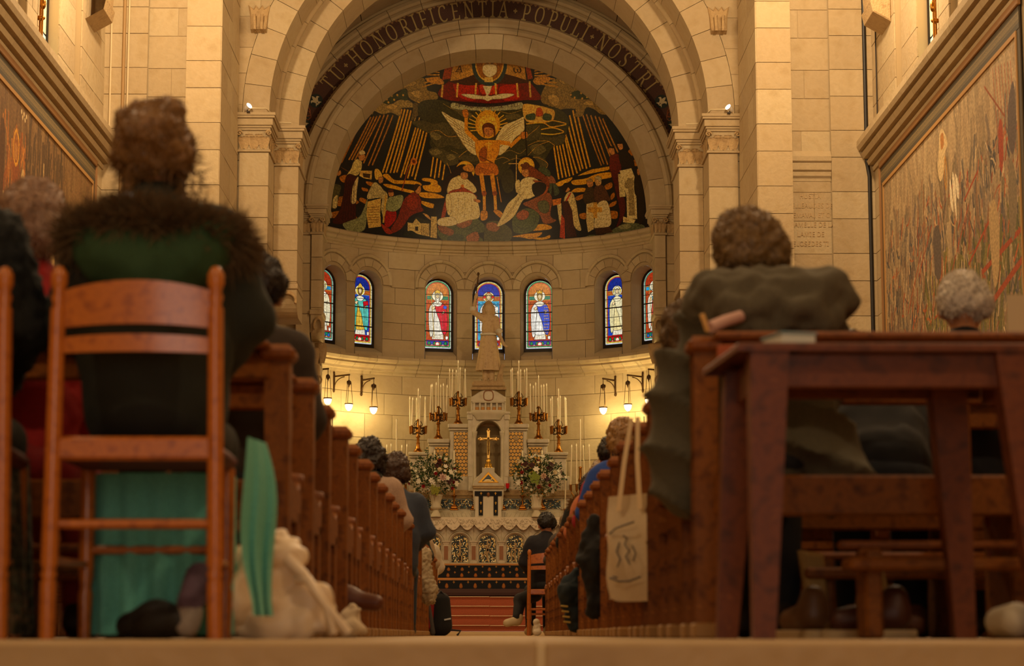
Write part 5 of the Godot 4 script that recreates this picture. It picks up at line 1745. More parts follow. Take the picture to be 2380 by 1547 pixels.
["S", "a87848", 0, [1234, 677, 1271, 673, 1276, 708, 1255, 719, 1234, 701]],
["S", "5a3010", 0, [1223, 647, 1260, 630, 1281, 649, 1260, 666]],
["S", "cabf98", 0, [1229, 736, 1292, 719, 1345, 751, 1345, 812, 1282, 850, 1240, 859, 1188, 951, 1124, 1002, 1077, 1017, 1103, 960, 1145, 877, 1208, 817]],
["S", "8a4a20", 0, [1303, 739, 1366, 752, 1397, 784, 1387, 824, 1345, 832, 1334, 771]],
["S", "1e1a14", 0, [1298, 769, 1345, 751, 1387, 774, 1366, 823, 1314, 831]],
["L", "c0a060", 4, [1197, 587, 1198, 806]],
["L", "c0a060", 4, [1150, 635, 1244, 637]],
["S", "c0b48a", 0, [1192, 745, 1219, 736, 1224, 807, 1198, 806]],
["W", "8a7e58", 1.5, [1261, 788, 1208, 858, 1145, 960]],
["W", "8a7e58", 1.5, [1242, 806, 1192, 878, 1133, 969]],
["W", "8a7e58", 1.5, [1223, 823, 1175, 898, 1120, 977]],
["W", "8a7e58", 1.5, [1204, 841, 1158, 919, 1107, 985]],
["S", "3a1410", 0, [144, 792, 183, 765, 207, 780, 207, 854, 201, 945, 196, 1043, 152, 1056, 124, 1077, 66, 1078, 104, 1004, 128, 903]],
["S", "b8ac74", 0, [174, 738, 189, 697, 214, 674, 238, 688, 232, 737, 207, 770, 169, 768, 149, 777]],
["S", "c0b48c", 0, [182, 843, 207, 785, 217, 783, 206, 869, 201, 930, 172, 935]],
["S", "a87848", 0, [224, 653, 254, 643, 258, 661, 243, 678, 224, 677]],
["S", "b8b090", 0, [222, 639, 235, 621, 254, 622, 259, 637, 234, 647]],
["P", "c0a058", 0, [232, 737, 299, 726, 294, 780, 247, 778, 222, 768]],
["P", "3a2a14", 0, [242, 750, 289, 747, 284, 772, 247, 773]],
["L", "1c0a08", 2, [149, 811, 123, 1051]],
["L", "1c0a08", 2, [159, 809, 139, 1048]],
["L", "1c0a08", 2, [170, 807, 154, 1045]],
["L", "1c0a08", 2, [181, 804, 170, 1042]],
["L", "1c0a08", 2, [191, 802, 186, 1039]],
["S", "4a4a34", 0, [62, 864, 86, 844, 115, 852, 104, 908, 85, 987, 57, 984]],
["S", "a87848", 0, [92, 761, 111, 757, 116, 779, 99, 795, 92, 785]],
["S", "2a1a10", 0, [87, 762, 102, 752, 111, 757, 97, 774, 89, 795]],
["S", "b0a880", 0, [71, 931, 95, 910, 90, 981, 66, 987]],
["S", "a8a27c", 0, [281, 842, 311, 793, 341, 803, 366, 830, 391, 857, 386, 944, 376, 1033, 351, 948, 351, 882, 270, 898]],
["S", "7a8468", 0, [271, 893, 250, 952, 221, 1013, 167, 1048, 124, 1077, 153, 1113, 202, 1115, 251, 1091, 265, 1022, 265, 960]],
["P", "c8a860", 0, [270, 914, 351, 882, 346, 970, 351, 1057, 276, 1077, 263, 991]],
["S", "c8a24a", 0, [314, 719, 332, 711, 352, 728, 359, 756, 326, 776, 314, 758]],
["S", "a87848", 0, [336, 764, 364, 756, 361, 786, 341, 793]],
["L", "c0a04c", 9, [381, 863, 366, 1029]],
["L", "6a4a1c", 2.5, [270, 949, 341, 937]],
["L", "6a4a1c", 2.5, [273, 964, 336, 953]],
["L", "6a4a1c", 2.5, [270, 980, 341, 968]],
["L", "6a4a1c", 2.5, [273, 995, 336, 984]],
["L", "6a4a1c", 2.5, [270, 1011, 341, 999]],
["L", "6a4a1c", 2.5, [273, 1026, 336, 1015]],
["L", "6a4a1c", 2.5, [271, 1042, 341, 1030]],
["S", "8a1408", 0, [384, 955, 422, 956, 442, 953, 442, 1000, 397, 1057, 371, 1039]],
["S", "7e8a6c", 0, [396, 877, 422, 864, 473, 848, 488, 867, 473, 919, 432, 954, 381, 945]],
["S", "a87848", 0, [397, 841, 422, 833, 430, 853, 412, 865, 399, 861]],
["S", "4a2210", 0, [392, 832, 417, 819, 427, 833, 402, 841]],
["L", "8a3c10", 5, [478, 822, 520, 679]],
["D", "b06a20", 20.8, [554, 642]],
["D", "5a2a0c", 10.4, [554, 642]],
["L", "b06a20", 4, [520, 679, 536, 648]],
["S", "6a240e", 0, [488, 882, 535, 832, 571, 829, 597, 868, 597, 904, 613, 934, 566, 953, 525, 982, 478, 1054, 422, 1091, 412, 1061, 452, 989]],
["S", "7a2c12", 0, [514, 849, 550, 841, 576, 864, 576, 921, 540, 939, 509, 911]],
["S", "a87848", 0, [561, 789, 592, 782, 595, 817, 576, 834, 561, 820]],
["S", "2c1a10", 0, [551, 790, 566, 774, 592, 779, 582, 788, 561, 815]],
["S", "8a2c14", 0, [351, 1041, 397, 1062, 422, 1091, 382, 1096]],
["S", "b89060", 0, [607, 950, 639, 958, 660, 988, 639, 979]],
["P", "b8a878", 0, [514, 1014, 545, 1017, 566, 984, 592, 1013, 649, 1010, 650, 1094, 566, 1084, 514, 1067]],
["P", "2a2c24", 0, [540, 1002, 571, 973, 649, 999, 649, 1012, 592, 1013, 566, 987]],
["P", "b0a070", 0, [660, 967, 696, 965, 697, 1102, 655, 1099]],
["P", "1c1c18", 0, [665, 967, 683, 867, 696, 965]],
["P", "2a2418", 0, [561, 1037, 579, 1035, 579, 1062, 561, 1063]],
["S", "1c2214", 0, [489, 1085, 535, 1065, 577, 1083, 655, 1099, 566, 1105, 499, 1105]],
["L", "5a4a2c", 2, [600, 1023, 600, 1087]],
["L", "5a4a2c", 2, [611, 1023, 612, 1086]],
["L", "5a4a2c", 2, [623, 1022, 623, 1085]],
["L", "5a4a2c", 2, [634, 1021, 634, 1084]],
["L", "5a4a2c", 2, [646, 1020, 646, 1084]],
["S", "b0a67c", 0, [1497, 869, 1522, 826, 1553, 834, 1574, 897, 1590, 996, 1605, 1066, 1574, 1058, 1544, 997, 1512, 927]],
["P", "3a1c10", 0, [1484, 879, 1523, 877, 1549, 941, 1559, 1035, 1579, 1106, 1518, 1106, 1497, 988]],
["P", "9a3a18", 0, [1481, 951, 1502, 989, 1505, 1115, 1471, 1102]],
["P", "b0a880", 0, [1455, 897, 1481, 889, 1484, 946, 1476, 1029, 1466, 986]],
["S", "a87848", 0, [1496, 788, 1532, 781, 1535, 812, 1512, 825, 1496, 808]],
["S", "1e120a", 0, [1488, 793, 1501, 769, 1532, 774, 1540, 812, 1522, 795, 1502, 824]],
["P", "b06a24", 0, [1424, 864, 1481, 858, 1476, 893, 1429, 901]],
["L", "9a3014", 8, [1538, 832, 1512, 876]],
["P", "1c1c18", 0, [1418, 833, 1426, 758, 1439, 840]],
["S", "3a3020", 0, [1615, 865, 1640, 807, 1676, 811, 1686, 863, 1682, 903, 1651, 904, 1631, 907]],
["S", "a87848", 0, [1637, 777, 1670, 771, 1676, 801, 1650, 808]],
["S", "8a7a5a", 0, [1635, 767, 1660, 757, 1673, 776, 1650, 771]],
["P", "b8ac84", 0, [1636, 908, 1682, 903, 1682, 1068, 1646, 1085, 1636, 1011]],
["S", "4a3224", 0, [1686, 813, 1721, 802, 1746, 821, 1782, 901, 1747, 901, 1707, 911, 1681, 877]],
["S", "b09060", 0, [1688, 763, 1723, 763, 1724, 798, 1696, 804]],
["S", "a09878", 0, [1685, 758, 1705, 746, 1726, 763, 1721, 787, 1701, 765]],
["S", "c8c0a0", 0, [1707, 911, 1762, 908, 1787, 1019, 1772, 1064, 1687, 1064, 1692, 976]],
["P", "b08a3c", 0, [1646, 929, 1732, 940, 1732, 970, 1646, 960]],
["D", "c89a3c", 23.4, [1689, 950]],
["P", "b08a3c", 0, [1679, 902, 1702, 905, 1702, 1003, 1679, 1000]],
["P", "3a2618", 0, [1687, 1064, 1777, 1065, 1797, 1104, 1697, 1107]],
["S", "5a1c10", 0, [1774, 650, 1803, 636, 1832, 651, 1844, 719, 1830, 746, 1780, 732]],
["S", "4a1610", 0, [1785, 738, 1825, 745, 1836, 815, 1871, 940, 1857, 1030, 1817, 1075, 1837, 986, 1806, 830]],
["P", "c0b890", 0, [1825, 754, 1854, 760, 1871, 895, 1837, 894]],
["S", "a87848", 0, [1765, 602, 1792, 597, 1803, 632, 1783, 638]],
["S", "1c100a", 0, [1760, 596, 1772, 585, 1797, 603, 1777, 599]],
["S", "221a14", 0, [1828, 650, 1851, 622, 1881, 642, 1911, 686, 1917, 743, 1863, 723, 1844, 710]],
["S", "a87848", 0, [1816, 583, 1840, 579, 1851, 613, 1832, 619]],
["S", "1c120a", 0, [1811, 578, 1830, 568, 1845, 585, 1821, 584]],
["P", "c8bc94", 0, [1834, 737, 1902, 736, 1928, 803, 1934, 902, 1939, 1045, 1881, 1029, 1876, 891]],
["P", "8a8060", 0, [1879, 788, 1913, 795, 1919, 889, 1930, 1022, 1891, 1015, 1890, 884]],
["D", "8a8060", 28.6, [1892, 825]],
["S", "221c14", 0, [1923, 792, 1951, 784, 1971, 861, 1982, 1013, 1963, 1080, 1944, 1056, 1944, 929, 1924, 881]],
["S", "a87848", 0, [1936, 748, 1955, 752, 1956, 781, 1939, 782]],
["P", "c8b88c", 0, [1857, 1014, 1930, 1048, 1920, 1067, 1857, 1050]]]

# ---------------------------------------------------------------- murals on the nave walls
func strokes(im: Image, r: RandomNumberGenerator, n: int, rect: Rect2, cols: Array, len_: Vector2, wid: Vector2, ang: float, spread: float) -> void:
	for k in n:
		var c := rect.position + Vector2(r.randf(), r.randf()) * rect.size
		var a := ang + r.randfn() * spread
		var d := Vector2(cos(a), sin(a)) * r.randf_range(len_.x, len_.y)
		var e := Vector2(-d.y, d.x) * r.randf_range(-0.15, 0.15)
		var col := Color(cols[r.randi() % cols.size()])
		col = col.lerp(Color(cols[r.randi() % cols.size()]), r.randf() * 0.5)
		line(im, smooth(PackedVector2Array([c - d * 0.5, c + e, c + d * 0.5]), false, 2), r.randf_range(wid.x, wid.y), col)

func mural_right() -> Image:
	var im := Image.create(1024, 640, false, Image.FORMAT_RGB8)
	im.fill(Color("94805f"))
	var r := RandomNumberGenerator.new()
	r.seed = 12
	strokes(im, r, 900, Rect2(0, 0, 1024, 220), ["a8906c", "b39a74", "9c8563", "ad9874", "8d7a5c"], Vector2(50, 120), Vector2(9, 22), PI / 2, 0.2)
	strokes(im, r, 620, Rect2(0, 100, 1024, 400), ["7e6c54", "8a745a", "6f6456", "9c866a", "665c54", "8a6444", "7c6c4e", "a8926e"], Vector2(30, 90), Vector2(7, 18), PI / 2, 0.35)
	strokes(im, r, 260, Rect2(20, 120, 1000, 260), ["4c4a4c", "55504c", "3e3a38"], Vector2(14, 40), Vector2(3, 7), PI / 2, 0.5)
	strokes(im, r, 420, Rect2(350, 250, 680, 390), ["6a6430", "7a7038", "5c5a34", "8a7a44", "4c4a2c"], Vector2(30, 80), Vector2(6, 16), PI / 2, 0.4)
	strokes(im, r, 170, Rect2(40, 110, 980, 320), ["a04c24", "b25a2a", "8a3e1c", "a86234"], Vector2(14, 44), Vector2(2, 6), 2.2, 0.6)
	strokes(im, r, 140, Rect2(60, 110, 900, 420), ["c4ac84", "d0b890", "b89c70"], Vector2(12, 44), Vector2(2, 6), PI / 2, 0.5)
	for q in [[1036, 281, 774, 304, 9], [1030, 325, 810, 364, 11], [871, 221, 687, 276, 6], [765, 142, 669, 168, 5], [700, 180, 560, 270, 4], [420, 160, 300, 230, 4], [330, 190, 200, 280, 4], [480, 260, 390, 330, 3]]: line(im, P2([q[0], q[1], q[2], q[3]]), q[4], Color("9c4420"))
	for k in 7: line(im, P2([880 + k * 18, 8 + k * 3, 900 + k * 17, 120 + k * 8]), 2.5, Color("9a4a24"))
	line(im, P2([825, 22, 943, 98]), 4, Color("8a4a26"))
	# pale rider group and lily shaped banner
	fill(im, smooth(P2([500, 20, 520, 14, 545, 30, 560, 50, 540, 60, 525, 90, 500, 100, 480, 80, 490, 50])), Color("d0b684"))
	fill(im, smooth(P2([508, 24, 530, 24, 532, 44, 512, 48])), Color("b0783c"))
	line(im, smooth(P2([538, 66, 548, 90, 540, 122, 530, 96, 538, 66]), false), 5, Color("b88028"))
	for q in [[570, 110, 582, 130, 590, 170, 575, 160, 566, 136], [592, 104, 610, 130, 612, 190, 598, 160, 588, 130], [610, 112, 630, 128, 634, 156, 618, 150]]: fill(im, smooth(P2(q)), Color("e0d2b0"))
	line(im, P2([470, 60, 520, 170]), 4, Color("6a5638")); line(im, P2([600, 170, 604, 300]), 4, Color("b09870"))
	fill(im, smooth(P2([960, 170, 985, 180, 1000, 220, 990, 270, 965, 290, 950, 240])), Color("7c6c52"))
	fill(im, smooth(P2([830, 220, 870, 210, 890, 260, 880, 320, 850, 340, 835, 290])), Color("ae9468"))
	fill(im, smooth(P2([905, 105, 925, 100, 930, 150, 915, 178, 902, 150])), Color("9a3c18"))
	fill(im, smooth(P2([965, 90, 1000, 60, 1010, 130, 985, 165, 960, 140])), Color("5a4c46"))
	fill(im, smooth(P2([430, 180, 470, 170, 490, 210, 480, 260, 440, 250])), Color("5c5048"))
	grain(im, noise_image(512, 512, 0.2, 61, 3), 0.82, 1.15)
	return im

func mural_left() -> Image:
	var im := Image.create(1024, 640, false, Image.FORMAT_RGB8)
	im.fill(Color("7a5c34"))
	var r := RandomNumberGenerator.new()
	r.seed = 31
	strokes(im, r, 1200, Rect2(0, 0, 1024, 420), ["74552e", "82623a", "6a4c2a", "8a6a40", "7c5a34"], Vector2(40, 100), Vector2(6, 16), PI / 2, 0.12)
	strokes(im, r, 200, Rect2(260, 60, 200, 300), ["b06a24", "c07c30", "9a5a20", "8a4a1c"], Vector2(24, 60), Vector2(3, 9), PI / 2, 0.25)
	strokes(im, r, 180, Rect2(450, 20, 330, 300), ["564026", "4c3820", "64492a"], Vector2(40, 90), Vector2(6, 14), PI / 2, 0.12)
	for q in [[434, 162, 24, 60], [302, 216, 30, 50], [584, 147, 16, 60], [500, 190, 14, 46], [620, 180, 18, 66], [380, 200, 14, 60], [680, 200, 20, 60], [250, 250, 24, 60]]:
		var c := Vector2(q[0], q[1])
		fill(im, smooth(PackedVector2Array([c + Vector2(0, -q[3]), c + Vector2(q[2], -q[3] * 0.2), c + Vector2(q[2] * 0.8, q[3]), c + Vector2(-q[2] * 0.8, q[3]), c + Vector2(-q[2], -q[3] * 0.2)])), Color("c8a468"))
		line(im, PackedVector2Array([c + Vector2(-2, -q[3] * 0.8), c + Vector2(-4, q[3])]), 3, Color("9a7840"))
	fill(im, smooth(P2([366, 100, 396, 100, 404, 150, 400, 200, 366, 200, 360, 150])), Color("8a4a1c"))
	line(im, smooth(P2([379, 50, 396, 64, 398, 92, 379, 108, 362, 92, 364, 64, 379, 50]), false), 6, Color("d09428"))
	fill(im, smooth(P2([370, 76, 388, 76, 388, 98, 372, 98])), Color("b07838"))
	line(im, P2([590, 60, 590, 240]), 8, Color("b8966088"))
	for k in 5: dot(im, Vector2(410 + k * 9, 12 + (k % 2) * 8), 4, Color("d8c08c"))
	fill(im, smooth(P2([270, 60, 300, 70, 296, 180, 280, 190, 268, 120])), Color("5a3a1c"))
	grain(im, noise_image(512, 512, 0.2, 62, 3), 0.82, 1.15)
	return im

func murals() -> void:
	for sx in [-1.0, 1.0]:
		var t := thing("wall_mural", "huge painted mural of %s in a patterned grey border" % ("a golden haloed figure among flames" if sx < 0 else "a battle with red spears"), "painting", "", Vector3(sx * 6.585, 1.9, -30.5))
		var im := mural_left() if sx < 0 else mural_right()
		# local: x along depth
		var m := MB.new()
		var z0 := -4.55
		var z1 := 4.5
		var a := Vector3(0, 0, z0)
		m.quad(Vector3(-sx * 0.01, 0, z0), Vector3(-sx * 0.01, 5.5, z0), Vector3(-sx * 0.01, 5.5, z1), Vector3(-sx * 0.01, 0, z1))
		if sx < 0:
			for i in 4: m.uv[i].x = 1.0 - m.uv[i].x
			m.ix.reverse()
			for i in 4: m.n[i] = -m.n[i]
		part(t, "canvas", m, mat("ffffff", 0.8, 0.0, {"albedo_texture": tex(im)}))
		part(t, "inner_frame", MB.new().bx(Vector3(-sx * 0.03, 5.5, z0 - 0.05), Vector3(0, 5.56, z1)).bx(Vector3(-sx * 0.03, 0, z0 - 0.05), Vector3(0, 5.5, z0)).bx(Vector3(-sx * 0.03, 0, z1), Vector3(0, 5.56, z1 + 0.05)), mat("a87f48", 0.6))
		var band := Image.create(2048, 64, false, Image.FORMAT_RGB8)
		band.fill(Color("4c4434"))
		for x in range(0, 2048, 24):
			var p := P2([x + 3, 46, x + 3, 18, x + 15, 18, x + 15, 36, x + 9, 36, x + 9, 28])
			line(band, p, 3.0, Color("9a8252"))
			line(band, P2([x + 15, 46, x + 21, 46, x + 21, 16]), 2.6, Color("8a7448"))
		grain(band, noise_image(1024, 64, 0.2, 5, 2), 0.75, 1.2)
		var bm := MB.new()
		bm.quad(Vector3(-sx * 0.02, 5.56, z0 - 0.2), Vector3(-sx * 0.02, 5.84, z0 - 0.2), Vector3(-sx * 0.02, 5.84, z1 + 0.2), Vector3(-sx * 0.02, 5.56, z1 + 0.2))
		for i in 4: bm.uv[i].x *= 3.0
		part(t, "patterned_border", bm, mat("ffffff", 0.8, 0.0, {"albedo_texture": tex(band)}))
		part(t, "side_border", MB.new().bx(Vector3(-sx * 0.015, 0, z0 - 0.2), Vector3(0, 5.6, z0 - 0.05)).bx(Vector3(-sx * 0.015, 0, z1 + 0.05), Vector3(0, 5.84, z1 + 0.2)), mat("4a3f2c", 0.8))
		part(t, "outer_frame", MB.new().bx(Vector3(-sx * 0.05, 5.84, z0 - 0.25), Vector3(0, 5.95, z1 + 0.25), 0.01).bx(Vector3(-sx * 0.05, 0, z0 - 0.25), Vector3(0, 5.9, z0 - 0.2), 0.01), mat("8a6236", 0.6))

# ---------------------------------------------------------------- lamps
func nave_lamps() -> void:
	for q in [[1.0, 7.0, 6.0], [9.0, 11.0, 8.0], [16.0, 11.0, 8.0], [23.0, 7.0, 9.0], [31.5, 29.0, 11.6]]:
		var d: float = q[0]
		for sx in [-1.0, 1.0]:
			var t := thing("hanging_lantern", "frosted lantern globe hanging high in the nave", "lamp", "lanterns hanging high in the nave", Vector3(sx * (3.6 if d < 30.0 else 4.6), q[2], -d))
			part(t, "globe", MB.new().ball(Vector3.ZERO, Vector3(0.18, 0.2, 0.18), 12), mat("fff0d8", 0.5, 0.0, {"emission": WARM, "emission_energy_multiplier": 3.0}))
			part(t, "rod", MB.new().tube([Vector3(0, 0.2, 0), Vector3(0, 14.0 - q[2], 0)], 0.015, 6), M.iron)
			bulb_light(t, Vector3.ZERO, q[1], WARM, 0.17)

func apse_lamps() -> void:
	var angs := [-58.0, -48.2, -38.3, 38.3, 48.2, 58.0]
	var which := ["beside the apse pier", "between two other lamps", "closest to the altar candles"]
	for i in 6:
		var a := deg_to_rad(angs[i])
		var wall := Vector3(RA * sin(a), 0, -(DC + RA * cos(a)))
		var k: int = i if i < 3 else 5 - i
		var y: float = [5.53, 5.47, 5.45][k]
		var t := thing("apse_lamp", "glowing egg-shaped glass lamp hung from an iron wall bracket, %s" % which[k], "lamp", "pendant lamps on the apse wall", wall + Vector3(0, y, 0), -a)
		# in this frame +z points into the apse
		var br := MB.new()
		br.bx(Vector3(-0.02, -0.28, 0.0), Vector3(0.02, 0.06, 0.04), 0.006).bx(Vector3(-0.014, -0.015, 0.03), Vector3(0.014, 0.02, 0.5), 0.004)
		var pa := []
		for j in 8: pa.append(Vector3(0, -0.24 + 0.21 * sin(j / 7.0 * PI / 2), 0.04 + 0.3 * (1.0 - cos(j / 7.0 * PI / 2))))
		br.tube(pa, 0.012, 6).ball(Vector3(0, -0.3, 0.02), Vector3(0.035, 0.045, 0.02), 8).ball(Vector3(0, 0.08, 0.02), Vector3(0.03, 0.035, 0.02), 8)
		part(t, "bracket", br, M.bronze)
		var orn := MB.new()
		orn.tube([Vector3(0, 0.0, 0.48), Vector3(0, -0.1, 0.48)], 0.008, 5)
		orn.lathe([[0.004, -0.1], [0.03, -0.13], [0.02, -0.17], [0.03, -0.2], [0.012, -0.24], [0.003, -0.27]], Vector3(0, 0, 0.48), 8)
		for e in [-1.0, 1.0]: orn.ball(Vector3(e * 0.045, -0.165, 0.48), Vector3(0.025, 0.04, 0.015), 8)
		part(t, "fleur_ornament", orn, M.bronze)
		var yr := -0.62
		for j in 3:
			var b := TAU * j / 3.0 + 0.5
			part(t, "chain", MB.new().tube([Vector3(cos(b) * 0.05, -0.18, 0.48 + sin(b) * 0.05), Vector3(cos(b) * 0.085, yr, 0.48 + sin(b) * 0.085)], 0.006, 5), M.bronze)
		part(t, "rim", MB.new().lathe([[0.08, yr - 0.012], [0.092, yr - 0.012], [0.092, yr + 0.012], [0.08, yr + 0.012]], Vector3(0, 0, 0.48), 18), M.bronze)
		part(t, "glass_bulb", MB.new().lathe([[0.08, yr], [0.082, yr - 0.03], [0.074, yr - 0.075], [0.055, yr - 0.115], [0.028, yr - 0.145], [0.002, yr - 0.152]], Vector3(0, 0, 0.48), 18), mat("fff6e0", 0.4, 0.0, {"emission": Color(1.0, 0.93, 0.78), "emission_energy_multiplier": 2.2}))
		bulb_light(t, Vector3(0, yr - 0.05, 0.48), 0.75, AMBER, 0.06)
	# hooped iron brackets near the piers
	for sx in [-1.0, 1.0]:
		var t := thing("hoop_bracket", "curved iron bracket with a dangling chain by the %s apse pier" % ("left" if sx < 0 else "right"), "bracket", "", Vector3(sx * 3.42, 4.5, -44.3))
		var hoop := []
		for q in 13: hoop.append(Vector3(-sx * cos(PI - q / 12.0 * 2.6) * 0.15, sin(q / 12.0 * 2.6) * 0.16, 0))
		part(t, "hoop", MB.new().tube(hoop, 0.014, 6), M.iron)
		part(t, "chain", MB.new().tube([Vector3(-sx * 0.2, -0.02, 0), Vector3(-sx * 0.2, -0.3, 0)], 0.008, 5).lathe([[0.002, -0.28], [0.02, -0.3], [0.045, -0.36], [0.01, -0.34]], Vector3(-sx * 0.2, 0, 0), 8), M.iron)

func spotlights() -> void:
	for sx in [-1.0, 1.0]:
		var at := Vector3(sx * 4.33, 9.42, -37.84)
		var t := thing("spotlight", "small bright spotlight on the capital of the %s chancel pier" % ("left" if sx < 0 else "right"), "spotlight", "", at)
		var aim := Vector3(-sx * 0.25, 0.75, 0.25)
		aim = Vector3(sx * -0.7, 0.5, 0.6).normalized()
		var ba := Basis.looking_at(aim, Vector3.UP)
		part(t, "housing", MB.new().lathe([[0.002, 0.09], [0.045, 0.09], [0.055, 0.02], [0.06, -0.03]], Vector3.ZERO, 14, ba * Basis(Vector3.RIGHT, PI / 2)), mat("d8cfc0", 0.5))
		part(t, "lens", MB.new().lathe([[0.002, -0.028], [0.055, -0.026]], Vector3.ZERO, 14, ba * Basis(Vector3.RIGHT, PI / 2)), mat("ffffff", 0.3, 0.0, {"emission": Color(1.0, 0.95, 0.86), "emission_energy_multiplier": 14.0}))
		part(t, "stand", MB.new().tube([Vector3(0, -0.02, 0), Vector3(0, -0.1, 0)], 0.012, 6).bx(Vector3(-0.03, -0.105, -0.03), Vector3(0.03, -0.085, 0.03)), M.iron)
		var l := SpotLight3D.new()
		l.name = "beam"
		l.position = aim * 0.05
		l.basis = ba
		l.light_energy = 6.0
		l.light_color = Color(1.0, 0.86, 0.66)
		l.light_size = 0.05
		l.spot_angle = 50.0
		l.spot_angle_attenuation = 0.8
		l.spot_range = 60.0
		l.spot_attenuation = 2.0
		l.shadow_enabled = true
		t.add_child(l)
		solo("lamp_cable", MB.new().tube([at + Vector3(0, -0.07, 0.0), at + Vector3(-sx * 0.05, -0.03, 0.0), at + Vector3(-sx * 0.32, -0.03, -0.02), at + Vector3(-sx * 0.38, -0.05, -0.3), at + Vector3(-sx * 0.4, -0.06, -0.95), at + Vector3(-sx * 0.68, -0.06, -1.0)], 0.014, 6), mat("c8b894", 0.6), "thin cable along the capital from the %s chancel spotlight" % ("left" if sx < 0 else "right"), "cable")

# ---------------------------------------------------------------- altar and what stands on it
func leafy_mosaic(sd: int, w: int, h: int, n: int, cols: Array) -> Texture2D:
	var im := Image.create(w, h, false, Image.FORMAT_RGB8)
	im.fill(Color("10140f"))
	var r := RandomNumberGenerator.new()
	r.seed = sd
	for k in n:
		var c := Vector2(r.randf() * w, r.randf() * h)
		var a := r.randf() * TAU
		var u := Vector2(cos(a), sin(a)) * r.randf_range(7, 13)
		var v := Vector2(-u.y, u.x) * 0.38
		fill(im, smooth(PackedVector2Array([c - u, c + v - u * 0.2, c + u, c - v - u * 0.1]), true, 3), Color(cols[r.randi() % cols.size()]))
	grain(im, noise_image(w, h, 0.3, sd, 1, FastNoiseLite.TYPE_VALUE), 0.7, 1.3)
	return tex(im)

func gold_lattice() -> Texture2D:
	var im := Image.create(256, 256, false, Image.FORMAT_RGB8)
	im.fill(Color("5a4420"))
	grain(im, noise_image(256, 256, 0.2, 4, 2), 0.6, 1.3)
	for y in range(-1, 9):
		for x in range(-1, 9):
			var c := Vector2(x * 32 + (y % 2) * 16, y * 32)
			for e in [[15.0, "e0a838"], [10.0, "6a4c22"], [5.0, "d8a040"]]: fill(im, PackedVector2Array([c + Vector2(0, -e[0]), c + Vector2(e[0], 0), c + Vector2(0, e[0]), c + Vector2(-e[0], 0)]), Color(e[1]))
	return tex(im)

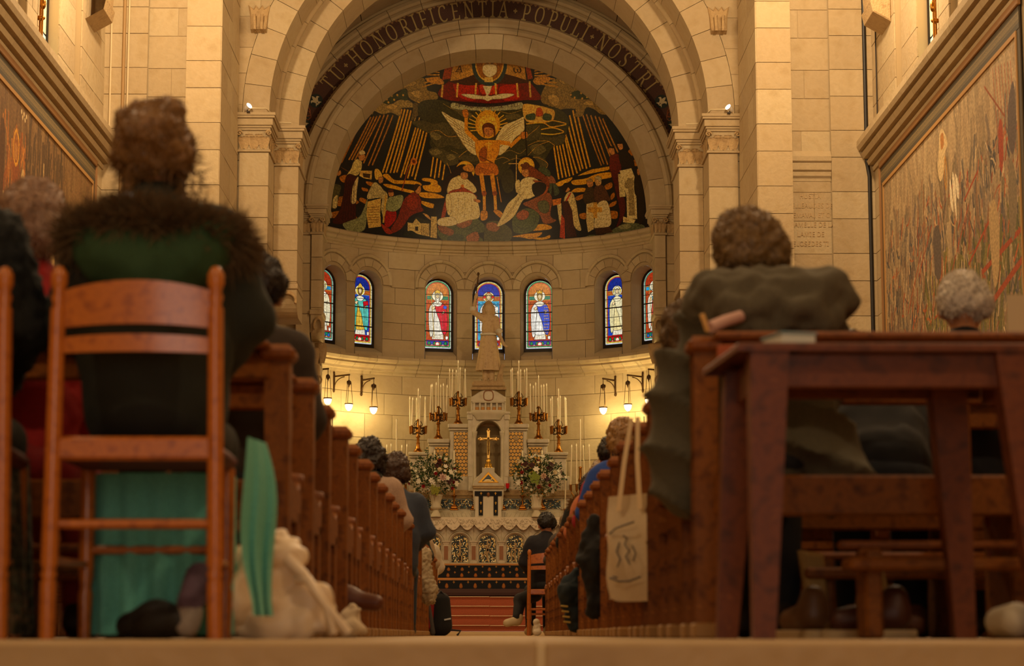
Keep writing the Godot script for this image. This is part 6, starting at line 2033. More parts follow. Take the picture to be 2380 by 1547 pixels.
func altar() -> void:
	# ---- altar table
	var t := thing("altar_table", "carved stone altar with round arches framing gold leaf mosaic panels", "altar", "", Vector3(0, 1.43, -44.8))
	part(t, "body", MB.new().bx(Vector3(-1.62, 0.0, -0.13), Vector3(1.62, 0.9, -1.0), 0.01), M.marble)
	part(t, "plinth", MB.new().bx(Vector3(-1.66, 0.0, 0.03), Vector3(1.66, 0.045, -1.0), 0.008), M.marble)
	part(t, "top_slab", MB.new().bx(Vector3(-1.72, 0.89, 0.06), Vector3(1.72, 0.985, -1.05), 0.012), M.marble)
	var gm := mat("ffffff", 0.3, 0.35, {"albedo_texture": leafy_mosaic(5, 160, 256, 230, ["d8b868", "f0e4b8", "b88a34", "e8d090", "2c3a28"])})
	for k in 5:
		var cx := (k - 2) * 0.573 - 0.015
		# panel
		var pts := PackedVector2Array([Vector2(-0.17, 0.07), Vector2(0.17, 0.07)])
		for q in arc(Vector2(0, 0.46), 0.17, 0.0, PI, 12): pts.append(q)
		var pm := MB.new().extrude(pts, -0.12, -0.115, Transform3D(Basis.IDENTITY, Vector3(cx, 0, 0)))
		for i in pm.v.size(): pm.uv[i] = Vector2((pm.v[i].x - cx + 0.17) / 0.34, (0.65 - pm.v[i].y) / 0.58)
		part(t, "mosaic_panel", pm, gm)
		# front wall of the arch with moulded rings
		var fr := PackedVector2Array([Vector2(-0.2865, 0.045), Vector2(-0.2865, 0.89), Vector2(0.2865, 0.89), Vector2(0.2865, 0.045), Vector2(0.19, 0.045)])
		for q in arc(Vector2(0, 0.46), 0.19, 0.0, PI, 14): fr.append(q)
		fr.append(Vector2(-0.19, 0.045))
		part(t, "arch_front", MB.new().extrude(fr, -0.13, -0.06, Transform3D(Basis.IDENTITY, Vector3(cx, 0, 0)), 0.008), M.marble)
		for e in [[0.225, 0.018, -0.05], [0.262, 0.012, -0.045]]:
			var path := []
			for q in arc(Vector2(cx, 0.46), e[0], 0.0, PI, 14): path.append(Vector3(q.x, q.y, e[2]))
			part(t, "arch_moulding", MB.new().tube(path, e[1], 6), M.marble)
		# monogram in relief
		var mg := MB.new()
		var z := -0.112
		match k:
			1: mg.box(Vector3(cx - 0.0, 0.3, z), Vector3(0.035, 0.4, 0.02)).box(Vector3(cx + 0.02, 0.14, z), Vector3(0.06, 0.12, 0.02))
			2:
				mg.box(Vector3(cx, 0.3, z), Vector3(0.03, 0.42, 0.02)).box(Vector3(cx + 0.03, 0.28, z), Vector3(0.022, 0.36, 0.02), 0.0, Basis(Vector3(0, 0, 1), 0.6)).box(Vector3(cx - 0.03, 0.28, z), Vector3(0.022, 0.36, 0.02), 0.0, Basis(Vector3(0, 0, 1), -0.6))
				mg.tube(arc(Vector2(cx + 0.02, 0.47), 0.045, -1.6, 1.6, 8).map(func(q): return Vector3(q.x, q.y, z)), 0.012, 5)
			3: mg.box(Vector3(cx, 0.28, z), Vector3(0.025, 0.4, 0.02)).box(Vector3(cx - 0.075, 0.2, z), Vector3(0.025, 0.22, 0.02)).box(Vector3(cx + 0.075, 0.2, z), Vector3(0.025, 0.22, 0.02)).tube(arc(Vector2(cx, 0.3), 0.075, 0.0, PI, 8).map(func(q): return Vector3(q.x, q.y, z)), 0.012, 5)
			_: mg.box(Vector3(cx, 0.3, z), Vector3(0.03, 0.38, 0.02)).box(Vector3(cx, 0.38, z), Vector3(0.16, 0.03, 0.02))
		part(t, "monogram", mg, M.carved)
	for k in 6:
		var cx := (k - 2.5) * 0.573 - 0.015
		var pil := part(t, "pilaster", MB.new().bx(Vector3(cx - 0.075, 0.045, 0.0), Vector3(cx + 0.075, 0.1, -0.08), 0.006).bx(Vector3(cx - 0.06, 0.1, -0.015), Vector3(cx + 0.06, 0.46, -0.08), 0.006).bx(Vector3(cx - 0.07, 0.44, -0.005), Vector3(cx + 0.07, 0.475, -0.08), 0.005).bx(Vector3(cx - 0.085, 0.475, 0.012), Vector3(cx + 0.085, 0.51, -0.08), 0.005), M.marble)
		part(pil, "ochre_inlay", MB.new().bx(Vector3(cx - 0.042, 0.115, -0.01), Vector3(cx + 0.042, 0.4, -0.03), 0.003), mat("8a5412", 0.35))
	# ---- lace cloth
	var lace := Image.create(1024, 128, false, Image.FORMAT_RGB8)
	lace.fill(Color("e4d8bc"))
	var rr := RandomNumberGenerator.new()
	rr.seed = 3
	for k in 420:
		var c := Vector2(rr.randf() * 1024, rr.randf_range(18, 126))
		var a := rr.randf() * TAU
		line(lace, smooth(PackedVector2Array([c, c + Vector2(cos(a), sin(a)) * 7, c + Vector2(cos(a + 1.4), sin(a + 1.4)) * 10, c + Vector2(cos(a + 2.5), sin(a + 2.5)) * 6]), false, 3), 1.6, Color("8a7858"))
	for x in range(0, 1024, 36): line(lace, PackedVector2Array([Vector2(x, 20), Vector2(x + 18, 60), Vector2(x + 36, 20)]), 1.5, Color("9a8866"))
	var cl := MB.new()
	var z0 := 0.075
	var n := 12
	for k in n:
		var xa := lerpf(-1.74, 1.74, float(k) / n)
		var xb := lerpf(-1.74, 1.74, float(k + 1) / n)
		var pts := PackedVector2Array([Vector2(xa, 0.99), Vector2(xb, 0.99)])
		for j in 9:
			var u := j / 8.0
			pts.append(Vector2(lerpf(xb, xa, u), 0.84 - 0.115 * pow(absf(sin(PI * u)), 1.0) * (1.0 if true else 0.0)))
		cl.extrude(pts, z0 - 0.006, z0 + 0.004 * sin(k * 1.7))
	cl.bx(Vector3(-1.74, 0.985, z0), Vector3(1.74, 0.993, -0.55))
	for i in cl.v.size(): cl.uv[i] = Vector2((cl.v[i].x + 1.74) / 3.48, (0.993 - cl.v[i].y) / 0.3)
	solo("altar_cloth", cl, mat("ffffff", 0.8, 0.0, {"albedo_texture": tex(lace)}), "white lace cloth with zigzag hem draped over the altar front", "cloth", "", Vector3(0, 1.43, -44.8))

	# ---- reredos
	var r := thing("altar_reredos", "stepped pale stone reredos with gold lattice panels and central niche", "reredos", "", Vector3(0, 1.43, -45.4))
	var B := Vector3(0, -1.43, 0)
	var gl := mat("ffffff", 0.32, 0.45, {"albedo_texture": gold_lattice()})
	var dk := mat("ffffff", 0.35, 0.3, {"albedo_texture": leafy_mosaic(9, 512, 128, 300, ["c8a450", "e8dcb0", "3c5a58", "2c4440", "a8842c"])})
	# shelf and dark mosaic frieze
	part(r, "shelf", MB.new().bx(B + Vector3(-1.75, 2.40, 0.12), B + Vector3(1.75, 2.60, -0.5), 0.01), M.marble)
	for sx in [-1.0, 1.0]:
		part(r, "shelf_panel", MB.new().bx(B + Vector3(sx * 0.34, 2.44, 0.135), B + Vector3(sx * 1.5, 2.55, 0.1), 0.008), M.marble)
		var zz := MB.new()
		for k in 12: zz.tube([B + Vector3(sx * (0.36 + k * 0.09), 2.45, 0.138), B + Vector3(sx * (0.405 + k * 0.09), 2.54, 0.138)], 0.006, 4)
		part(r, "carved_zigzag", zz, M.marble)
		var fm := MB.new().bx(B + Vector3(sx * 0.3, 2.64, 0.0), B + Vector3(sx * 1.52, 2.83, -0.06))
		for i in fm.v.size(): fm.uv[i] = Vector2(absf(fm.v[i].x) / 1.25, (1.45 - fm.v[i].y) / 0.25)
		part(r, "dark_frieze", fm, dk)
	part(r, "lower_body", MB.new().bx(B + Vector3(-1.72, 2.58, -0.02), B + Vector3(1.72, 3.32, -0.6), 0.01), M.marble)
	part(r, "lower_cornice", MB.new().bx(B + Vector3(-1.75, 2.90, 0.06), B + Vector3(1.75, 3.03, -0.5), 0.02).bx(B + Vector3(-1.72, 2.86, 0.03), B + Vector3(1.72, 2.90, -0.5), 0.01), M.carved)
	for sx in [-1.0, 1.0]:
		# three falling tiers
		var tiers := [[0.42, 0.86, 4.29, 4.43], [0.84, 1.29, 3.97, 4.11], [1.22, 1.69, 3.71, 3.83]]
		for k in 3:
			var q: Array = tiers[k]
			part(r, "tier_body", MB.new().bx(B + Vector3(sx * q[0], 3.0, -0.05), B + Vector3(sx * (q[1] - 0.04), q[2], -0.5), 0.008), M.marble)
			part(r, "tier_cornice", MB.new().bx(B + Vector3(sx * (q[0] - 0.01), q[2], 0.0), B + Vector3(sx * (q[1] - 0.02), q[2] + 0.05, -0.52), 0.01).bx(B + Vector3(sx * (q[0] - 0.02), q[2] + 0.05, 0.05), B + Vector3(sx * q[1], q[3], -0.55), 0.015), M.marble)
			if k < 2:
				part(r, "tier_frame", MB.new().bx(B + Vector3(sx * (q[1] - 0.12), 3.2, -0.02), B + Vector3(sx * (q[1] - 0.05), q[2] - 0.02, -0.1), 0.006), M.marble)
				var x0: float = [0.44, 0.85][k]
				var x1: float = [0.73, 1.14][k]
				var pm := MB.new().bx(B + Vector3(sx * x0, 3.28, -0.042), B + Vector3(sx * x1, q[2] - 0.03, -0.08))
				for i in pm.v.size(): pm.uv[i] = Vector2(pm.v[i].x, -pm.v[i].y) * 1.7
				part(r, "gold_lattice_panel", pm, gl)
				part(r, "carved_rosette", MB.new().lathe([[0.002, 0.02], [0.05, 0.016], [0.055, 0.0]], B + Vector3(sx * (x0 + x1) * 0.5, q[2] - 0.17, -0.04), 12, Basis(Vector3.RIGHT, PI / 2)), M.carved)
	# central tower with niche
	var tw := MB.new()
	var pts := PackedVector2Array([Vector2(-0.42, 3.0), Vector2(-0.42, 4.62), Vector2(0.42, 4.62), Vector2(0.42, 3.0), Vector2(0.26, 3.0)])
	for q in arc(Vector2(0, 4.22), 0.26, 0.0, PI, 14): pts.append(q)
	pts.append(Vector2(-0.26, 3.0))
	tw.extrude(pts, -0.35, 0.12, Transform3D(Basis.IDENTITY, B), 0.006)
	part(r, "niche_wall", tw, M.marble)
	part(r, "niche_back", MB.new().bx(B + Vector3(-0.3, 3.0, -0.33), B + Vector3(0.3, 4.6, -0.36)), mat("8a7650", 0.8))
	for sx in [-1.0, 1.0]:
		part(r, "niche_column", MB.new().lathe([[0.045, 3.1], [0.034, 3.16], [0.03, 4.1], [0.034, 4.13], [0.055, 4.22], [0.055, 4.26], [0.001, 4.26]], B + Vector3(sx * 0.285, 0, 0.14), 12), M.marble)
		part(r, "tower_pilaster", MB.new().bx(B + Vector3(sx * 0.345, 3.3, 0.13), B + Vector3(sx * 0.43, 4.5, 0.0), 0.006).bx(B + Vector3(sx * 0.33, 4.5, 0.15), B + Vector3(sx * 0.45, 4.62, 0.0), 0.012), M.marble)
	var ring := []
	for q in arc(Vector2(0, 4.22), 0.285, 0.0, PI, 16): ring.append(B + Vector3(q.x, q.y, 0.13))
	part(r, "niche_arch", MB.new().tube(ring, 0.022, 8), M.marble)
	# curved canopy, little arcade, gable with gilded corners
	var rows := []
	for q in [[0.24, 4.5], [0.28, 4.58], [0.34, 4.62], [0.36, 4.68], [0.33, 4.7]]:
		var row := PackedVector3Array()
		for k in 13:
			var a := lerpf(PI, 0.0, k / 12.0)
			row.append(B + Vector3(cos(a) * q[0] * 1.12, q[1], 0.1 + sin(a) * q[0] * 0.45))
		rows.append(row)
	part(r, "canopy", MB.new().grid(rows), M.marble)
	part(r, "tower_cornice", MB.new().bx(B + Vector3(-0.46, 4.62, 0.16), B + Vector3(0.46, 4.68, -0.4), 0.015), M.marble)
	part(r, "upper_block", MB.new().bx(B + Vector3(-0.37, 4.68, 0.06), B + Vector3(0.37, 5.15, -0.4), 0.01), M.marble)
	for k in 6:
		var x := lerpf(-0.3, 0.3, k / 5.0)
		part(r, "arcade_post", MB.new().bx(B + Vector3(x - 0.02, 4.70, 0.15), B + Vector3(x + 0.02, 4.86, 0.06), 0.006), M.marble)
		if k < 5: part(r, "arcade_niche", MB.new().bx(B + Vector3(x + 0.02, 4.71, 0.08), B + Vector3(x + 0.1, 4.78, 0.062), 0.004), mat("b07a30", 0.5, 0.3))
	part(r, "arcade_rail", MB.new().bx(B + Vector3(-0.34, 4.86, 0.16), B + Vector3(0.34, 4.89, 0.05), 0.006).bx(B + Vector3(-0.34, 4.67, 0.17), B + Vector3(0.34, 4.71, 0.05), 0.006), M.marble)
	part(r, "gable", MB.new().extrude(P2([-0.37, 4.89, 0.37, 4.89, 0.37, 4.98, 0.1, 5.14, -0.1, 5.14, -0.37, 4.98]), 0.06, 0.1, Transform3D(Basis.IDENTITY, B), 0.01), M.marble)
	for sx in [-1.0, 1.0]:
		part(r, "gilded_corner", MB.new().extrude(P2([sx * 0.36, 5.0, sx * 0.36, 5.14, sx * 0.14, 5.14]), 0.06, 0.075, Transform3D(Basis.IDENTITY, B)), mat("d8a43c", 0.4, 0.7, {"albedo_texture": T.bump}))
	var sh := []
	for q in smooth(P2([-0.09, 4.95, -0.1, 5.05, -0.06, 5.12, 0.06, 5.12, 0.1, 5.05, 0.09, 4.95, 0.03, 4.92, -0.03, 4.92]), true, 3): sh.append(B + Vector3(q.x, q.y, 0.105))
	sh.append(sh[0])
	part(r, "carved_shield", MB.new().tube(sh, 0.012, 6), mat("8a5a34", 0.6))
	part(r, "statue_plinth", MB.new().bx(B + Vector3(-0.38, 5.14, 0.14), B + Vector3(0.38, 5.20, -0.75), 0.012).bx(B + Vector3(-0.35, 5.2, 0.1), B + Vector3(0.35, 5.34, -0.75), 0.04).bx(B + Vector3(-0.3, 4.4, -0.3), B + Vector3(0.3, 5.2, -0.75), 0.01), M.carved)

	# ---- tabernacle with veil
	var tb := thing("tabernacle", "gabled stone tabernacle with a gilded triangular panel above its veil", "tabernacle", "", Vector3(0, 2.6, -45.22))
	part(tb, "body", MB.new().extrude(P2([-0.3, 0.0, 0.3, 0.0, 0.33, 0.5, 0.3, 0.62, 0.13, 0.78, 0.13, 0.88, -0.13, 0.88, -0.13, 0.78, -0.3, 0.62, -0.33, 0.5]), -0.2, 0.17, Transform3D.IDENTITY, 0.02), M.marble)
	part(tb, "carved_moulding", MB.new().bx(Vector3(-0.33, 0.42, 0.2), Vector3(0.33, 0.47, -0.1), 0.02).bx(Vector3(-0.34, 0.47, 0.18), Vector3(0.34, 0.5, -0.1), 0.01), M.carved)
	var pan := part(tb, "gilded_triangle", MB.new().extrude(P2([-0.22, 0.56, 0.22, 0.56, 0, 0.79]), 0.17, 0.185, Transform3D.IDENTITY, 0.006), mat("d0982c", 0.35, 0.7))
	part(pan, "dark_relief", MB.new().extrude(P2([-0.14, 0.585, 0.14, 0.585, 0, 0.73]), 0.185, 0.19), mat("3a4440", 0.4))
	part(pan, "relief_lamb", MB.new().ball(Vector3(-0.01, 0.61, 0.192), Vector3(0.08, 0.022, 0.012), 10).ball(Vector3(0.07, 0.63, 0.192), Vector3(0.025, 0.02, 0.012), 8).bx(Vector3(-0.1, 0.585, 0.186), Vector3(0.1, 0.6, 0.198)), mat("e8cf90", 0.4, 0.5))
	var vl := thing("tabernacle_veil", "black and white embroidered veil hanging below the tabernacle gable", "veil", "", Vector3(0, 2.44, -45.03))
	var folds := func(x0: float, x1: float, y0: float, y1: float, amp: float) -> MB:
		var a := PackedVector3Array()
		var b := PackedVector3Array()
		for k in 25:
			var x := lerpf(x0, x1, k / 24.0)
			var z := amp * sin(x * 95.0) + amp * 0.6 * sin(x * 41.0 + 1.0)
			a.append(Vector3(x, y0, z * 1.2)); b.append(Vector3(x, y1, z * 0.4))
		return MB.new().grid([a, b])
	part(vl, "white_cloth", folds.call(-0.275, 0.275, 0.0, 0.53, 0.008), mat("d8cdb4", 0.8))
	for sx in [-1.0, 1.0]:
		var bd := part(vl, "black_band", folds.call(sx * 0.155 - 0.045, sx * 0.155 + 0.045, 0.03, 0.53, 0.003), mat("0c0c0e", 0.8))
		bd.position.z = 0.016
		for y in [0.12, 0.29]:
			var cm := MB.new().box(Vector3(sx * 0.155, y, 0.006), Vector3(0.008, 0.06, 0.004)).box(Vector3(sx * 0.155, y + 0.006, 0.006), Vector3(0.04, 0.008, 0.004))
			part(bd, "gold_cross", cm, M.gilt)
		var fr := MB.new()
		for k in 7: fr.bx(Vector3(sx * 0.155 - 0.042 + k * 0.0125, -0.03, 0.0), Vector3(sx * 0.155 - 0.036 + k * 0.0125, 0.03, 0.006))
		part(bd, "fringe", fr, mat("c8bc9c", 0.8))
	var tp := part(vl, "black_top", folds.call(-0.285, 0.285, 0.44, 0.54, 0.003), mat("0c0c0e", 0.8))
	tp.position.z = 0.022
	part(tp, "medallion", MB.new().ball(Vector3(0, 0.47, 0.01), Vector3(0.035, 0.045, 0.015), 10), mat("7a4a1c", 0.5, 0.3))
	for x in [-0.15, 0.15]: part(tp, "gold_cross", MB.new().box(Vector3(x, 0.49, 0.008), Vector3(0.008, 0.06, 0.004)).box(Vector3(x, 0.495, 0.008), Vector3(0.045, 0.008, 0.004)), M.gilt)

	# ---- crucifix
	var cx := thing("altar_crucifix", "gilded altar crucifix with trefoil ends in the central niche", "crucifix", "", Vector3(0, 3.48, -45.22))
	part(cx, "foot", MB.new().lathe([[0.1, 0.0], [0.1, 0.02], [0.07, 0.05], [0.085, 0.07], [0.035, 0.12], [0.05, 0.15], [0.025, 0.19], [0.03, 0.2], [0.001, 0.2]], Vector3.ZERO, 12), M.gilt)
	var cr := MB.new().bx(Vector3(-0.028, 0.2, -0.015), Vector3(0.028, 0.78, 0.015), 0.006).bx(Vector3(-0.17, 0.585, -0.015), Vector3(0.17, 0.64, 0.015), 0.006)
	for q in [[0, 0.79], [-0.18, 0.612], [0.18, 0.612]]:
		for j in 3:
			var a := TAU * j / 3.0 + (PI / 2 if q[0] == 0 else (0.0 if q[0] > 0 else PI))
			cr.ball(Vector3(q[0] + cos(a) * 0.024, q[1] + sin(a) * 0.024, 0), Vector3(0.026, 0.026, 0.014), 8)
	part(cx, "cross", cr, mat("d8b064", 0.35, 0.8))
	part(cx, "figure", body([[Vector3(0, 0.46, 0.03), Vector3(0, 0.58, 0.03), 0.018, 0.026], [Vector3(0, 0.6, 0.035), Vector3(0, 0.635, 0.04), 0.01, 0.017], [Vector3(0.01, 0.59, 0.03), Vector3(0.13, 0.615, 0.025), 0.011, 0.007], [Vector3(-0.01, 0.59, 0.03), Vector3(-0.13, 0.615, 0.025), 0.011, 0.007], [Vector3(0.005, 0.46, 0.03), Vector3(0.01, 0.38, 0.04), 0.015, 0.012], [Vector3(0.01, 0.38, 0.04), Vector3(0, 0.28, 0.03), 0.012, 0.008], [Vector3(-0.008, 0.46, 0.03), Vector3(-0.008, 0.28, 0.03), 0.014, 0.008]], 0.012, 0.006), mat("8a6a34", 0.4, 0.6))

	# ---- red sanctuary lamp
	var rl := thing("red_altar_lamp", "small red glass lamp glowing beside the tabernacle", "lamp", "", Vector3(0.405, 2.99, -45.25))
	part(rl, "glass", MB.new().lathe([[0.02, 0.06], [0.034, 0.1], [0.04, 0.17]], Vector3.ZERO, 10), mat("6a0404", 0.2, 0.0, {"emission": Color("a00808"), "emission_energy_multiplier": 0.5}))
	part(rl, "flame", MB.new().ball(Vector3(0, 0.12, 0.02), Vector3(0.01, 0.016, 0.01), 8), mat("ff4020", 0.5, 0.0, {"emission": Color("ff5030"), "emission_energy_multiplier": 4.0}))
	part(rl, "stand", MB.new().lathe([[0.045, 0.0], [0.03, 0.02], [0.015, 0.05], [0.03, 0.06]], Vector3.ZERO, 10), M.bronze)

	statue()
	candelabra()
	flowers()

func statue() -> void:
	var s := thing("saint_statue", "stone statue of a robed woman raising one arm high above the altar", "statue", "", Vector3(0, 5.34, -45.8))
	var bn := [
		[Vector3(0.0, 0.98, 0), Vector3(0.0, 1.18, 0), 0.125, 0.135, Vector3(1, 1, 1.25)], [Vector3(0, 1.18, 0), Vector3(0.02, 1.36, 0), 0.14, 0.15, Vector3(1, 1, 1.3)],
		[Vector3(-0.13, 1.42, 0), Vector3(0.15, 1.38, 0), 0.07, 0.07], [Vector3(0.01, 1.42, 0), Vector3(0.005, 1.55, 0.01), 0.06, 0.055],
		[Vector3(0.0, 1.585, 0.02), Vector3(0.0, 1.64, 0.02), 0.085, 0.1], [Vector3(0, 1.5, 0.1), Vector3(0, 1.52, 0.1), 0.03, 0.02],
		[Vector3(-0.15, 1.42, 0), Vector3(-0.33, 1.55, 0.03), 0.068, 0.06], [Vector3(-0.33, 1.55, 0.03), Vector3(-0.27, 1.86, 0.05), 0.055, 0.036], [Vector3(-0.265, 1.87, 0.05), Vector3(-0.26, 1.93, 0.06), 0.034, 0.03],
		[Vector3(0.16, 1.38, 0), Vector3(0.22, 1.08, 0.02), 0.068, 0.055], [Vector3(0.22, 1.08, 0.02), Vector3(0.32, 0.84, 0.08), 0.045, 0.03], [Vector3(0.32, 0.84, 0.08), Vector3(0.38, 0.78, 0.12), 0.028, 0.016], [Vector3(0.36, 0.79, 0.11), Vector3(0.43, 0.77, 0.14), 0.014, 0.01],
		[Vector3(-0.07, 0.3, 0), Vector3(-0.07, 0.05, 0.02), 0.07, 0.055], [Vector3(0.07, 0.3, 0), Vector3(0.07, 0.05, 0.02), 0.07, 0.055], [Vector3(-0.075, 0.035, 0.0), Vector3(-0.09, 0.03, 0.14), 0.04, 0.03], [Vector3(0.075, 0.035, 0.0), Vector3(0.09, 0.03, 0.14), 0.04, 0.03]]
	part(s, "figure", body(bn, 0.045, 0.016), M.statue)
	# bobbed hair
	part(s, "hair", body([[Vector3(0, 1.66, 0.0), Vector3(0, 1.7, 0.0), 0.105, 0.09], [Vector3(-0.09, 1.64, 0.0), Vector3(-0.105, 1.5, 0.02), 0.045, 0.04], [Vector3(0.09, 1.64, 0.0), Vector3(0.105, 1.5, 0.02), 0.045, 0.04], [Vector3(-0.07, 1.6, -0.06), Vector3(0.07, 1.6, -0.06), 0.075, 0.075]], 0.03, 0.014), M.carved)
	# skirt with folds
	var rows := []
	for q in [[0.17, 1.02], [0.18, 0.92], [0.21, 0.7], [0.24, 0.45], [0.27, 0.27], [0.26, 0.265], [0.2, 0.3]]:
		var row := PackedVector3Array()
		for k in 72:
			var a := TAU * k / 72
			var w: float = clampf((1.0 - q[1]) * 0.9, 0.0, 1.0)
			var rr: float = q[0] * (1.0 + 0.1 * w * sin(a * 11.0 + 0.4 * sin(a * 3.0)) + 0.04 * w * sin(a * 23.0))
			row.append(Vector3(cos(a) * rr, q[1], sin(a) * rr * 0.72))
		rows.append(row)
	part(s, "skirt", MB.new().grid(rows, true), M.statue)
	part(s, "belt", MB.new().lathe([[0.165, 1.03], [0.18, 1.04], [0.18, 1.07], [0.165, 1.08]], Vector3.ZERO, 24, Basis.from_scale(Vector3(1, 1, 0.76))), M.marble)
	for e in [-1.0, 1.0]:
		part(s, "sleeve_cuff", MB.new().lathe([[0.06, -0.05], [0.085, 0.0], [0.07, 0.05]], Vector3(-0.33, 1.6, 0.03) if e < 0 else Vector3(0.225, 1.12, 0.02), 14, Basis(Vector3(0, 0, 1), -0.1 if e < 0 else 0.3)), M.marble)
	part(s, "sword", MB.new().tube([Vector3(-0.265, 1.8, 0.07), Vector3(-0.262, 1.98, 0.07), Vector3(-0.235, 2.22, 0.08), Vector3(-0.22, 2.34, 0.08)], [0.016, 0.014, 0.018, 0.012], 6).box(Vector3(-0.25, 2.12, 0.08), Vector3(0.1, 0.03, 0.02), 0.006).ball(Vector3(-0.222, 2.36, 0.08), Vector3(0.028, 0.04, 0.02), 8), M.bronze)
	part(s, "rocky_base", body([[Vector3(-0.22, 0.0, 0.0), Vector3(0.22, 0.0, 0.0), 0.1, 0.1, Vector3(1, 2.2, 1)], [Vector3(-0.1, 0.0, 0.1), Vector3(0.2, 0.0, 0.12), 0.08, 0.08, Vector3(1, 2.0, 1)]], 0.04, 0.02), M.carved)
	part(s, "small_animal", body([[Vector3(0.22, 0.05, 0.1), Vector3(0.26, 0.2, 0.1), 0.06, 0.055], [Vector3(0.27, 0.26, 0.1), Vector3(0.29, 0.36, 0.11), 0.04, 0.035], [Vector3(0.29, 0.37, 0.11), Vector3(0.34, 0.36, 0.14), 0.03, 0.018], [Vector3(0.24, 0.1, 0.12), Vector3(0.27, 0.0, 0.16), 0.03, 0.02], [Vector3(0.28, 0.15, 0.12), Vector3(0.3, 0.02, 0.16), 0.025, 0.018]], 0.03, 0.014), M.carved)

func candle_mesh(h: float) -> MB:
	return MB.new().lathe([[0.0145, 0.0], [0.0125, h], [0.001, h + 0.002]], Vector3.ZERO, 8)
func bulb_mesh() -> MB:
	return MB.new().lathe([[0.006, 0.0], [0.011, 0.018], [0.013, 0.035], [0.008, 0.055], [0.002, 0.072]], Vector3.ZERO, 8)

func candelabrum(label: String) -> Node3D:
	var t := thing("altar_candelabrum", label, "candelabrum", "brass candelabra standing on the reredos tiers")
	part(t, "foot", MB.new().lathe([[0.1, 0.0], [0.1, 0.035], [0.085, 0.05], [0.055, 0.09], [0.038, 0.15], [0.036, 0.19], [0.045, 0.2], [0.045, 0.21], [0.03, 0.22]], Vector3.ZERO, 8, Basis.IDENTITY, false), M.brass)
	part(t, "stem", MB.new().lathe([[0.03, 0.22], [0.03, 0.32], [0.05, 0.335], [0.05, 0.35], [0.03, 0.365], [0.028, 0.42], [0.04, 0.46], [0.022, 0.5], [0.03, 0.58], [0.018, 0.66], [0.03, 0.7], [0.03, 0.715], [0.001, 0.715]], Vector3.ZERO, 10), M.brass)
	var glass := mat("fff4d0", 0.15, 0.0, {"emission": Color("ffd890"), "emission_energy_multiplier": 0.25})
	for k in 6:
		var a := TAU * k / 6.0 + 0.3
		var dir := Vector3(cos(a), 0, sin(a))
		var arm := MB.new()
		var pa := []
		for q in [[0.03, 0.44], [0.07, 0.4], [0.12, 0.4], [0.155, 0.44], [0.15, 0.49], [0.11, 0.5], [0.095, 0.46], [0.12, 0.44]]: pa.append(dir * q[0] + Vector3(0, q[1], 0))
		arm.tube(pa, 0.011, 5)
		arm.box(dir * 0.1 + Vector3(0, 0.53, 0), Vector3(0.16, 0.025, 0.012), 0.003, Basis(Vector3.UP, -a))
		var ar := part(t, "arm", arm, M.bronze)
		part(ar, "socket", MB.new().lathe([[0.012, 0.4], [0.022, 0.44], [0.024, 0.55], [0.032, 0.56], [0.032, 0.57], [0.001, 0.57]], dir * 0.175, 8), M.brass)
		var cn := part(t, "candle", candle_mesh(0.56 + 0.02 * sin(k * 2.3)), M.wax)
		cn.position = dir * 0.175 + Vector3(0, 0.57, 0)
		cn.rotation = Vector3(0.02 * sin(k * 3.1), 0, 0.03 * cos(k * 1.9))
		var bb := part(cn, "bulb", bulb_mesh(), glass)
		bb.position.y = 0.56 + 0.02 * sin(k * 2.3)
	var cn := part(t, "candle", candle_mesh(0.6), M.wax)
	cn.position = Vector3(0, 0.715, 0)
	part(cn, "bulb", bulb_mesh(), glass).position.y = 0.6
	var orn := MB.new()
	for k in 6:
		var a := TAU * k / 6.0
		var dir := Vector3(cos(a), 0, sin(a))
		orn.tube([dir * 0.025 + Vector3(0, 0.5, 0), dir * 0.09 + Vector3(0, 0.6, 0), dir * 0.06 + Vector3(0, 0.66, 0), dir * 0.02 + Vector3(0, 0.7, 0)], 0.008, 5)
	part(t, "openwork", orn, M.bronze)
	return t

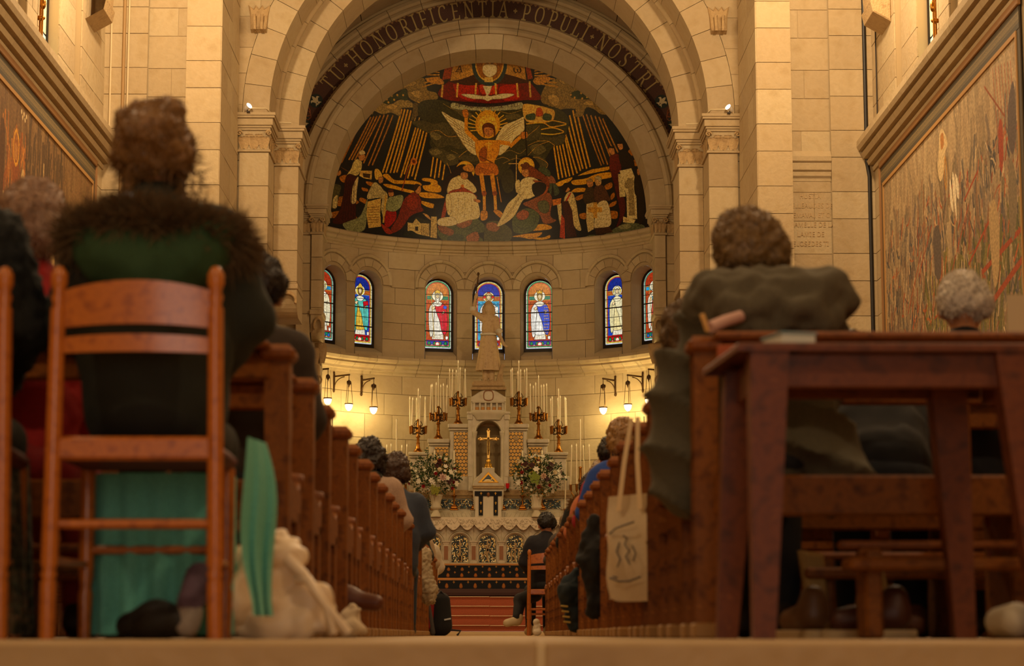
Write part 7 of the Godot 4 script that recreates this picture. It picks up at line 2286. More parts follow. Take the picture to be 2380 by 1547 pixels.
func candelabra() -> void:
	var spots := [[0.647, 4.43, "topmost tier"], [1.066, 4.11, "middle tier"], [1.494, 3.83, "lowest tier"]]
	var first: Node3D
	for sx in [-1.0, 1.0]:
		for k in 3:
			var q: Array = spots[k]
			var lab := "brass six-armed candelabrum with tall white electric candles on the %s of the reredos" % q[2]
			if first == null:
				first = candelabrum(lab)
				first.position = Vector3(sx * q[0], q[1], -45.6)
			else:
				copy(first, Vector3(sx * q[0], q[1], -45.6), 0.5 * k + sx, lab, "", "altar_candelabrum")
	# tall standing candelabra on the floor either side
	for sx in [-1.0, 1.0]:
		var t := thing("standing_candelabrum", "tall gilded floor candelabrum with two tiers of long candles beside the altar", "candelabrum", "floor candelabra flanking the altar", Vector3(sx * 1.94, 1.43, -45.3))
		part(t, "shaft", MB.new().lathe([[0.2, 0.0], [0.2, 0.04], [0.06, 0.12], [0.03, 0.2], [0.028, 0.9], [0.05, 0.93], [0.05, 0.97], [0.025, 1.0], [0.035, 1.4], [0.045, 1.42], [0.03, 1.46], [0.035, 1.75], [0.05, 1.8], [0.03, 1.86], [0.03, 2.05], [0.045, 2.08], [0.001, 2.09]], Vector3.ZERO, 12), M.brass)
		for tier in 2:
			for k in (6 if tier == 0 else 4):
				var a := TAU * k / (6.0 if tier == 0 else 4.0) + 0.4
				var rad: float = [0.42, 0.22][tier]
				var y: float = [1.1, 1.62][tier]
				var dir := Vector3(cos(a), 0, sin(a) * 0.8)
				var arm := part(t, "arm", MB.new().tube([dir * 0.02 + Vector3(0, y - 0.15, 0), dir * rad * 0.5 + Vector3(0, y - 0.22, 0), dir * rad + Vector3(0, y - 0.05, 0), dir * rad + Vector3(0, y, 0)], 0.012, 6), M.brass)
				part(arm, "socket", MB.new().lathe([[0.01, y - 0.08], [0.026, y - 0.04], [0.028, y + 0.08], [0.034, y + 0.09], [0.001, y + 0.09]], dir * rad, 8), M.brass)
				var hh: float = [0.62, 0.78][tier]
				var cn := part(t, "candle", candle_mesh(hh), M.wax)
				cn.position = dir * rad + Vector3(0, y + 0.09, 0)
				cn.rotation.z = 0.03 * sin(k * 2.0 + sx)
				part(cn, "bulb", bulb_mesh(), mat("fff4d0", 0.15, 0.0, {"emission": Color("ffd890"), "emission_energy_multiplier": 0.25})).position.y = hh
		var cn := part(t, "candle", candle_mesh(1.0), M.wax)
		cn.position.y = 2.09
	# low candlesticks with plain candles on the altar shelf
	var base: Node3D
	for x in [-1.13, -0.72, -0.29, 0.29, 0.72, 1.13]:
		var lab := "low gilded candlestick with one thick white candle on the altar shelf"
		if base == null:
			base = thing("altar_candlestick", lab, "candlestick", "six matching candlesticks on the altar shelf")
			part(base, "foot", MB.new().bx(Vector3(-0.09, 0.0, -0.07), Vector3(0.09, 0.03, 0.07), 0.01).bx(Vector3(-0.07, 0.03, -0.05), Vector3(0.07, 0.09, 0.05), 0.015).bx(Vector3(-0.045, 0.09, -0.045), Vector3(0.045, 0.115, 0.045), 0.008), M.brass)
			part(base, "stem", MB.new().lathe([[0.03, 0.115], [0.016, 0.14], [0.014, 0.26], [0.03, 0.28], [0.06, 0.3], [0.062, 0.315], [0.02, 0.325], [0.02, 0.5], [0.001, 0.5]], Vector3.ZERO, 10), M.brass)
			part(base, "candle", MB.new().lathe([[0.021, 0.5], [0.02, 1.26], [0.001, 1.262]], Vector3.ZERO, 10), M.wax)
			base.position = Vector3(x, 2.6, -45.34)
		else: copy(base, Vector3(x, 2.6, -45.34), 0.0, lab, "", "altar_candlestick")

# ---------------------------------------------------------------- flowers
func petal_flower(m: MB, c: Vector3, dir: Vector3, r: float, petals: int, curl: float, layers: int) -> void:
	var t := Basis.looking_at(-dir, Vector3.UP if absf(dir.y) < 0.9 else Vector3.RIGHT)
	for l in layers:
		var rl := r * (1.0 - 0.25 * l)
		for k in petals:
			var a := TAU * k / petals + l * 0.5
			var u := t * Vector3(cos(a), sin(a), 0)
			var w := t * Vector3(-sin(a), cos(a), 0)
			var z := dir * curl * r * (0.25 + 0.3 * l)
			var wid := rl * PI / petals * 1.1
			m.grid([PackedVector3Array([c, c + dir * 0.002]), PackedVector3Array([c + u * rl * 0.55 - w * wid * 0.6 + z * 0.4, c + u * rl * 0.55 + w * wid * 0.6 + z * 0.4]), PackedVector3Array([c + u * rl - w * wid * 0.15 + z, c + u * rl + w * wid * 0.15 + z])])

func flowers() -> void:
	for sx in [-1.0, 1.0]:
		var at := Vector3(-1.085 if sx < 0 else 1.0, 2.425, -44.72)
		var v := thing("stone_vase", "fluted cream stone urn under the bouquet with %s" % ("the big pink rose" if sx < 0 else "the lime green hydrangea"), "vase", "", at)
		part(v, "foot", MB.new().lathe([[0.11, 0.0], [0.1, 0.05], [0.065, 0.1], [0.055, 0.15]], Vector3.ZERO, 20), mat("cfc3a4", 0.7))
		var rows := []
		for q in [[0.05, 0.14], [0.1, 0.17], [0.115, 0.21], [0.09, 0.25], [0.1, 0.33], [0.13, 0.44], [0.14, 0.46], [0.1, 0.46]]:
			var row := PackedVector3Array()
			for k in 48:
				var a := TAU * k / 48
				var r: float = q[0] * (1.0 + (0.06 * sin(a * 12.0) if q[1] > 0.24 and q[1] < 0.45 else 0.0))
				row.append(Vector3(cos(a) * r, q[1], sin(a) * r))
			rows.append(row)
		part(v, "bowl", MB.new().grid(rows, true), mat("cfc3a4", 0.7))
		var b := thing("flower_arrangement", "bouquet of white lilies, red roses and %s in an urn" % ("one big pale pink rose" if sx < 0 else "a lime green hydrangea"), "flowers", "", at + Vector3(0.03 * sx, 0.46, 0))
		var r := RandomNumberGenerator.new()
		r.seed = 40 if sx < 0 else 77
		var lv := [MB.new().tint(Color(0.025, 0.06, 0.015)), MB.new().tint(Color(0.05, 0.09, 0.02)), MB.new().tint(Color(0.11, 0.13, 0.03))]
		var blob := func(s: float) -> Vector3:
			var d := Vector3(r.randfn(), r.randfn() * 0.9, r.randfn()).normalized()
			var q := d * s
			return Vector3(q.x * 0.54, q.y * 0.45 + 0.40, q.z * 0.3)
		for k in 1500:
			var c: Vector3 = blob.call(pow(r.randf(), 0.4))
			var m: MB = lv[r.randi() % 3]
			var d := Vector3(c.x, c.y - 0.2, c.z + 0.15).normalized() + Vector3(r.randfn(), r.randfn(), r.randfn()) * 0.5
			d = d.normalized()
			var s := d.cross(Vector3(r.randfn(), r.randfn(), r.randfn())).normalized()
			var L := r.randf_range(0.03, 0.08)
			m.grid([PackedVector3Array([c, c + s * 0.002]), PackedVector3Array([c + d * L * 0.5 - s * L * 0.25, c + d * L * 0.5 + s * L * 0.25]), PackedVector3Array([c + d * L - s * 0.002, c + d * L + s * 0.002])])
		# sprays reaching out
		for k in 7:
			var a := [2.6, 2.2, 0.5, 0.1, 1.9, 1.2, -0.1][k] as float
			var p0 := Vector3(cos(a) * 0.25, 0.35 + sin(a) * 0.2, 0.05)
			var p1 := Vector3(cos(a) * 0.58, 0.36 + sin(a) * (0.5 if k != 4 else 0.62), 0.08)
			lv[1].tube([p0, p0.lerp(p1, 0.5) + Vector3(0, 0.04, 0), p1], 0.004, 4)
			for j in 12:
				var c := p0.lerp(p1, r.randf_range(0.4, 1.0)) + Vector3(0, 0.02, 0)
				var d := Vector3(r.randfn(), r.randfn(), r.randfn()).normalized()
				var s := d.cross(Vector3.FORWARD).normalized()
				lv[j % 2].grid([PackedVector3Array([c, c + s * 0.002]), PackedVector3Array([c + d * 0.03 - s * 0.014, c + d * 0.03 + s * 0.014]), PackedVector3Array([c + d * 0.055, c + d * 0.055 + s * 0.002])])
		var lm := mat("ffffff", 0.6, 0.0, {"vertex_color_use_as_albedo": true, "backlight": Color(0.1, 0.12, 0.04)})
		var lf := lv[0] as MB
		for q in 2:
			var o: MB = lv[q + 1]
			var base := lf.v.size()
			lf.v.append_array(o.v); lf.n.append_array(o.n); lf.uv.append_array(o.uv); lf.c.append_array(o.c)
			for i in o.ix: lf.ix.append(i + base)
		var fo := part(b, "foliage", lf, lm)
		fo.set_meta("kind", "stuff")
		# blooms, each its own part
		var front := func() -> Vector3:
			for tries in 40:
				var c: Vector3 = blob.call(r.randf_range(0.78, 1.02))
				if c.z > 0.02: return c
			return Vector3(0, 0.3, 0.3)
		var kinds := [["white_lily", 13, "e8e0c8", 0.066, 6, 0.5, 1], ["small_white_flower", 26, "e0dcc0", 0.035, 5, 0.4, 1], ["red_rose", 7, "9a0812", 0.045, 7, 1.0, 3], ["cream_rose", 7, "e0d0a8", 0.06, 7, 0.9, 3], ["dark_red_leaf", 8, "3a0a0a", 0.075, 4, 0.2, 1]]
		for q in kinds:
			for k in q[1]:
				var c: Vector3 = front.call()
				var d := (Vector3(c.x * 0.8, c.y - 0.25, c.z * 1.2 + 0.2)).normalized()
				var fm := MB.new()
				petal_flower(fm, c + d * 0.02, d, q[3] * r.randf_range(0.8, 1.15), q[4], q[5], q[6])
				part(b, q[0], fm, mat(q[2], 0.6, 0.0, {"backlight": Color(0.12, 0.12, 0.1)}))
		var sp := MB.new()
		if sx < 0:
			petal_flower(sp, Vector3(0.17, 0.34, 0.31), Vector3(0.2, 0.1, 1).normalized(), 0.085, 8, 0.9, 4)
			part(b, "pink_rose", sp, mat("dcbcae", 0.6))
			var gh := MB.new()
			for k in 60: petal_flower(gh, Vector3(0.02 + r.randfn() * 0.04, 0.08 + r.randfn() * 0.035, 0.27 + r.randf() * 0.03), Vector3(0, 0, 1), 0.025, 4, 0.3, 1)
			part(b, "green_bloom", gh, mat("8a8a20", 0.7))
		else:
			for k in 90: petal_flower(sp, Vector3(-0.08 + r.randfn() * 0.045, 0.33 + r.randfn() * 0.05, 0.3 + r.randf() * 0.04), Vector3(0, 0, 1), 0.025, 4, 0.3, 1)
			part(b, "green_hydrangea", sp, mat("7f8f2a", 0.7))
			var pr := MB.new()
			petal_flower(pr, Vector3(0.11, 0.37, 0.32), Vector3(0.1, 0.2, 1).normalized(), 0.07, 8, 0.9, 4)
			part(b, "blush_rose", pr, mat("d8b498", 0.6))

# ---------------------------------------------------------------- pews, chairs and the table
func pew(label: String, sx: float) -> Node3D:
	# local: aisle end at x = 0, runs outwards to x = sx * 4.8; people face -z
	var t := thing("pew", label, "pew", "rows of oak pews along the %s of the aisle" % ("left" if sx < 0 else "right"))
	var L := 4.8
	for e in [0.03, L]:
		var x: float = sx * e
		var fr := Transform3D(Basis(Vector3(0, 0, -1), Vector3.UP, Vector3(1, 0, 0)), Vector3(x - 0.037, 0, 0))
		var en := MB.new()
		# rear post, shaped wing and front leg seen from the aisle (x = forward, y = up)
		en.extrude(smooth(P2([0.0, 0.02, 0.0, 0.45, -0.03, 0.86, 0.06, 0.86, 0.09, 0.8, 0.075, 0.72, 0.10, 0.64, 0.075, 0.55, 0.1, 0.5, 0.1, 0.3, 0.095, 0.02]), true, 2), 0.0, 0.074, fr, 0.005)
		en.extrude(P2([0.08, 0.36, 0.08, 0.5, 0.2, 0.48, 0.36, 0.47, 0.43, 0.5, 0.46, 0.48, 0.46, 0.43, 0.42, 0.36]), 0.0, 0.074, fr, 0.005)
		en.extrude(P2([0.33, 0.02, 0.34, 0.4, 0.42, 0.4, 0.42, 0.02]), 0.0, 0.074, fr, 0.005)
		en.extrude(P2([0.06, 0.1, 0.06, 0.17, 0.36, 0.17, 0.36, 0.1]), 0.02, 0.054, fr)
		var ep := part(t, "end_panel", en, M.pew)
		part(ep, "scroll", MB.new().lathe([[0.002, -0.044], [0.028, -0.042], [0.034, 0.0], [0.028, 0.042], [0.002, 0.044]], Vector3(x, 0.495, -0.455), 12, Basis(Vector3(0, 0, 1), PI / 2)), M.pew2)
		part(ep, "cap", MB.new().bx(Vector3(x - 0.055, 0.835, 0.055), Vector3(x + 0.055, 0.875, -0.075), 0.012), M.pew2)
		for z in [-0.045, -0.38]:
			part(ep, "foot_block", MB.new().bx(Vector3(x - 0.045, 0.0, z + 0.055), Vector3(x + 0.045, 0.045, z - 0.055), 0.006), mat("9c7440", 0.7))
	var b := func(x0: float, x1: float, y0: float, y1: float, z0: float, z1: float) -> MB:
		return MB.new().bx(Vector3(sx * x0, y0, z0), Vector3(sx * x1, y1, z1), 0.008)
	part(t, "top_rail", b.call(0.05, L - 0.02, 0.775, 0.865, 0.035, -0.02), M.pew)
	part(t, "book_ledge", b.call(0.05, L - 0.02, 0.865, 0.89, 0.09, -0.05), M.pew2)
	part(t, "lower_back_plank", b.call(0.05, L - 0.02, 0.355, 0.475, 0.02, -0.01), M.pew)
	part(t, "seat", b.call(0.05, L - 0.02, 0.43, 0.46, -0.03, -0.43), M.pew2)
	for k in range(1, 5):
		part(t, "back_post", b.call(L * k / 5.0 - 0.04, L * k / 5.0 + 0.04, 0.3, 0.8, 0.03, -0.015), M.pew)
		part(t, "seat_bracket", b.call(L * k / 5.0 - 0.03, L * k / 5.0 + 0.03, 0.0, 0.43, -0.05, -0.4), M.pew)
	part(t, "kneeler_rail", b.call(0.4, L - 0.02, 0.255, 0.28, 0.09, 0.04), M.pew2)
	part(t, "kneeler_board", b.call(0.4, L - 0.02, 0.19, 0.225, 0.28, 0.12), M.pew)
	for k in 5: part(t, "kneeler_leg", b.call(L * (k + 0.5) / 5.0 - 0.025, L * (k + 0.5) / 5.0 + 0.025, 0.0, 0.255, 0.2, 0.04), M.pew)
	return t

func ordinal(k: int) -> String:
	return ["first", "second", "third", "fourth", "fifth", "sixth", "seventh", "eighth", "ninth", "tenth", "eleventh", "twelfth", "thirteenth", "fourteenth", "fifteenth", "sixteenth", "seventeenth", "eighteenth", "nineteenth", "twentieth", "twenty-first", "twenty-second", "twenty-third"][k]

func pews() -> void:
	for sx in [-1.0, 1.0]:
		var first: Node3D
		for k in 23:
			var d := (6.5 if sx < 0 else 6.3) + 0.87 * k
			if sx > 0 and k > 19: break
			var at := Vector3(sx * 0.61 + 0.006 * sin(k * 2.7), 0, -d)
			var lab := "brown wooden pew on the %s, %s row from the entrance step" % ["left of the aisle" if sx < 0 else "right of the aisle", ordinal(k)]
			if first == null:
				first = pew(lab, sx)
				first.position = at
			else: copy(first, at, 0.008 * sin(k * 1.9), lab, "", "pew")

# rush-seated ladderback chair; local: centre of seat at the origin, sitter faces -z
func chair(called: String, label: String, at: Vector3, turn: float) -> Node3D:
	var t := thing(called, label, "chair", "", at, turn)
	for sx in [-1.0, 1.0]:
		part(t, "back_post", MB.new().lathe([[0.019, 0.0], [0.021, 0.14], [0.017, 0.15], [0.022, 0.165], [0.016, 0.175], [0.022, 0.19], [0.021, 0.45], [0.02, 0.84], [0.014, 0.85], [0.02, 0.87], [0.014, 0.885], [0.022, 0.905], [0.022, 0.93], [0.012, 0.948], [0.001, 0.952]], Vector3(sx * 0.212, 0, 0.2), 14, Basis(Vector3(0, 0, 1), sx * 0.012) * Basis(Vector3.RIGHT, 0.03)), M.chair)
		part(t, "front_leg", MB.new().lathe([[0.016, 0.0], [0.02, 0.12], [0.015, 0.14], [0.021, 0.17], [0.02, 0.46], [0.001, 0.47]], Vector3(sx * 0.19, 0, -0.19), 12), M.chair)
		part(t, "side_stretcher", MB.new().tube([Vector3(sx * 0.208, 0.2, 0.2), Vector3(sx * 0.19, 0.2, -0.19)], 0.011, 8), M.chair)
	# curved slats
	for q in [[0.79, 0.885, 0.028], [0.725, 0.765, 0.008]]:
		var rows := []
		for s in [[0.0, 0.0], [0.0, 1.0], [1.0, 1.0], [1.0, 0.0], [0.0, 0.0]]:
			var row := PackedVector3Array()
			for k in 17:
				var u := k / 8.0 - 1.0
				var yt: float = q[1] + q[2] * (1.0 - u * u)
				var y: float = lerpf(q[0] + q[2] * 0.35 * (1.0 - u * u), yt, s[1])
				row.append(Vector3(u * 0.2, y, 0.218 + 0.02 * (1.0 - u * u) + (0.008 if s[0] > 0 else -0.008)))
			rows.append(row)
		var sm := MB.new()
		for k in 4: sm.grid([rows[k], rows[k + 1]])
		part(t, "back_slat", sm, M.chair)
	var seat := part(t, "seat", MB.new().bx(Vector3(-0.215, 0.455, 0.2), Vector3(0.215, 0.505, -0.21), 0.02), mat("8a4f1e", 0.7, 0.0, {"albedo_texture": T.wood_orange, "uv1_triplanar": true, "uv1_scale": Vector3(4, 4, 4)}))
	var rush := MB.new()
	for k in 14: rush.tube([Vector3(-0.19 + k * 0.0292, 0.496, 0.16), Vector3(-0.18 + k * 0.0277, 0.496, -0.18)], 0.011, 5)
	part(seat, "rush_weave", rush, mat("a5742f", 0.8))
	part(t, "seat_rail", MB.new().bx(Vector3(-0.2, 0.452, 0.225), Vector3(0.2, 0.512, 0.195), 0.008), M.chair)
	part(t, "back_stretcher", MB.new().tube([Vector3(-0.21, 0.29, 0.204), Vector3(0.21, 0.29, 0.204)], 0.013, 8), M.chair)
	part(t, "front_stretcher", MB.new().tube([Vector3(-0.19, 0.24, -0.19), Vector3(0.19, 0.24, -0.19)], 0.012, 8), M.chair)
	return t

func side_table() -> void:
	var t := thing("side_table", "reddish brown wooden table with splayed tapering legs behind the puffer jacket", "table", "", Vector3(0.66, 0, -5.48))
	part(t, "top", MB.new().extrude(P2([-0.02, 0.0, 0.8, 0.0, 0.8, 0.56, -0.055, 0.56]), 0.0, 0.022, Transform3D(Basis(Vector3.RIGHT, Vector3(0, 0, -1), Vector3.UP), Vector3(0, 0.735, 0)), 0.006), M.table)
	part(t, "apron_front", MB.new().bx(Vector3(0.05, 0.645, -0.045), Vector3(0.72, 0.735, -0.075), 0.004), M.table)
	part(t, "apron_side", MB.new().bx(Vector3(0.03, 0.645, -0.05), Vector3(0.05, 0.735, -0.5), 0.004).bx(Vector3(0.72, 0.645, -0.05), Vector3(0.74, 0.735, -0.5), 0.004), M.table)
	part(t, "apron_back", MB.new().bx(Vector3(0.05, 0.665, -0.5), Vector3(0.72, 0.735, -0.52), 0.004), M.table)
	for q in [[0.065, 0.04, -0.06, -0.035], [0.7, 0.76, -0.06, -0.04], [0.05, 0.0, -0.5, -0.53], [0.62, 0.66, -0.5, -0.53]]:
		var rows := []
		for s in [[1.0, 0.735, 0.05], [0.5, 0.37, 0.04], [0.0, 0.0, 0.028]]:
			var x := lerpf(q[1], q[0], s[0])
			var z := lerpf(q[3], q[2], s[0])
			var h: float = s[2]
			rows.append([Vector3(x - h, s[1], z + h), Vector3(x + h, s[1], z + h), Vector3(x + h, s[1], z - h), Vector3(x - h, s[1], z - h)])
		var m := MB.new()
		for k in 2:
			for j in 4: m.quad(rows[k][j], rows[k + 1][j], rows[k + 1][(j + 1) % 4], rows[k][(j + 1) % 4])
		part(t, "leg", m, M.table)
	# things lying on it
	var bk := thing("open_book", "thin book with pale blue cover lying on the table corner", "book", "", Vector3(0.79, 0.757, -5.62), 0.25)
	part(bk, "pages", MB.new().bx(Vector3(-0.045, 0.003, -0.07), Vector3(0.05, 0.032, 0.07), 0.003), mat("cfd0c4", 0.8))
	part(bk, "cover", MB.new().bx(Vector3(-0.048, 0.0, -0.073), Vector3(0.053, 0.004, 0.073)).bx(Vector3(-0.048, 0.032, -0.073), Vector3(0.053, 0.037, 0.073)), mat("7a9aa0", 0.5))
	var b2 := solo("booklet_stack", MB.new().bx(Vector3(-0.05, 0, -0.07), Vector3(0.05, 0.035, 0.07), 0.003), mat("a04818", 0.5), "small orange booklet on the table behind the blue book", "book", "", Vector3(0.69, 0.757, -5.85))
	b2.rotation.y = -0.3
	var lf := solo("rolled_leaflet", MB.new().tube([Vector3(-0.05, 0.0, 0.03), Vector3(0.0, 0.025, -0.01), Vector3(0.05, 0.045, -0.05)], 0.018, 10), mat("c49a8c", 0.7), "pale pink rolled leaflet resting on the pew ledge", "leaflet", "", Vector3(0.7, 0.905, -6.28))
	solo("pencil_stub", MB.new().tube([Vector3(0, 0.0, 0.0), Vector3(-0.018, 0.05, 0.01)], 0.008, 8), mat("d8a860", 0.6), "short cream stub standing on the aisle end of the first right pew", "candle", "", Vector3(0.645, 0.895, -6.26))

# ---------------------------------------------------------------- people
func join(a: MB, b: MB) -> MB:
	var k := a.v.size()
	a.v.append_array(b.v); a.n.append_array(b.n); a.uv.append_array(b.uv)
	if a.colored: a.c.append_array(b.c)
	for i in b.ix: a.ix.append(i + k)
	return a

# five fingered relaxed hand at wrist w, pointing along d, back of the hand towards up, thumb on side s
func hand(w: Vector3, d: Vector3, up: Vector3, s: float, cell: float) -> MB:
	d = d.normalized()
	var x := d.cross(up).normalized() * s
	up = x.cross(d).normalized() * s
	var b := [[w, w + d * 0.04, 0.024, 0.026], [w + d * 0.04 - x * 0.02, w + d * 0.075 - x * 0.026, 0.018, 0.013], [w + d * 0.04 + x * 0.02, w + d * 0.08 + x * 0.026, 0.018, 0.013]]
	for f in 4:
		var o := w + d * 0.082 + x * (0.028 - 0.018 * f)
		var l: float = [0.036, 0.04, 0.037, 0.029][f]
		var k := o + d * l - up * 0.012
		b.append([o, k, 0.0095, 0.009]); b.append([k, k + (d * 0.6 - up * 0.8) * l * 0.8, 0.009, 0.0075])
	var th := w + d * 0.025 + x * 0.03
	b.append([th, th + (d * 0.5 + x * 0.7) * 0.04, 0.013, 0.011]); b.append([th + (d * 0.5 + x * 0.7) * 0.04, th + (d * 0.5 + x * 0.7) * 0.04 + d * 0.03, 0.011, 0.008])
	return body(b, 0.008, cell)

func wobble(f: float, amp: float, sd: int) -> Callable:
	var z := FastNoiseLite.new()
	z.seed = sd
	z.frequency = f
	z.fractal_octaves = 2
	return func(p: Vector3, _n: Vector3): return z.get_noise_3dv(p) * amp

func cloth_mat(col: String) -> Material:
	return mat(col, 0.85, 0.0, {"albedo_texture": T.cloth, "uv1_triplanar": true, "uv1_scale": Vector3(5, 5, 5), "rim": 0.12, "rim_tint": 0.8})

func hair_mat(col: String) -> Material:
	return mat(col, 0.5, 0.0, {"albedo_texture": T.hair, "uv1_triplanar": true, "uv1_scale": Vector3(6, 2.2, 6), "rim": 0.04, "rim_tint": 0.9})

# seated person; local origin on the floor under the hips, facing -z.  o: coat, legs, hair, style, skin, lean, roll, yaw, cell, fat, bump, scale, arms
func person(label: String, at: Vector3, turn: float, o: Dictionary) -> Node3D:
	var t := thing("person", label, "person", "people seated in the church", at, turn)
	var cell: float = o.get("cell", 0.024)
	var fat: float = o.get("fat", 1.0)
	var sc: float = o.get("scale", 1.0)
	var seat: float = o.get("seat", 0.46)
	var hip := Vector3(0, seat + 0.1, 0)
	var up := Basis(Vector3.RIGHT, -o.get("lean", 0.05)) * Basis(Vector3(0, 0, 1), o.get("roll", 0.0))
	var U := func(x: float, y: float, z: float) -> Vector3: return hip + up * (Vector3(x, y, z) * sc)
	var neck: Vector3 = U.call(0, 0.57, 0)
	var hb := up * Basis(Vector3.UP, o.get("yaw", 0.0)) * Basis(Vector3.RIGHT, -o.get("nod", 0.0))
	var Hd := func(x: float, y: float, z: float) -> Vector3: return neck + hb * (Vector3(x, y, z) * sc)
	var kn: float = o.get("knee", 0.46)
	# body: head with face, neck, trunk, arms, legs
	var el := []
	var wr := []
	for s in [-1.0, 1.0]:
		el.append(U.call(s * 0.25, 0.27, -0.06)); wr.append(U.call(s * 0.12, 0.12, -0.28))
	var bones := [[Hd.call(0, -0.03, 0.01), Hd.call(0, 0.08, 0), 0.052, 0.05], [Hd.call(0, 0.15, 0.015), Hd.call(0, 0.19, 0.0), 0.083, 0.088], [Hd.call(0, 0.13, -0.03), Hd.call(0, 0.09, -0.065), 0.06, 0.03], [Hd.call(0, 0.145, -0.085), Hd.call(0, 0.12, -0.108), 0.013, 0.016], [Hd.call(-0.03, 0.165, -0.075), Hd.call(0.03, 0.165, -0.075), 0.02, 0.02],
		[hip, U.call(0, 0.3, 0.01), 0.12, 0.12, Vector3(0.85, 1, 1.2)], [U.call(0, 0.3, 0.01), U.call(0, 0.48, 0), 0.12, 0.11, Vector3(0.8, 1, 1.2)]]
	for s in [-1.0, 1.0]:
		var i := 0 if s < 0 else 1
		bones.append([Hd.call(s * 0.088, 0.15, 0.01), Hd.call(s * 0.094, 0.11, 0.005), 0.022, 0.014])
		bones.append([U.call(s * 0.15, 0.5, 0), el[i], 0.045, 0.038]); bones.append([el[i], wr[i], 0.036, 0.026])
		bones.append([Vector3(s * 0.09, seat + 0.08, -0.02), Vector3(s * 0.1, seat + 0.04, -kn), 0.075, 0.055]); bones.append([Vector3(s * 0.1, seat + 0.04, -kn), Vector3(s * 0.1, 0.1, -kn - 0.02), 0.05, 0.035]); bones.append([Vector3(s * 0.1, 0.05, -kn), Vector3(s * 0.11, 0.035, -kn - 0.15), 0.032, 0.028])
	var bm := body(bones, 0.03, minf(cell, 0.02))
	for s in [-1.0, 1.0]: join(bm, hand(wr[0 if s < 0 else 1], Vector3(-s * 0.4, -0.1, -1), Vector3.UP, -s, 0.009))
	part(t, "body", bm, mat(o.get("skin", "b98058"), 0.6, 0.0, {"subsurf_scatter_enabled": true, "subsurf_scatter_strength": 0.1}))
	# eyes
	var ey := MB.new()
	for s in [-1.0, 1.0]: ey.ball(Hd.call(s * 0.032, 0.15, -0.082), Vector3(0.012, 0.008, 0.008), 8)
	part(t, "eyes", ey, mat("2a2018", 0.3))
	# coat
	var cb := [[hip + Vector3(0, 0.03, 0), U.call(0, 0.2, 0.015), 0.17 * fat, 0.165 * fat, Vector3(0.95, 1.15, 1.2)], [U.call(0, 0.2, 0.015), U.call(0, 0.42, 0.01), 0.165 * fat, 0.17 * fat, Vector3(0.95, 1, 1.25)], [U.call(-0.14, 0.49, 0), U.call(0.14, 0.49, 0), 0.075 * fat, 0.075 * fat], [U.call(0, 0.5, 0.01), U.call(0, 0.58, 0.02), 0.085, 0.075]]
	for i in 2:
		var s := -1.0 if i == 0 else 1.0
		cb.append([U.call(s * 0.165, 0.49, 0), el[i], 0.074 * fat, 0.062 * fat]); cb.append([el[i], wr[i].lerp(el[i], 0.08), 0.06 * fat, 0.042 * fat])
	if o.has("collar"): cb.append_array([[U.call(-0.1, 0.53, 0.05), U.call(0.1, 0.53, 0.05), 0.06, 0.06], [U.call(-0.11, 0.54, 0.0), U.call(-0.06, 0.55, -0.09), 0.05, 0.04], [U.call(0.11, 0.54, 0.0), U.call(0.06, 0.55, -0.09), 0.05, 0.04]])
	part(t, o.get("wear", "jacket"), body(cb, 0.05, cell, o.get("bump", wobble(6.0, 0.012, 5))), cloth_mat(o.coat))
	# trousers
	var lb := [[hip + Vector3(0, -0.01, 0.02), hip + Vector3(0, -0.01, -0.1), 0.14, 0.13, Vector3(0.85, 1.4, 1)]]
	for s in [-1.0, 1.0]:
		lb.append([Vector3(s * 0.09, seat + 0.08, 0), Vector3(s * 0.1, seat + 0.05, -kn), 0.08, 0.07]); lb.append([Vector3(s * 0.1, seat + 0.05, -kn), Vector3(s * 0.1, 0.1, -kn - 0.02), 0.07, 0.058])
	part(t, "trousers", body(lb, 0.03, cell), cloth_mat(o.get("legs", "1a1c22")))
	for s in [-1.0, 1.0]: part(t, "shoe", body([[Vector3(s * 0.1, 0.05, -kn + 0.02), Vector3(s * 0.115, 0.045, -kn - 0.16), 0.048, 0.042], [Vector3(s * 0.1, 0.1, -kn - 0.01), Vector3(s * 0.1, 0.06, -kn - 0.03), 0.05, 0.05]], 0.03, cell * 0.8), mat(o.get("shoe", "20160f"), 0.6))
	# hair
	var hr := []
	var st: String = o.get("style", "short")
	hr = [[Hd.call(0, 0.19, 0.02), Hd.call(0, 0.215, -0.015), 0.098, 0.088], [Hd.call(-0.05, 0.16, 0.05), Hd.call(0.05, 0.16, 0.05), 0.06, 0.06], [Hd.call(-0.08, 0.19, 0.0), Hd.call(-0.085, 0.155, 0.0), 0.03, 0.02], [Hd.call(0.08, 0.19, 0.0), Hd.call(0.085, 0.155, 0.0), 0.03, 0.02]]
	var hc := minf(cell * 0.6, 0.013)
	var hbump := wobble(16.0, 0.012, 9)
	match st:
		"curly":
			hr.append_array([[Hd.call(0, 0.2, 0.03), Hd.call(0, 0.24, 0.0), 0.11, 0.1], [Hd.call(-0.06, 0.13, 0.06), Hd.call(0.06, 0.13, 0.06), 0.06, 0.06]])
			hbump = wobble(16.0, 0.014, 9)
		"long":
			hr.append_array([[Hd.call(-0.06, 0.16, 0.05), Hd.call(-0.07, -0.05, 0.07), 0.06, 0.055], [Hd.call(0.06, 0.16, 0.05), Hd.call(0.07, -0.05, 0.07), 0.06, 0.055], [Hd.call(0, 0.1, 0.07), Hd.call(0, -0.12, 0.1), 0.07, 0.05]])
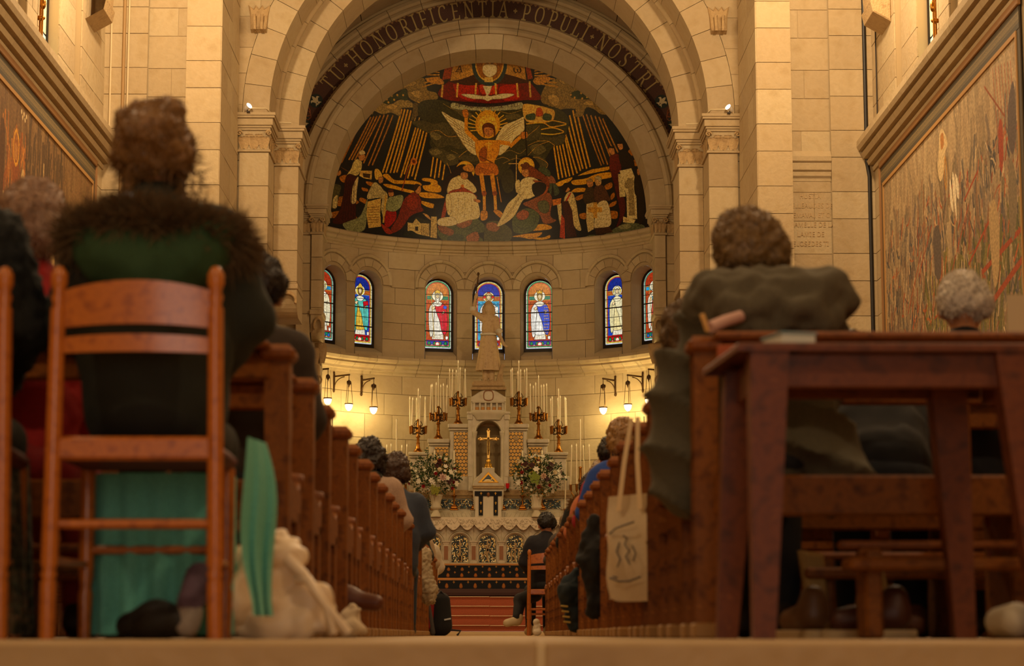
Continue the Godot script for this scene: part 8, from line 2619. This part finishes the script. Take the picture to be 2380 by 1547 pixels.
		"bob":
			hr.append_array([[Hd.call(-0.085, 0.16, 0.0), Hd.call(-0.09, 0.06, 0.01), 0.04, 0.035], [Hd.call(0.085, 0.16, 0.0), Hd.call(0.09, 0.06, 0.01), 0.04, 0.035], [Hd.call(-0.05, 0.1, 0.065), Hd.call(0.05, 0.1, 0.065), 0.06, 0.06]])
			hbump = wobble(20.0, 0.02, 9)
		"bun":
			hr.append_array([[Hd.call(-0.03, 0.2, 0.11), Hd.call(0.03, 0.21, 0.11), 0.055, 0.05], [Hd.call(-0.06, 0.14, 0.07), Hd.call(0.06, 0.15, 0.07), 0.045, 0.045], [Hd.call(-0.05, 0.25, 0.04), Hd.call(0.04, 0.27, 0.03), 0.05, 0.045], [Hd.call(0.07, 0.1, 0.04), Hd.call(0.075, 0.03, 0.03), 0.02, 0.012], [Hd.call(-0.06, 0.1, 0.06), Hd.call(-0.07, 0.04, 0.05), 0.02, 0.012]])
			hbump = wobble(16.0, 0.014, 9)
	var hm := body(hr, 0.025, hc, hbump)
	strands(hm, 700 if cell > 0.021 else 2600, (0.05 if st != "short" else 0.03) * sc, 0.005 if cell > 0.021 else 0.003)
	part(t, "hair", hm, hair_mat(o.hair))
	t.set_meta("neck", neck)
	return t

# loose strands along a path: fur trims and stray hair
func fur(path: Array, rad: float, n: int, length: float, sd: int) -> MB:
	var r := RandomNumberGenerator.new()
	r.seed = sd
	var m := MB.new()
	for k in n:
		var u := r.randf() * (path.size() - 1.001)
		var i := int(u)
		var c: Vector3 = path[i].lerp(path[i + 1], u - i)
		var d := Vector3(r.randfn(), r.randfn(), r.randfn()).normalized()
		var a := c + d * rad * r.randf_range(0.6, 1.0)
		var tip := a + (d + Vector3(r.randfn(), r.randfn(), r.randfn()) * 0.35) * length * r.randf_range(0.6, 1.3)
		var s := d.cross(Vector3(r.randfn(), r.randfn(), r.randfn())).normalized() * 0.0035
		m.tri(a - s, a + s, tip)
		m.tri(a - s.cross(d), a + s.cross(d), tip)
	return m

# locks of hair lying over a hair shell
func strands(m: MB, n: int, length: float, w: float) -> void:
	var r := RandomNumberGenerator.new()
	r.seed = n
	var k := m.v.size()
	for j in n:
		var i := r.randi() % k
		var p := m.v[i]
		var nn := m.n[i]
		var d := (nn * 0.25 + nn.cross(Vector3(r.randfn(), r.randfn(), r.randfn())).normalized() * 0.8 + Vector3(0, -0.5, 0)).normalized()
		var s := d.cross(nn).normalized() * w
		var a := p - nn * 0.004
		var b := p + d * length * 0.5 + nn * 0.008
		var e := p + d * length * r.randf_range(0.7, 1.2) - nn * 0.004
		m.grid([PackedVector3Array([a - s, a + s]), PackedVector3Array([b - s, b + s]), PackedVector3Array([e, e + s * 0.1])])

# cloth hanging along a plan path with pleats, from y1 down to y0
func hanging(path: Array, y0: float, y1: float, pleat: float, freq: float, flare: float, sd := 0.0) -> MB:
	var rows := []
	var c := Curve3D.new()
	for p in path: c.add_point(Vector3(p.x, 0, p.y))
	var L := c.get_baked_length()
	var n := maxi(24, int(L * freq * 7.0))
	for r in 9:
		var v := r / 8.0
		var row := PackedVector3Array()
		for k in n + 1:
			var s := L * k / n
			var p := c.sample_baked(s)
			var q := c.sample_baked(minf(s + 0.01, L)) - c.sample_baked(maxf(s - 0.01, 0.0))
			var nn := Vector3(q.z, 0, -q.x).normalized()
			var w := sin(s * freq * TAU + sd + 0.8 * sin(s * 9.0)) * pleat * (0.35 + v) + flare * v
			row.append(p + nn * w + Vector3(0, lerpf(y1, y0, v), 0))
		rows.append(row)
	return MB.new().grid(rows)

func people() -> void:
	# ---- woman with the fur-trimmed hood on the near chair
	var a := person("woman in a dark coat with fur-trimmed hood, seated on the orange chair", Vector3(-0.895, 0, -5.77), 0.0, {"seat": 0.5, "coat": "23261a", "legs": "1c1e16", "hair": "a87840", "style": "bun", "lean": -0.02, "roll": 0.02, "cell": 0.015, "fat": 1.12, "knee": 0.42, "wear": "coat", "scale": 0.97})
	var hood := body([[Vector3(-0.15, 1.06, 0.1), Vector3(0.15, 1.06, 0.1), 0.07, 0.07], [Vector3(-0.1, 1.0, 0.14), Vector3(0.1, 1.0, 0.14), 0.09, 0.09], [Vector3(0.0, 0.92, 0.13), Vector3(0.0, 0.86, 0.12), 0.1, 0.06], [Vector3(-0.2, 1.07, 0.04), Vector3(-0.13, 1.07, -0.08), 0.06, 0.05], [Vector3(0.2, 1.06, 0.04), Vector3(0.13, 1.07, -0.08), 0.06, 0.05]], 0.05, 0.015, wobble(7.0, 0.014, 3))
	var hd := part(a, "hood", hood, cloth_mat("2a4c26"))
	var trim := [Vector3(-0.13, 1.08, -0.08), Vector3(-0.21, 1.06, 0.02), Vector3(-0.2, 1.07, 0.1), Vector3(-0.1, 1.1, 0.16), Vector3(0.0, 1.09, 0.18), Vector3(0.1, 1.08, 0.16), Vector3(0.2, 1.06, 0.1), Vector3(0.215, 1.03, 0.02), Vector3(0.14, 1.06, -0.08)]
	part(hd, "fur_trim", fur(trim, 0.05, 9000, 0.045, 8), mat("6a5232", 0.8)).set_meta("kind", "stuff")
	part(a, "stray_hair", fur([Vector3(-0.09, 1.28, 0.05), Vector3(-0.02, 1.36, 0.08), Vector3(0.08, 1.3, 0.07), Vector3(0.09, 1.18, 0.04)], 0.04, 300, 0.028, 4), hair_mat("8a6030")).set_meta("kind", "stuff")
	part(a, "hair_clip", MB.new().ball(Vector3(-0.075, 1.17, 0.1), Vector3(0.035, 0.016, 0.014), 10), mat("8090a8", 0.4))
	part(a, "skirt", hanging([Vector2(-0.185, -0.3), Vector2(-0.185, -0.15), Vector2(-0.1, -0.12), Vector2(0.1, -0.12), Vector2(0.185, -0.15), Vector2(0.185, -0.3)], 0.012, 0.45, 0.012, 14.0, 0.0), cloth_mat("74ccb8"))
	var drape := []
	for r in 13:
		var v := r / 12.0
		var wd := 0.03 + 0.05 * sin(PI * minf(v * 1.1, 1.0)) * (1.0 - 0.3 * v)
		var row := PackedVector3Array()
		for k in 17:
			var u := k / 8.0 - 1.0
			row.append(Vector3(0.285 + 0.02 * v + u * wd * 0.5 + 0.006 * sin(v * 7.0), 0.52 - 0.46 * v, 0.1 - u * 0.09 + 0.022 * cos(u * 7.0 + v * 1.5) * (0.4 + v)))
		drape.append(row)
	part(a, "skirt_fold", MB.new().grid(drape), cloth_mat("74ccb8"))
	part(a, "tucked_shoe", body([[Vector3(0.02, 0.05, 0.04), Vector3(0.1, 0.045, 0.09), 0.05, 0.04], [Vector3(-0.06, 0.035, 0.0), Vector3(0.02, 0.05, 0.04), 0.035, 0.05]], 0.03, 0.014), mat("1a1510", 0.6))
	part(a, "legging", body([[Vector3(0.115, 0.09, 0.09), Vector3(0.13, 0.16, 0.0), 0.036, 0.045]], 0.02, 0.014), cloth_mat("6a5060"))
	part(a, "sock", body([[Vector3(0.11, 0.036, 0.1), Vector3(0.115, 0.07, 0.09), 0.034, 0.036]], 0.02, 0.014), cloth_mat("a89888"))
	# ---- woman beside her
	var b := person("woman in a black fleece coat and floral skirt on the chair beside the fur hood", Vector3(-1.50, 0, -5.76), -0.05, {"seat": 0.5, "coat": "0c0f0a", "legs": "15150f", "hair": "3a2a1a", "style": "bob", "scale": 0.95, "cell": 0.018, "fat": 1.15, "knee": 0.34, "wear": "coat", "bump": wobble(30.0, 0.02, 6)})
	var fl := mat("ffffff", 0.8, 0.0, {"albedo_texture": tex(ramped(noise_image(256, 256, 0.05, 77, 3, FastNoiseLite.TYPE_CELLULAR), ["0c0e0c", "12160f", "1a2014", "5a5a4a", "7a4a34", "14180f"])), "uv1_triplanar": true, "uv1_scale": Vector3(3, 3, 3)})
	part(b, "skirt", hanging([Vector2(-0.2, 0.12), Vector2(-0.22, -0.28), Vector2(0.0, -0.33), Vector2(0.2, -0.28), Vector2(0.235, 0.12)], 0.01, 0.5, 0.014, 10.0, 0.03), fl)
	# ---- person in red further on
	person("person in a bright red jacket and pale knitted hat, half hidden by the fur hood", Vector3(-1.46, 0, -6.75), 0.0, {"coat": "a80f10", "hair": "c49a7c", "style": "curly", "legs": "8a1010", "cell": 0.02, "bump": wobble(8.0, 0.02, 4)})
	# ---- left pews
	person("person in a grey-brown jacket leaning at the aisle end of the second left pew", Vector3(-0.93, 0, -7.62), 0.05, {"coat": "3a2d22", "hair": "33241a", "style": "short", "lean": 0.22, "roll": -0.12, "cell": 0.02, "fat": 1.08})
	var c := person("dark-haired woman with a patterned scarf in a left pew", Vector3(-0.86, 0, -15.44), 0.0, {"coat": "c9aa92", "hair": "2a1a10", "style": "bob"})
	part(c, "scarf", MB.new().lathe([[0.075, 1.09], [0.1, 1.1], [0.105, 1.14], [0.08, 1.17]], Vector3.ZERO, 20), mat("ffffff", 0.8, 0.0, {"albedo_texture": tex(ramped(noise_image(128, 128, 0.12, 7, 1, FastNoiseLite.TYPE_CELLULAR), ["141a18", "202824", "d8d0b8"])), "uv1_triplanar": true, "uv1_scale": Vector3(8, 8, 8)}))
	person("curly brown-haired man in a slate blue sweater in a left pew", Vector3(-0.74, 0, -17.18), 0.0, {"coat": "3c4658", "legs": "2c3a48", "hair": "4a2c16", "style": "curly", "wear": "sweater", "lean": 0.05, "knee": 0.4, "fat": 1.05})
	person("dark-haired person in a cream blouse in a left pew near the front", Vector3(-0.88, 0, -25.01), 0.0, {"coat": "c0a888", "hair": "241810", "style": "long"})
	person("long-haired person in a white jacket in the foremost left pew", Vector3(-0.78, 0, -25.88), 0.2, {"coat": "d8cbb4", "hair": "6a5030", "style": "long", "legs": "2c4450", "roll": 0.05, "scale": 0.9})
	person("person in a dark green jacket on the left beside the cream fleece", Vector3(-0.82, 0, -21.53), 0.0, {"coat": "1c2a28", "hair": "2a1c12", "style": "short", "scale": 0.85})
	# ---- right pews
	var qz := FastNoiseLite.new()
	qz.seed = 4
	qz.frequency = 2.2
	var q := func(p: Vector3, _n: Vector3) -> float: return 0.045 * pow(absf(sin((p.y + p.x * 0.4 + 0.05 * qz.get_noise_3dv(p)) * 21.0)), 0.5) - 0.026
	var pu := person("person in an olive quilted puffer jacket hunched in the first right pew", Vector3(0.86, 0, -6.58), 0.0, {"coat": "5a523c", "hair": "94703e", "style": "curly", "lean": 0.16, "roll": 0.04, "yaw": 0.3, "nod": 0.25, "scale": 0.9, "cell": 0.012, "fat": 1.27, "bump": q, "wear": "puffer_jacket", "legs": "17181c"})
	part(pu, "hood", body([[Vector3(-0.15, 1.04, 0.08), Vector3(0.17, 1.04, 0.08), 0.085, 0.085], [Vector3(-0.1, 0.98, 0.13), Vector3(0.12, 0.98, 0.13), 0.09, 0.09], [Vector3(-0.2, 1.02, 0.0), Vector3(-0.12, 1.06, -0.09), 0.07, 0.05], [Vector3(0.22, 1.03, 0.0), Vector3(0.13, 1.06, -0.09), 0.07, 0.05]], 0.05, 0.014, wobble(8.0, 0.03, 13)), cloth_mat("655c46"))
	part(pu, "jacket_skirt", body([[Vector3(-0.16, 0.62, 0.04), Vector3(-0.25, 0.44, 0.02), 0.13, 0.1], [Vector3(0.1, 0.62, 0.05), Vector3(0.2, 0.5, 0.04), 0.13, 0.12], [Vector3(-0.27, 0.82, -0.02), Vector3(-0.29, 0.55, 0.0), 0.085, 0.1]], 0.06, 0.014, q), cloth_mat("5a523c"))
	person("child with tousled light brown hair and cream sweater beside the puffer jacket", Vector3(0.83, 0, -7.41), 0.0, {"roll": 0.24, "fat": 0.8, "coat": "c0ac90", "hair": "7c5c36", "style": "curly", "scale": 0.66, "cell": 0.018, "wear": "sweater"})
	person("white-haired person in a navy coat in a right pew below the battle mural", Vector3(1.86, 0, -8.28), 0.0, {"coat": "0e121a", "hair": "fff0dc", "style": "short", "cell": 0.02, "legs": "10141c"})
	person("person in dark clothes and jeans on the right, legs seen beneath the table", Vector3(1.36, 0, -7.41), 0.0, {"coat": "12151c", "hair": "2c2018", "style": "short", "legs": "121a26", "shoe": "6a3a1c", "cell": 0.02, "lean": 0.9, "knee": 0.05})
	var h := person("curly fair-haired man in a bright blue hooded top in a right pew", Vector3(0.9, 0, -14.4), 0.0, {"coat": "2350b0", "hair": "b08040", "style": "curly", "wear": "hooded_top", "collar": 1, "yaw": 0.25})
	for k in 2:
		var tm := TextMesh.new()
		tm.text = ["DE L'\u00c9", "VIE"][k]
		tm.font = font("Droid Sans")
		tm.font_size = 24
		tm.pixel_size = 0.0016
		tm.depth = 0.004
		part(h, "printed_lettering", tm, mat("e8e8e8", 0.7)).position = Vector3(0.0, [1.1, 1.15][k], 0.115 - 0.02 * k)
	part(h, "red_earpiece", MB.new().ball(Vector3(0.09, 1.22, 0.03), Vector3(0.02, 0.028, 0.02), 8), mat("d8203a", 0.5))
	var v := person("dark-haired person in a crimson vest leaning by the blue hooded top", Vector3(0.93, 0, -15.24), 0.0, {"coat": "a81c2a", "hair": "20160f", "style": "short", "roll": 0.06, "wear": "vest"})
	person("blond long-haired woman in a peach jacket in a right pew", Vector3(0.9, 0, -16.98), 0.0, {"coat": "d07848", "hair": "b89a6a", "style": "long", "scale": 0.95})
	var g := person("person in a black parka with tawny fur hood in a right pew", Vector3(0.9, 0, -18.72), 0.0, {"coat": "17140f", "hair": "3a2818", "style": "short", "lean": 0.15, "wear": "parka"})
	part(g, "fur_hood", fur([Vector3(-0.15, 1.1, -0.06), Vector3(-0.16, 1.14, 0.04), Vector3(-0.04, 1.19, 0.12), Vector3(0.08, 1.18, 0.12), Vector3(0.17, 1.12, 0.04)], 0.05, 1600, 0.03, 15), mat("7a5424", 0.8)).set_meta("kind", "stuff")
	var boy := person("boy with cropped dark hair in a navy jacket on the aisle chair", Vector3(0.64, 0, -24.34), 0.12, {"coat": "191823", "hair": "1c140d", "style": "short", "legs": "101114", "skin": "b0785a", "scale": 0.95, "roll": -0.03, "yaw": 0.25, "shoe": "a8946c"})
	part(boy, "crossed_leg", body([[Vector3(-0.1, 0.46, -0.1), Vector3(-0.24, 0.4, -0.32), 0.085, 0.075], [Vector3(-0.24, 0.4, -0.32), Vector3(-0.3, 0.2, -0.12), 0.07, 0.055]], 0.03, 0.02), cloth_mat("101114"))
	part(boy, "sneaker", body([[Vector3(-0.3, 0.17, -0.12), Vector3(-0.42, 0.14, -0.1), 0.05, 0.045], [Vector3(-0.28, 0.2, -0.12), Vector3(-0.3, 0.16, -0.12), 0.05, 0.05]], 0.02, 0.014), mat("b8a680", 0.7))
	person("fair-haired person in a grey coat in front of the boy in navy", Vector3(0.88, 0, -23.07), 0.0, {"coat": "4a4038", "hair": "b8a080", "style": "long", "scale": 0.9})

# ---------------------------------------------------------------- bags and clothes lying about
func bags() -> void:
	var wz := FastNoiseLite.new()
	wz.seed = 21
	wz.frequency = 4.5
	wz.fractal_type = FastNoiseLite.FRACTAL_RIDGED
	wz.fractal_octaves = 2
	var wb := func(p: Vector3, _n: Vector3): return wz.get_noise_3dv(p) * 0.035
	var pb := thing("plastic_bag", "crumpled cream plastic bag on the floor at the aisle end of the first left pew", "bag", "", Vector3(-0.585, 0.0, -6.05))
	var pm := mat("ecd4b0", 0.45, 0.0, {"backlight": Color(0.15, 0.13, 0.1), "clearcoat": 0.3})
	part(pb, "sack", body([[Vector3(-0.09, 0.1, 0), Vector3(0.1, 0.08, 0), 0.1, 0.08], [Vector3(-0.08, 0.22, 0), Vector3(-0.01, 0.25, 0), 0.07, 0.055], [Vector3(-0.02, 0.25, 0.0), Vector3(0.06, 0.2, 0.02), 0.05, 0.04], [Vector3(-0.12, 0.05, 0.02), Vector3(0.13, 0.04, 0.02), 0.055, 0.045]], 0.05, 0.01, wb), pm)
	for k in 2:
		var st := [Vector3(0.03 + 0.03 * k, 0.22 - 0.05 * k, 0.06), Vector3(0.09, 0.16, 0.09 + 0.01 * k), Vector3(0.14, 0.09, 0.09), Vector3(0.2 - 0.04 * k, 0.015, 0.08)]
		part(pb, "handle", MB.new().tube(st, [0.02, 0.014, 0.012, 0.014], 6), pm)
	solo("cloth_bag", body([[Vector3(0, 0.06, 0), Vector3(0.02, 0.1, 0), 0.07, 0.05], [Vector3(0.04, 0.03, 0), Vector3(0.07, 0.03, 0), 0.035, 0.03]], 0.04, 0.012, wb), mat("cdb998", 0.8), "small limp cream bag on the floor beside the brown boot", "bag", "", Vector3(-0.56, 0.0, -8.75))
	solo("brown_boot", body([[Vector3(-0.1, 0.2, 0), Vector3(-0.02, 0.17, 0), 0.05, 0.05], [Vector3(-0.02, 0.16, 0), Vector3(0.1, 0.145, 0.02), 0.045, 0.035]], 0.03, 0.01), mat("5e2e14", 0.5), "brown leather boot poking into the aisle from a left pew", "shoe", "", Vector3(-0.58, 0.0, -9.3))
	# tote bag hung on a pew end
	var tt := thing("tote_bag", "natural canvas tote bag with line drawing hanging from a right pew end", "bag", "", Vector3(0.57, 0.13, -8.35), -1.0)
	var pouch := []
	for r in 12:
		var v := r / 11.0
		var row := PackedVector3Array()
		for k in 32:
			var a := TAU * k / 32
			var th := 0.035 * sin(PI * clampf(v * 1.1, 0.0, 1.0)) + 0.006
			var cx := signf(cos(a)) * pow(absf(cos(a)), 0.35) * (0.17 + 0.008 * sin(v * 9.0))
			row.append(Vector3(cx, 0.02 + 0.4 * v + 0.012 * cos(a * 2.0) * (1.0 - v), signf(sin(a)) * pow(absf(sin(a)), 0.6) * th * (1.0 + 0.3 * sin(cx * 25.0 + v * 6.0))))
		pouch.append(row)
	part(tt, "pouch", MB.new().grid(pouch, true).extrude(P2([-0.165, -0.008, 0.165, -0.008, 0.165, 0.008, -0.165, 0.008]), 0.0, 0.004, Transform3D(Basis(Vector3.RIGHT, Vector3(0, 0, -1), Vector3.UP), Vector3(0, 0.02, 0))), mat("ecd6b0", 0.85, 0.0, {"albedo_texture": T.cloth, "uv1_triplanar": true, "uv1_scale": Vector3(8, 8, 8)}))
	for x in [-0.07, 0.07]:
		part(tt, "strap", MB.new().grid([PackedVector3Array([Vector3(x - 0.016, 0.36, 0.03), Vector3(x + 0.016, 0.36, 0.03)]), PackedVector3Array([Vector3(x * 0.6 - 0.015, 0.55, 0.02), Vector3(x * 0.6 + 0.015, 0.55, 0.02)]), PackedVector3Array([Vector3(x * 0.3 - 0.014, 0.72, 0.0), Vector3(x * 0.3 + 0.014, 0.72, 0.0)])]), mat("e0c8a0", 0.85))
	var ink := MB.new()
	for p in [[-0.1, 0.27, -0.06, 0.29, 0.0, 0.30, 0.06, 0.31], [-0.01, 0.26, 0.015, 0.25, 0.0, 0.225, 0.03, 0.2, 0.005, 0.18, 0.03, 0.15], [-0.035, 0.235, -0.055, 0.2, -0.03, 0.17, -0.05, 0.14], [0.05, 0.22, 0.07, 0.19, 0.055, 0.16], [-0.1, 0.1, -0.04, 0.085, 0.03, 0.085, 0.1, 0.1], [-0.08, 0.105, -0.05, 0.1]]:
		var pts := []
		for i in range(0, p.size(), 2): pts.append(Vector3(p[i], p[i + 1], 0.052))
		ink.tube(pts, 0.0035, 4)
	part(tt, "line_drawing", ink, mat("4a4a50", 0.8))
	# backpack
	var bp := thing("backpack", "black and red backpack standing on the aisle floor by a left pew", "backpack", "", Vector3(-0.5, 0, -22.6), 0.2)
	part(bp, "main_bag", body([[Vector3(0, 0.1, 0), Vector3(0, 0.36, 0), 0.11, 0.09, Vector3(0.85, 1, 1.1)]], 0.04, 0.016), cloth_mat("14161c"))
	part(bp, "red_panel", body([[Vector3(-0.13, 0.1, 0.03), Vector3(-0.1, 0.36, 0.02), 0.06, 0.05]], 0.04, 0.014), cloth_mat("9a1018"))
	part(bp, "grey_panel", body([[Vector3(-0.09, 0.03, 0.07), Vector3(-0.13, 0.3, 0.06), 0.03, 0.025]], 0.03, 0.012), cloth_mat("5a5450"))
	part(bp, "strap", MB.new().tube([Vector3(0.05, 0.4, 0.05), Vector3(0.0, 0.46, 0.03), Vector3(-0.05, 0.4, 0.05)], 0.012, 6).tube([Vector3(0.1, 0.06, 0.08), Vector3(0.2, 0.05, 0.1), Vector3(0.16, 0.005, 0.12)], 0.012, 6), mat("17161a", 0.7))
	part(bp, "reflector", MB.new().box(Vector3(0.06, 0.17, 0.1), Vector3(0.07, 0.015, 0.01), 0.0, Basis(Vector3(0, 0, 1), 0.2)), mat("c8d0d8", 0.4))
	# garments over pew ends
	var fleece := solo("fleece_coat", body([[Vector3(0, 0.72, 0), Vector3(-0.03, 0.62, 0.0), 0.06, 0.075], [Vector3(-0.03, 0.62, 0.0), Vector3(0.02, 0.4, 0.02), 0.075, 0.085], [Vector3(0.02, 0.4, 0.02), Vector3(0.04, 0.32, 0.02), 0.085, 0.06]], 0.05, 0.014, wobble(34.0, 0.03, 5)), cloth_mat("c8b490"), "cream curly fleece coat draped over a left pew end near the front", "coat", "", Vector3(-0.58, 0.02, -19.9))
	solo("black_coat", body([[Vector3(0, 0.62, 0), Vector3(0.0, 0.4, 0.02), 0.05, 0.085], [Vector3(0, 0.4, 0.02), Vector3(0.02, 0.14, 0.02), 0.085, 0.06]], 0.05, 0.014, wobble(8.0, 0.03, 6)), cloth_mat("0d0c0c"), "black coat hanging over a right pew end beyond the tote bag", "coat", "", Vector3(0.585, 0.0, -11.9))
	var nj := thing("striped_jacket", "dark teal jacket with yellow stripes hanging low from a right pew", "jacket", "", Vector3(0.56, 0.0, -14.6))
	part(nj, "cloth", body([[Vector3(0.04, 0.42, 0), Vector3(0.0, 0.3, 0.02), 0.05, 0.085], [Vector3(0, 0.3, 0.02), Vector3(0.03, 0.08, 0.02), 0.085, 0.05]], 0.05, 0.014, wobble(8.0, 0.03, 8)), cloth_mat("12242c"))
	for k in 4: part(nj, "yellow_stripe", MB.new().box(Vector3(-0.05 + k * 0.006, 0.2 - k * 0.035, 0.1), Vector3(0.05, 0.012, 0.012), 0.003, Basis(Vector3(0, 0, 1), -0.1)), mat("b89a48", 0.7))
	solo("white_bag", body([[Vector3(0, 0.06, 0), Vector3(0.0, 0.12, 0), 0.07, 0.06]], 0.03, 0.014, wb), mat("d8ccb4", 0.7), "small white bag on the floor beneath the boy's sneaker", "bag", "", Vector3(0.54, 0.0, -24.0))
	# under the pews at right
	for k in 2: part(thing("canvas_bag", ["tall cream shopping bag on the floor behind the brown shoe", "folded cream bag standing beside the dark jeans"][k], "bag", "", Vector3([1.22, 1.05][k], 0, [-6.9, -6.95][k]), 0.2), "pouch", MB.new().extrude(P2([[-0.06, 0.0, 0.08, 0.0, 0.04, 0.26, -0.02, 0.28], [-0.01, 0.0, 0.05, 0.02, 0.03, 0.27, -0.05, 0.28]][k]), -0.02, 0.02, Transform3D.IDENTITY, 0.012), mat("a8884e", 0.8))
	for k in 2:
		var s := thing("trainer_shoe", ["brown leather trainer with pale sole under the right pews", "tan sandal tipped up under the right pews"][k], "shoe", "", Vector3([1.17, 0.98][k], 0, [-6.55, -6.7][k]), [1.4, 0.3][k])
		part(s, "upper", body([[Vector3(0, 0.07, 0.06), Vector3(0, 0.055, -0.1), 0.048, 0.038], [Vector3(0, 0.12, 0.06), Vector3(0, 0.08, 0.05), 0.042, 0.046]], 0.03, 0.01), mat(["4c2412", "6a4420"][k], 0.5))
		part(s, "sole", MB.new().extrude(smooth(P2([-0.045, -0.14, 0.0, -0.16, 0.045, -0.13, 0.04, 0.0, 0.045, 0.1, 0.0, 0.125, -0.045, 0.1, -0.04, 0.0]), true, 3), 0.0, 0.026, Transform3D(Basis(Vector3.RIGHT, Vector3(0, 0, 1), Vector3.UP), Vector3.ZERO), 0.004), mat("c0a070", 0.7))
	var gl := thing("white_trainer", "white trainer toe at the far end of the table", "shoe", "", Vector3(1.36, 0, -5.62), 0.1)
	part(gl, "upper", body([[Vector3(0, 0.05, 0.04), Vector3(0, 0.045, -0.1), 0.045, 0.038]], 0.03, 0.01), mat("b8ac94", 0.6))
	solo("song_sheet", MB.new().bx(Vector3(0, 0, 0), Vector3(0.16, 0.27, 0.003)), mat("c9b38e", 0.8), "white song sheet standing upright on a right pew ledge", "paper", "", Vector3(1.775, 0.895, -7.27))
	solo("red_jacket", body([[Vector3(0, 0.42, 0), Vector3(0.04, 0.24, 0), 0.03, 0.06]], 0.03, 0.014, wb), cloth_mat("8a0e12"), "red jacket corner hanging below the pew behind the table", "jacket", "", Vector3(1.56, 0, -6.62))
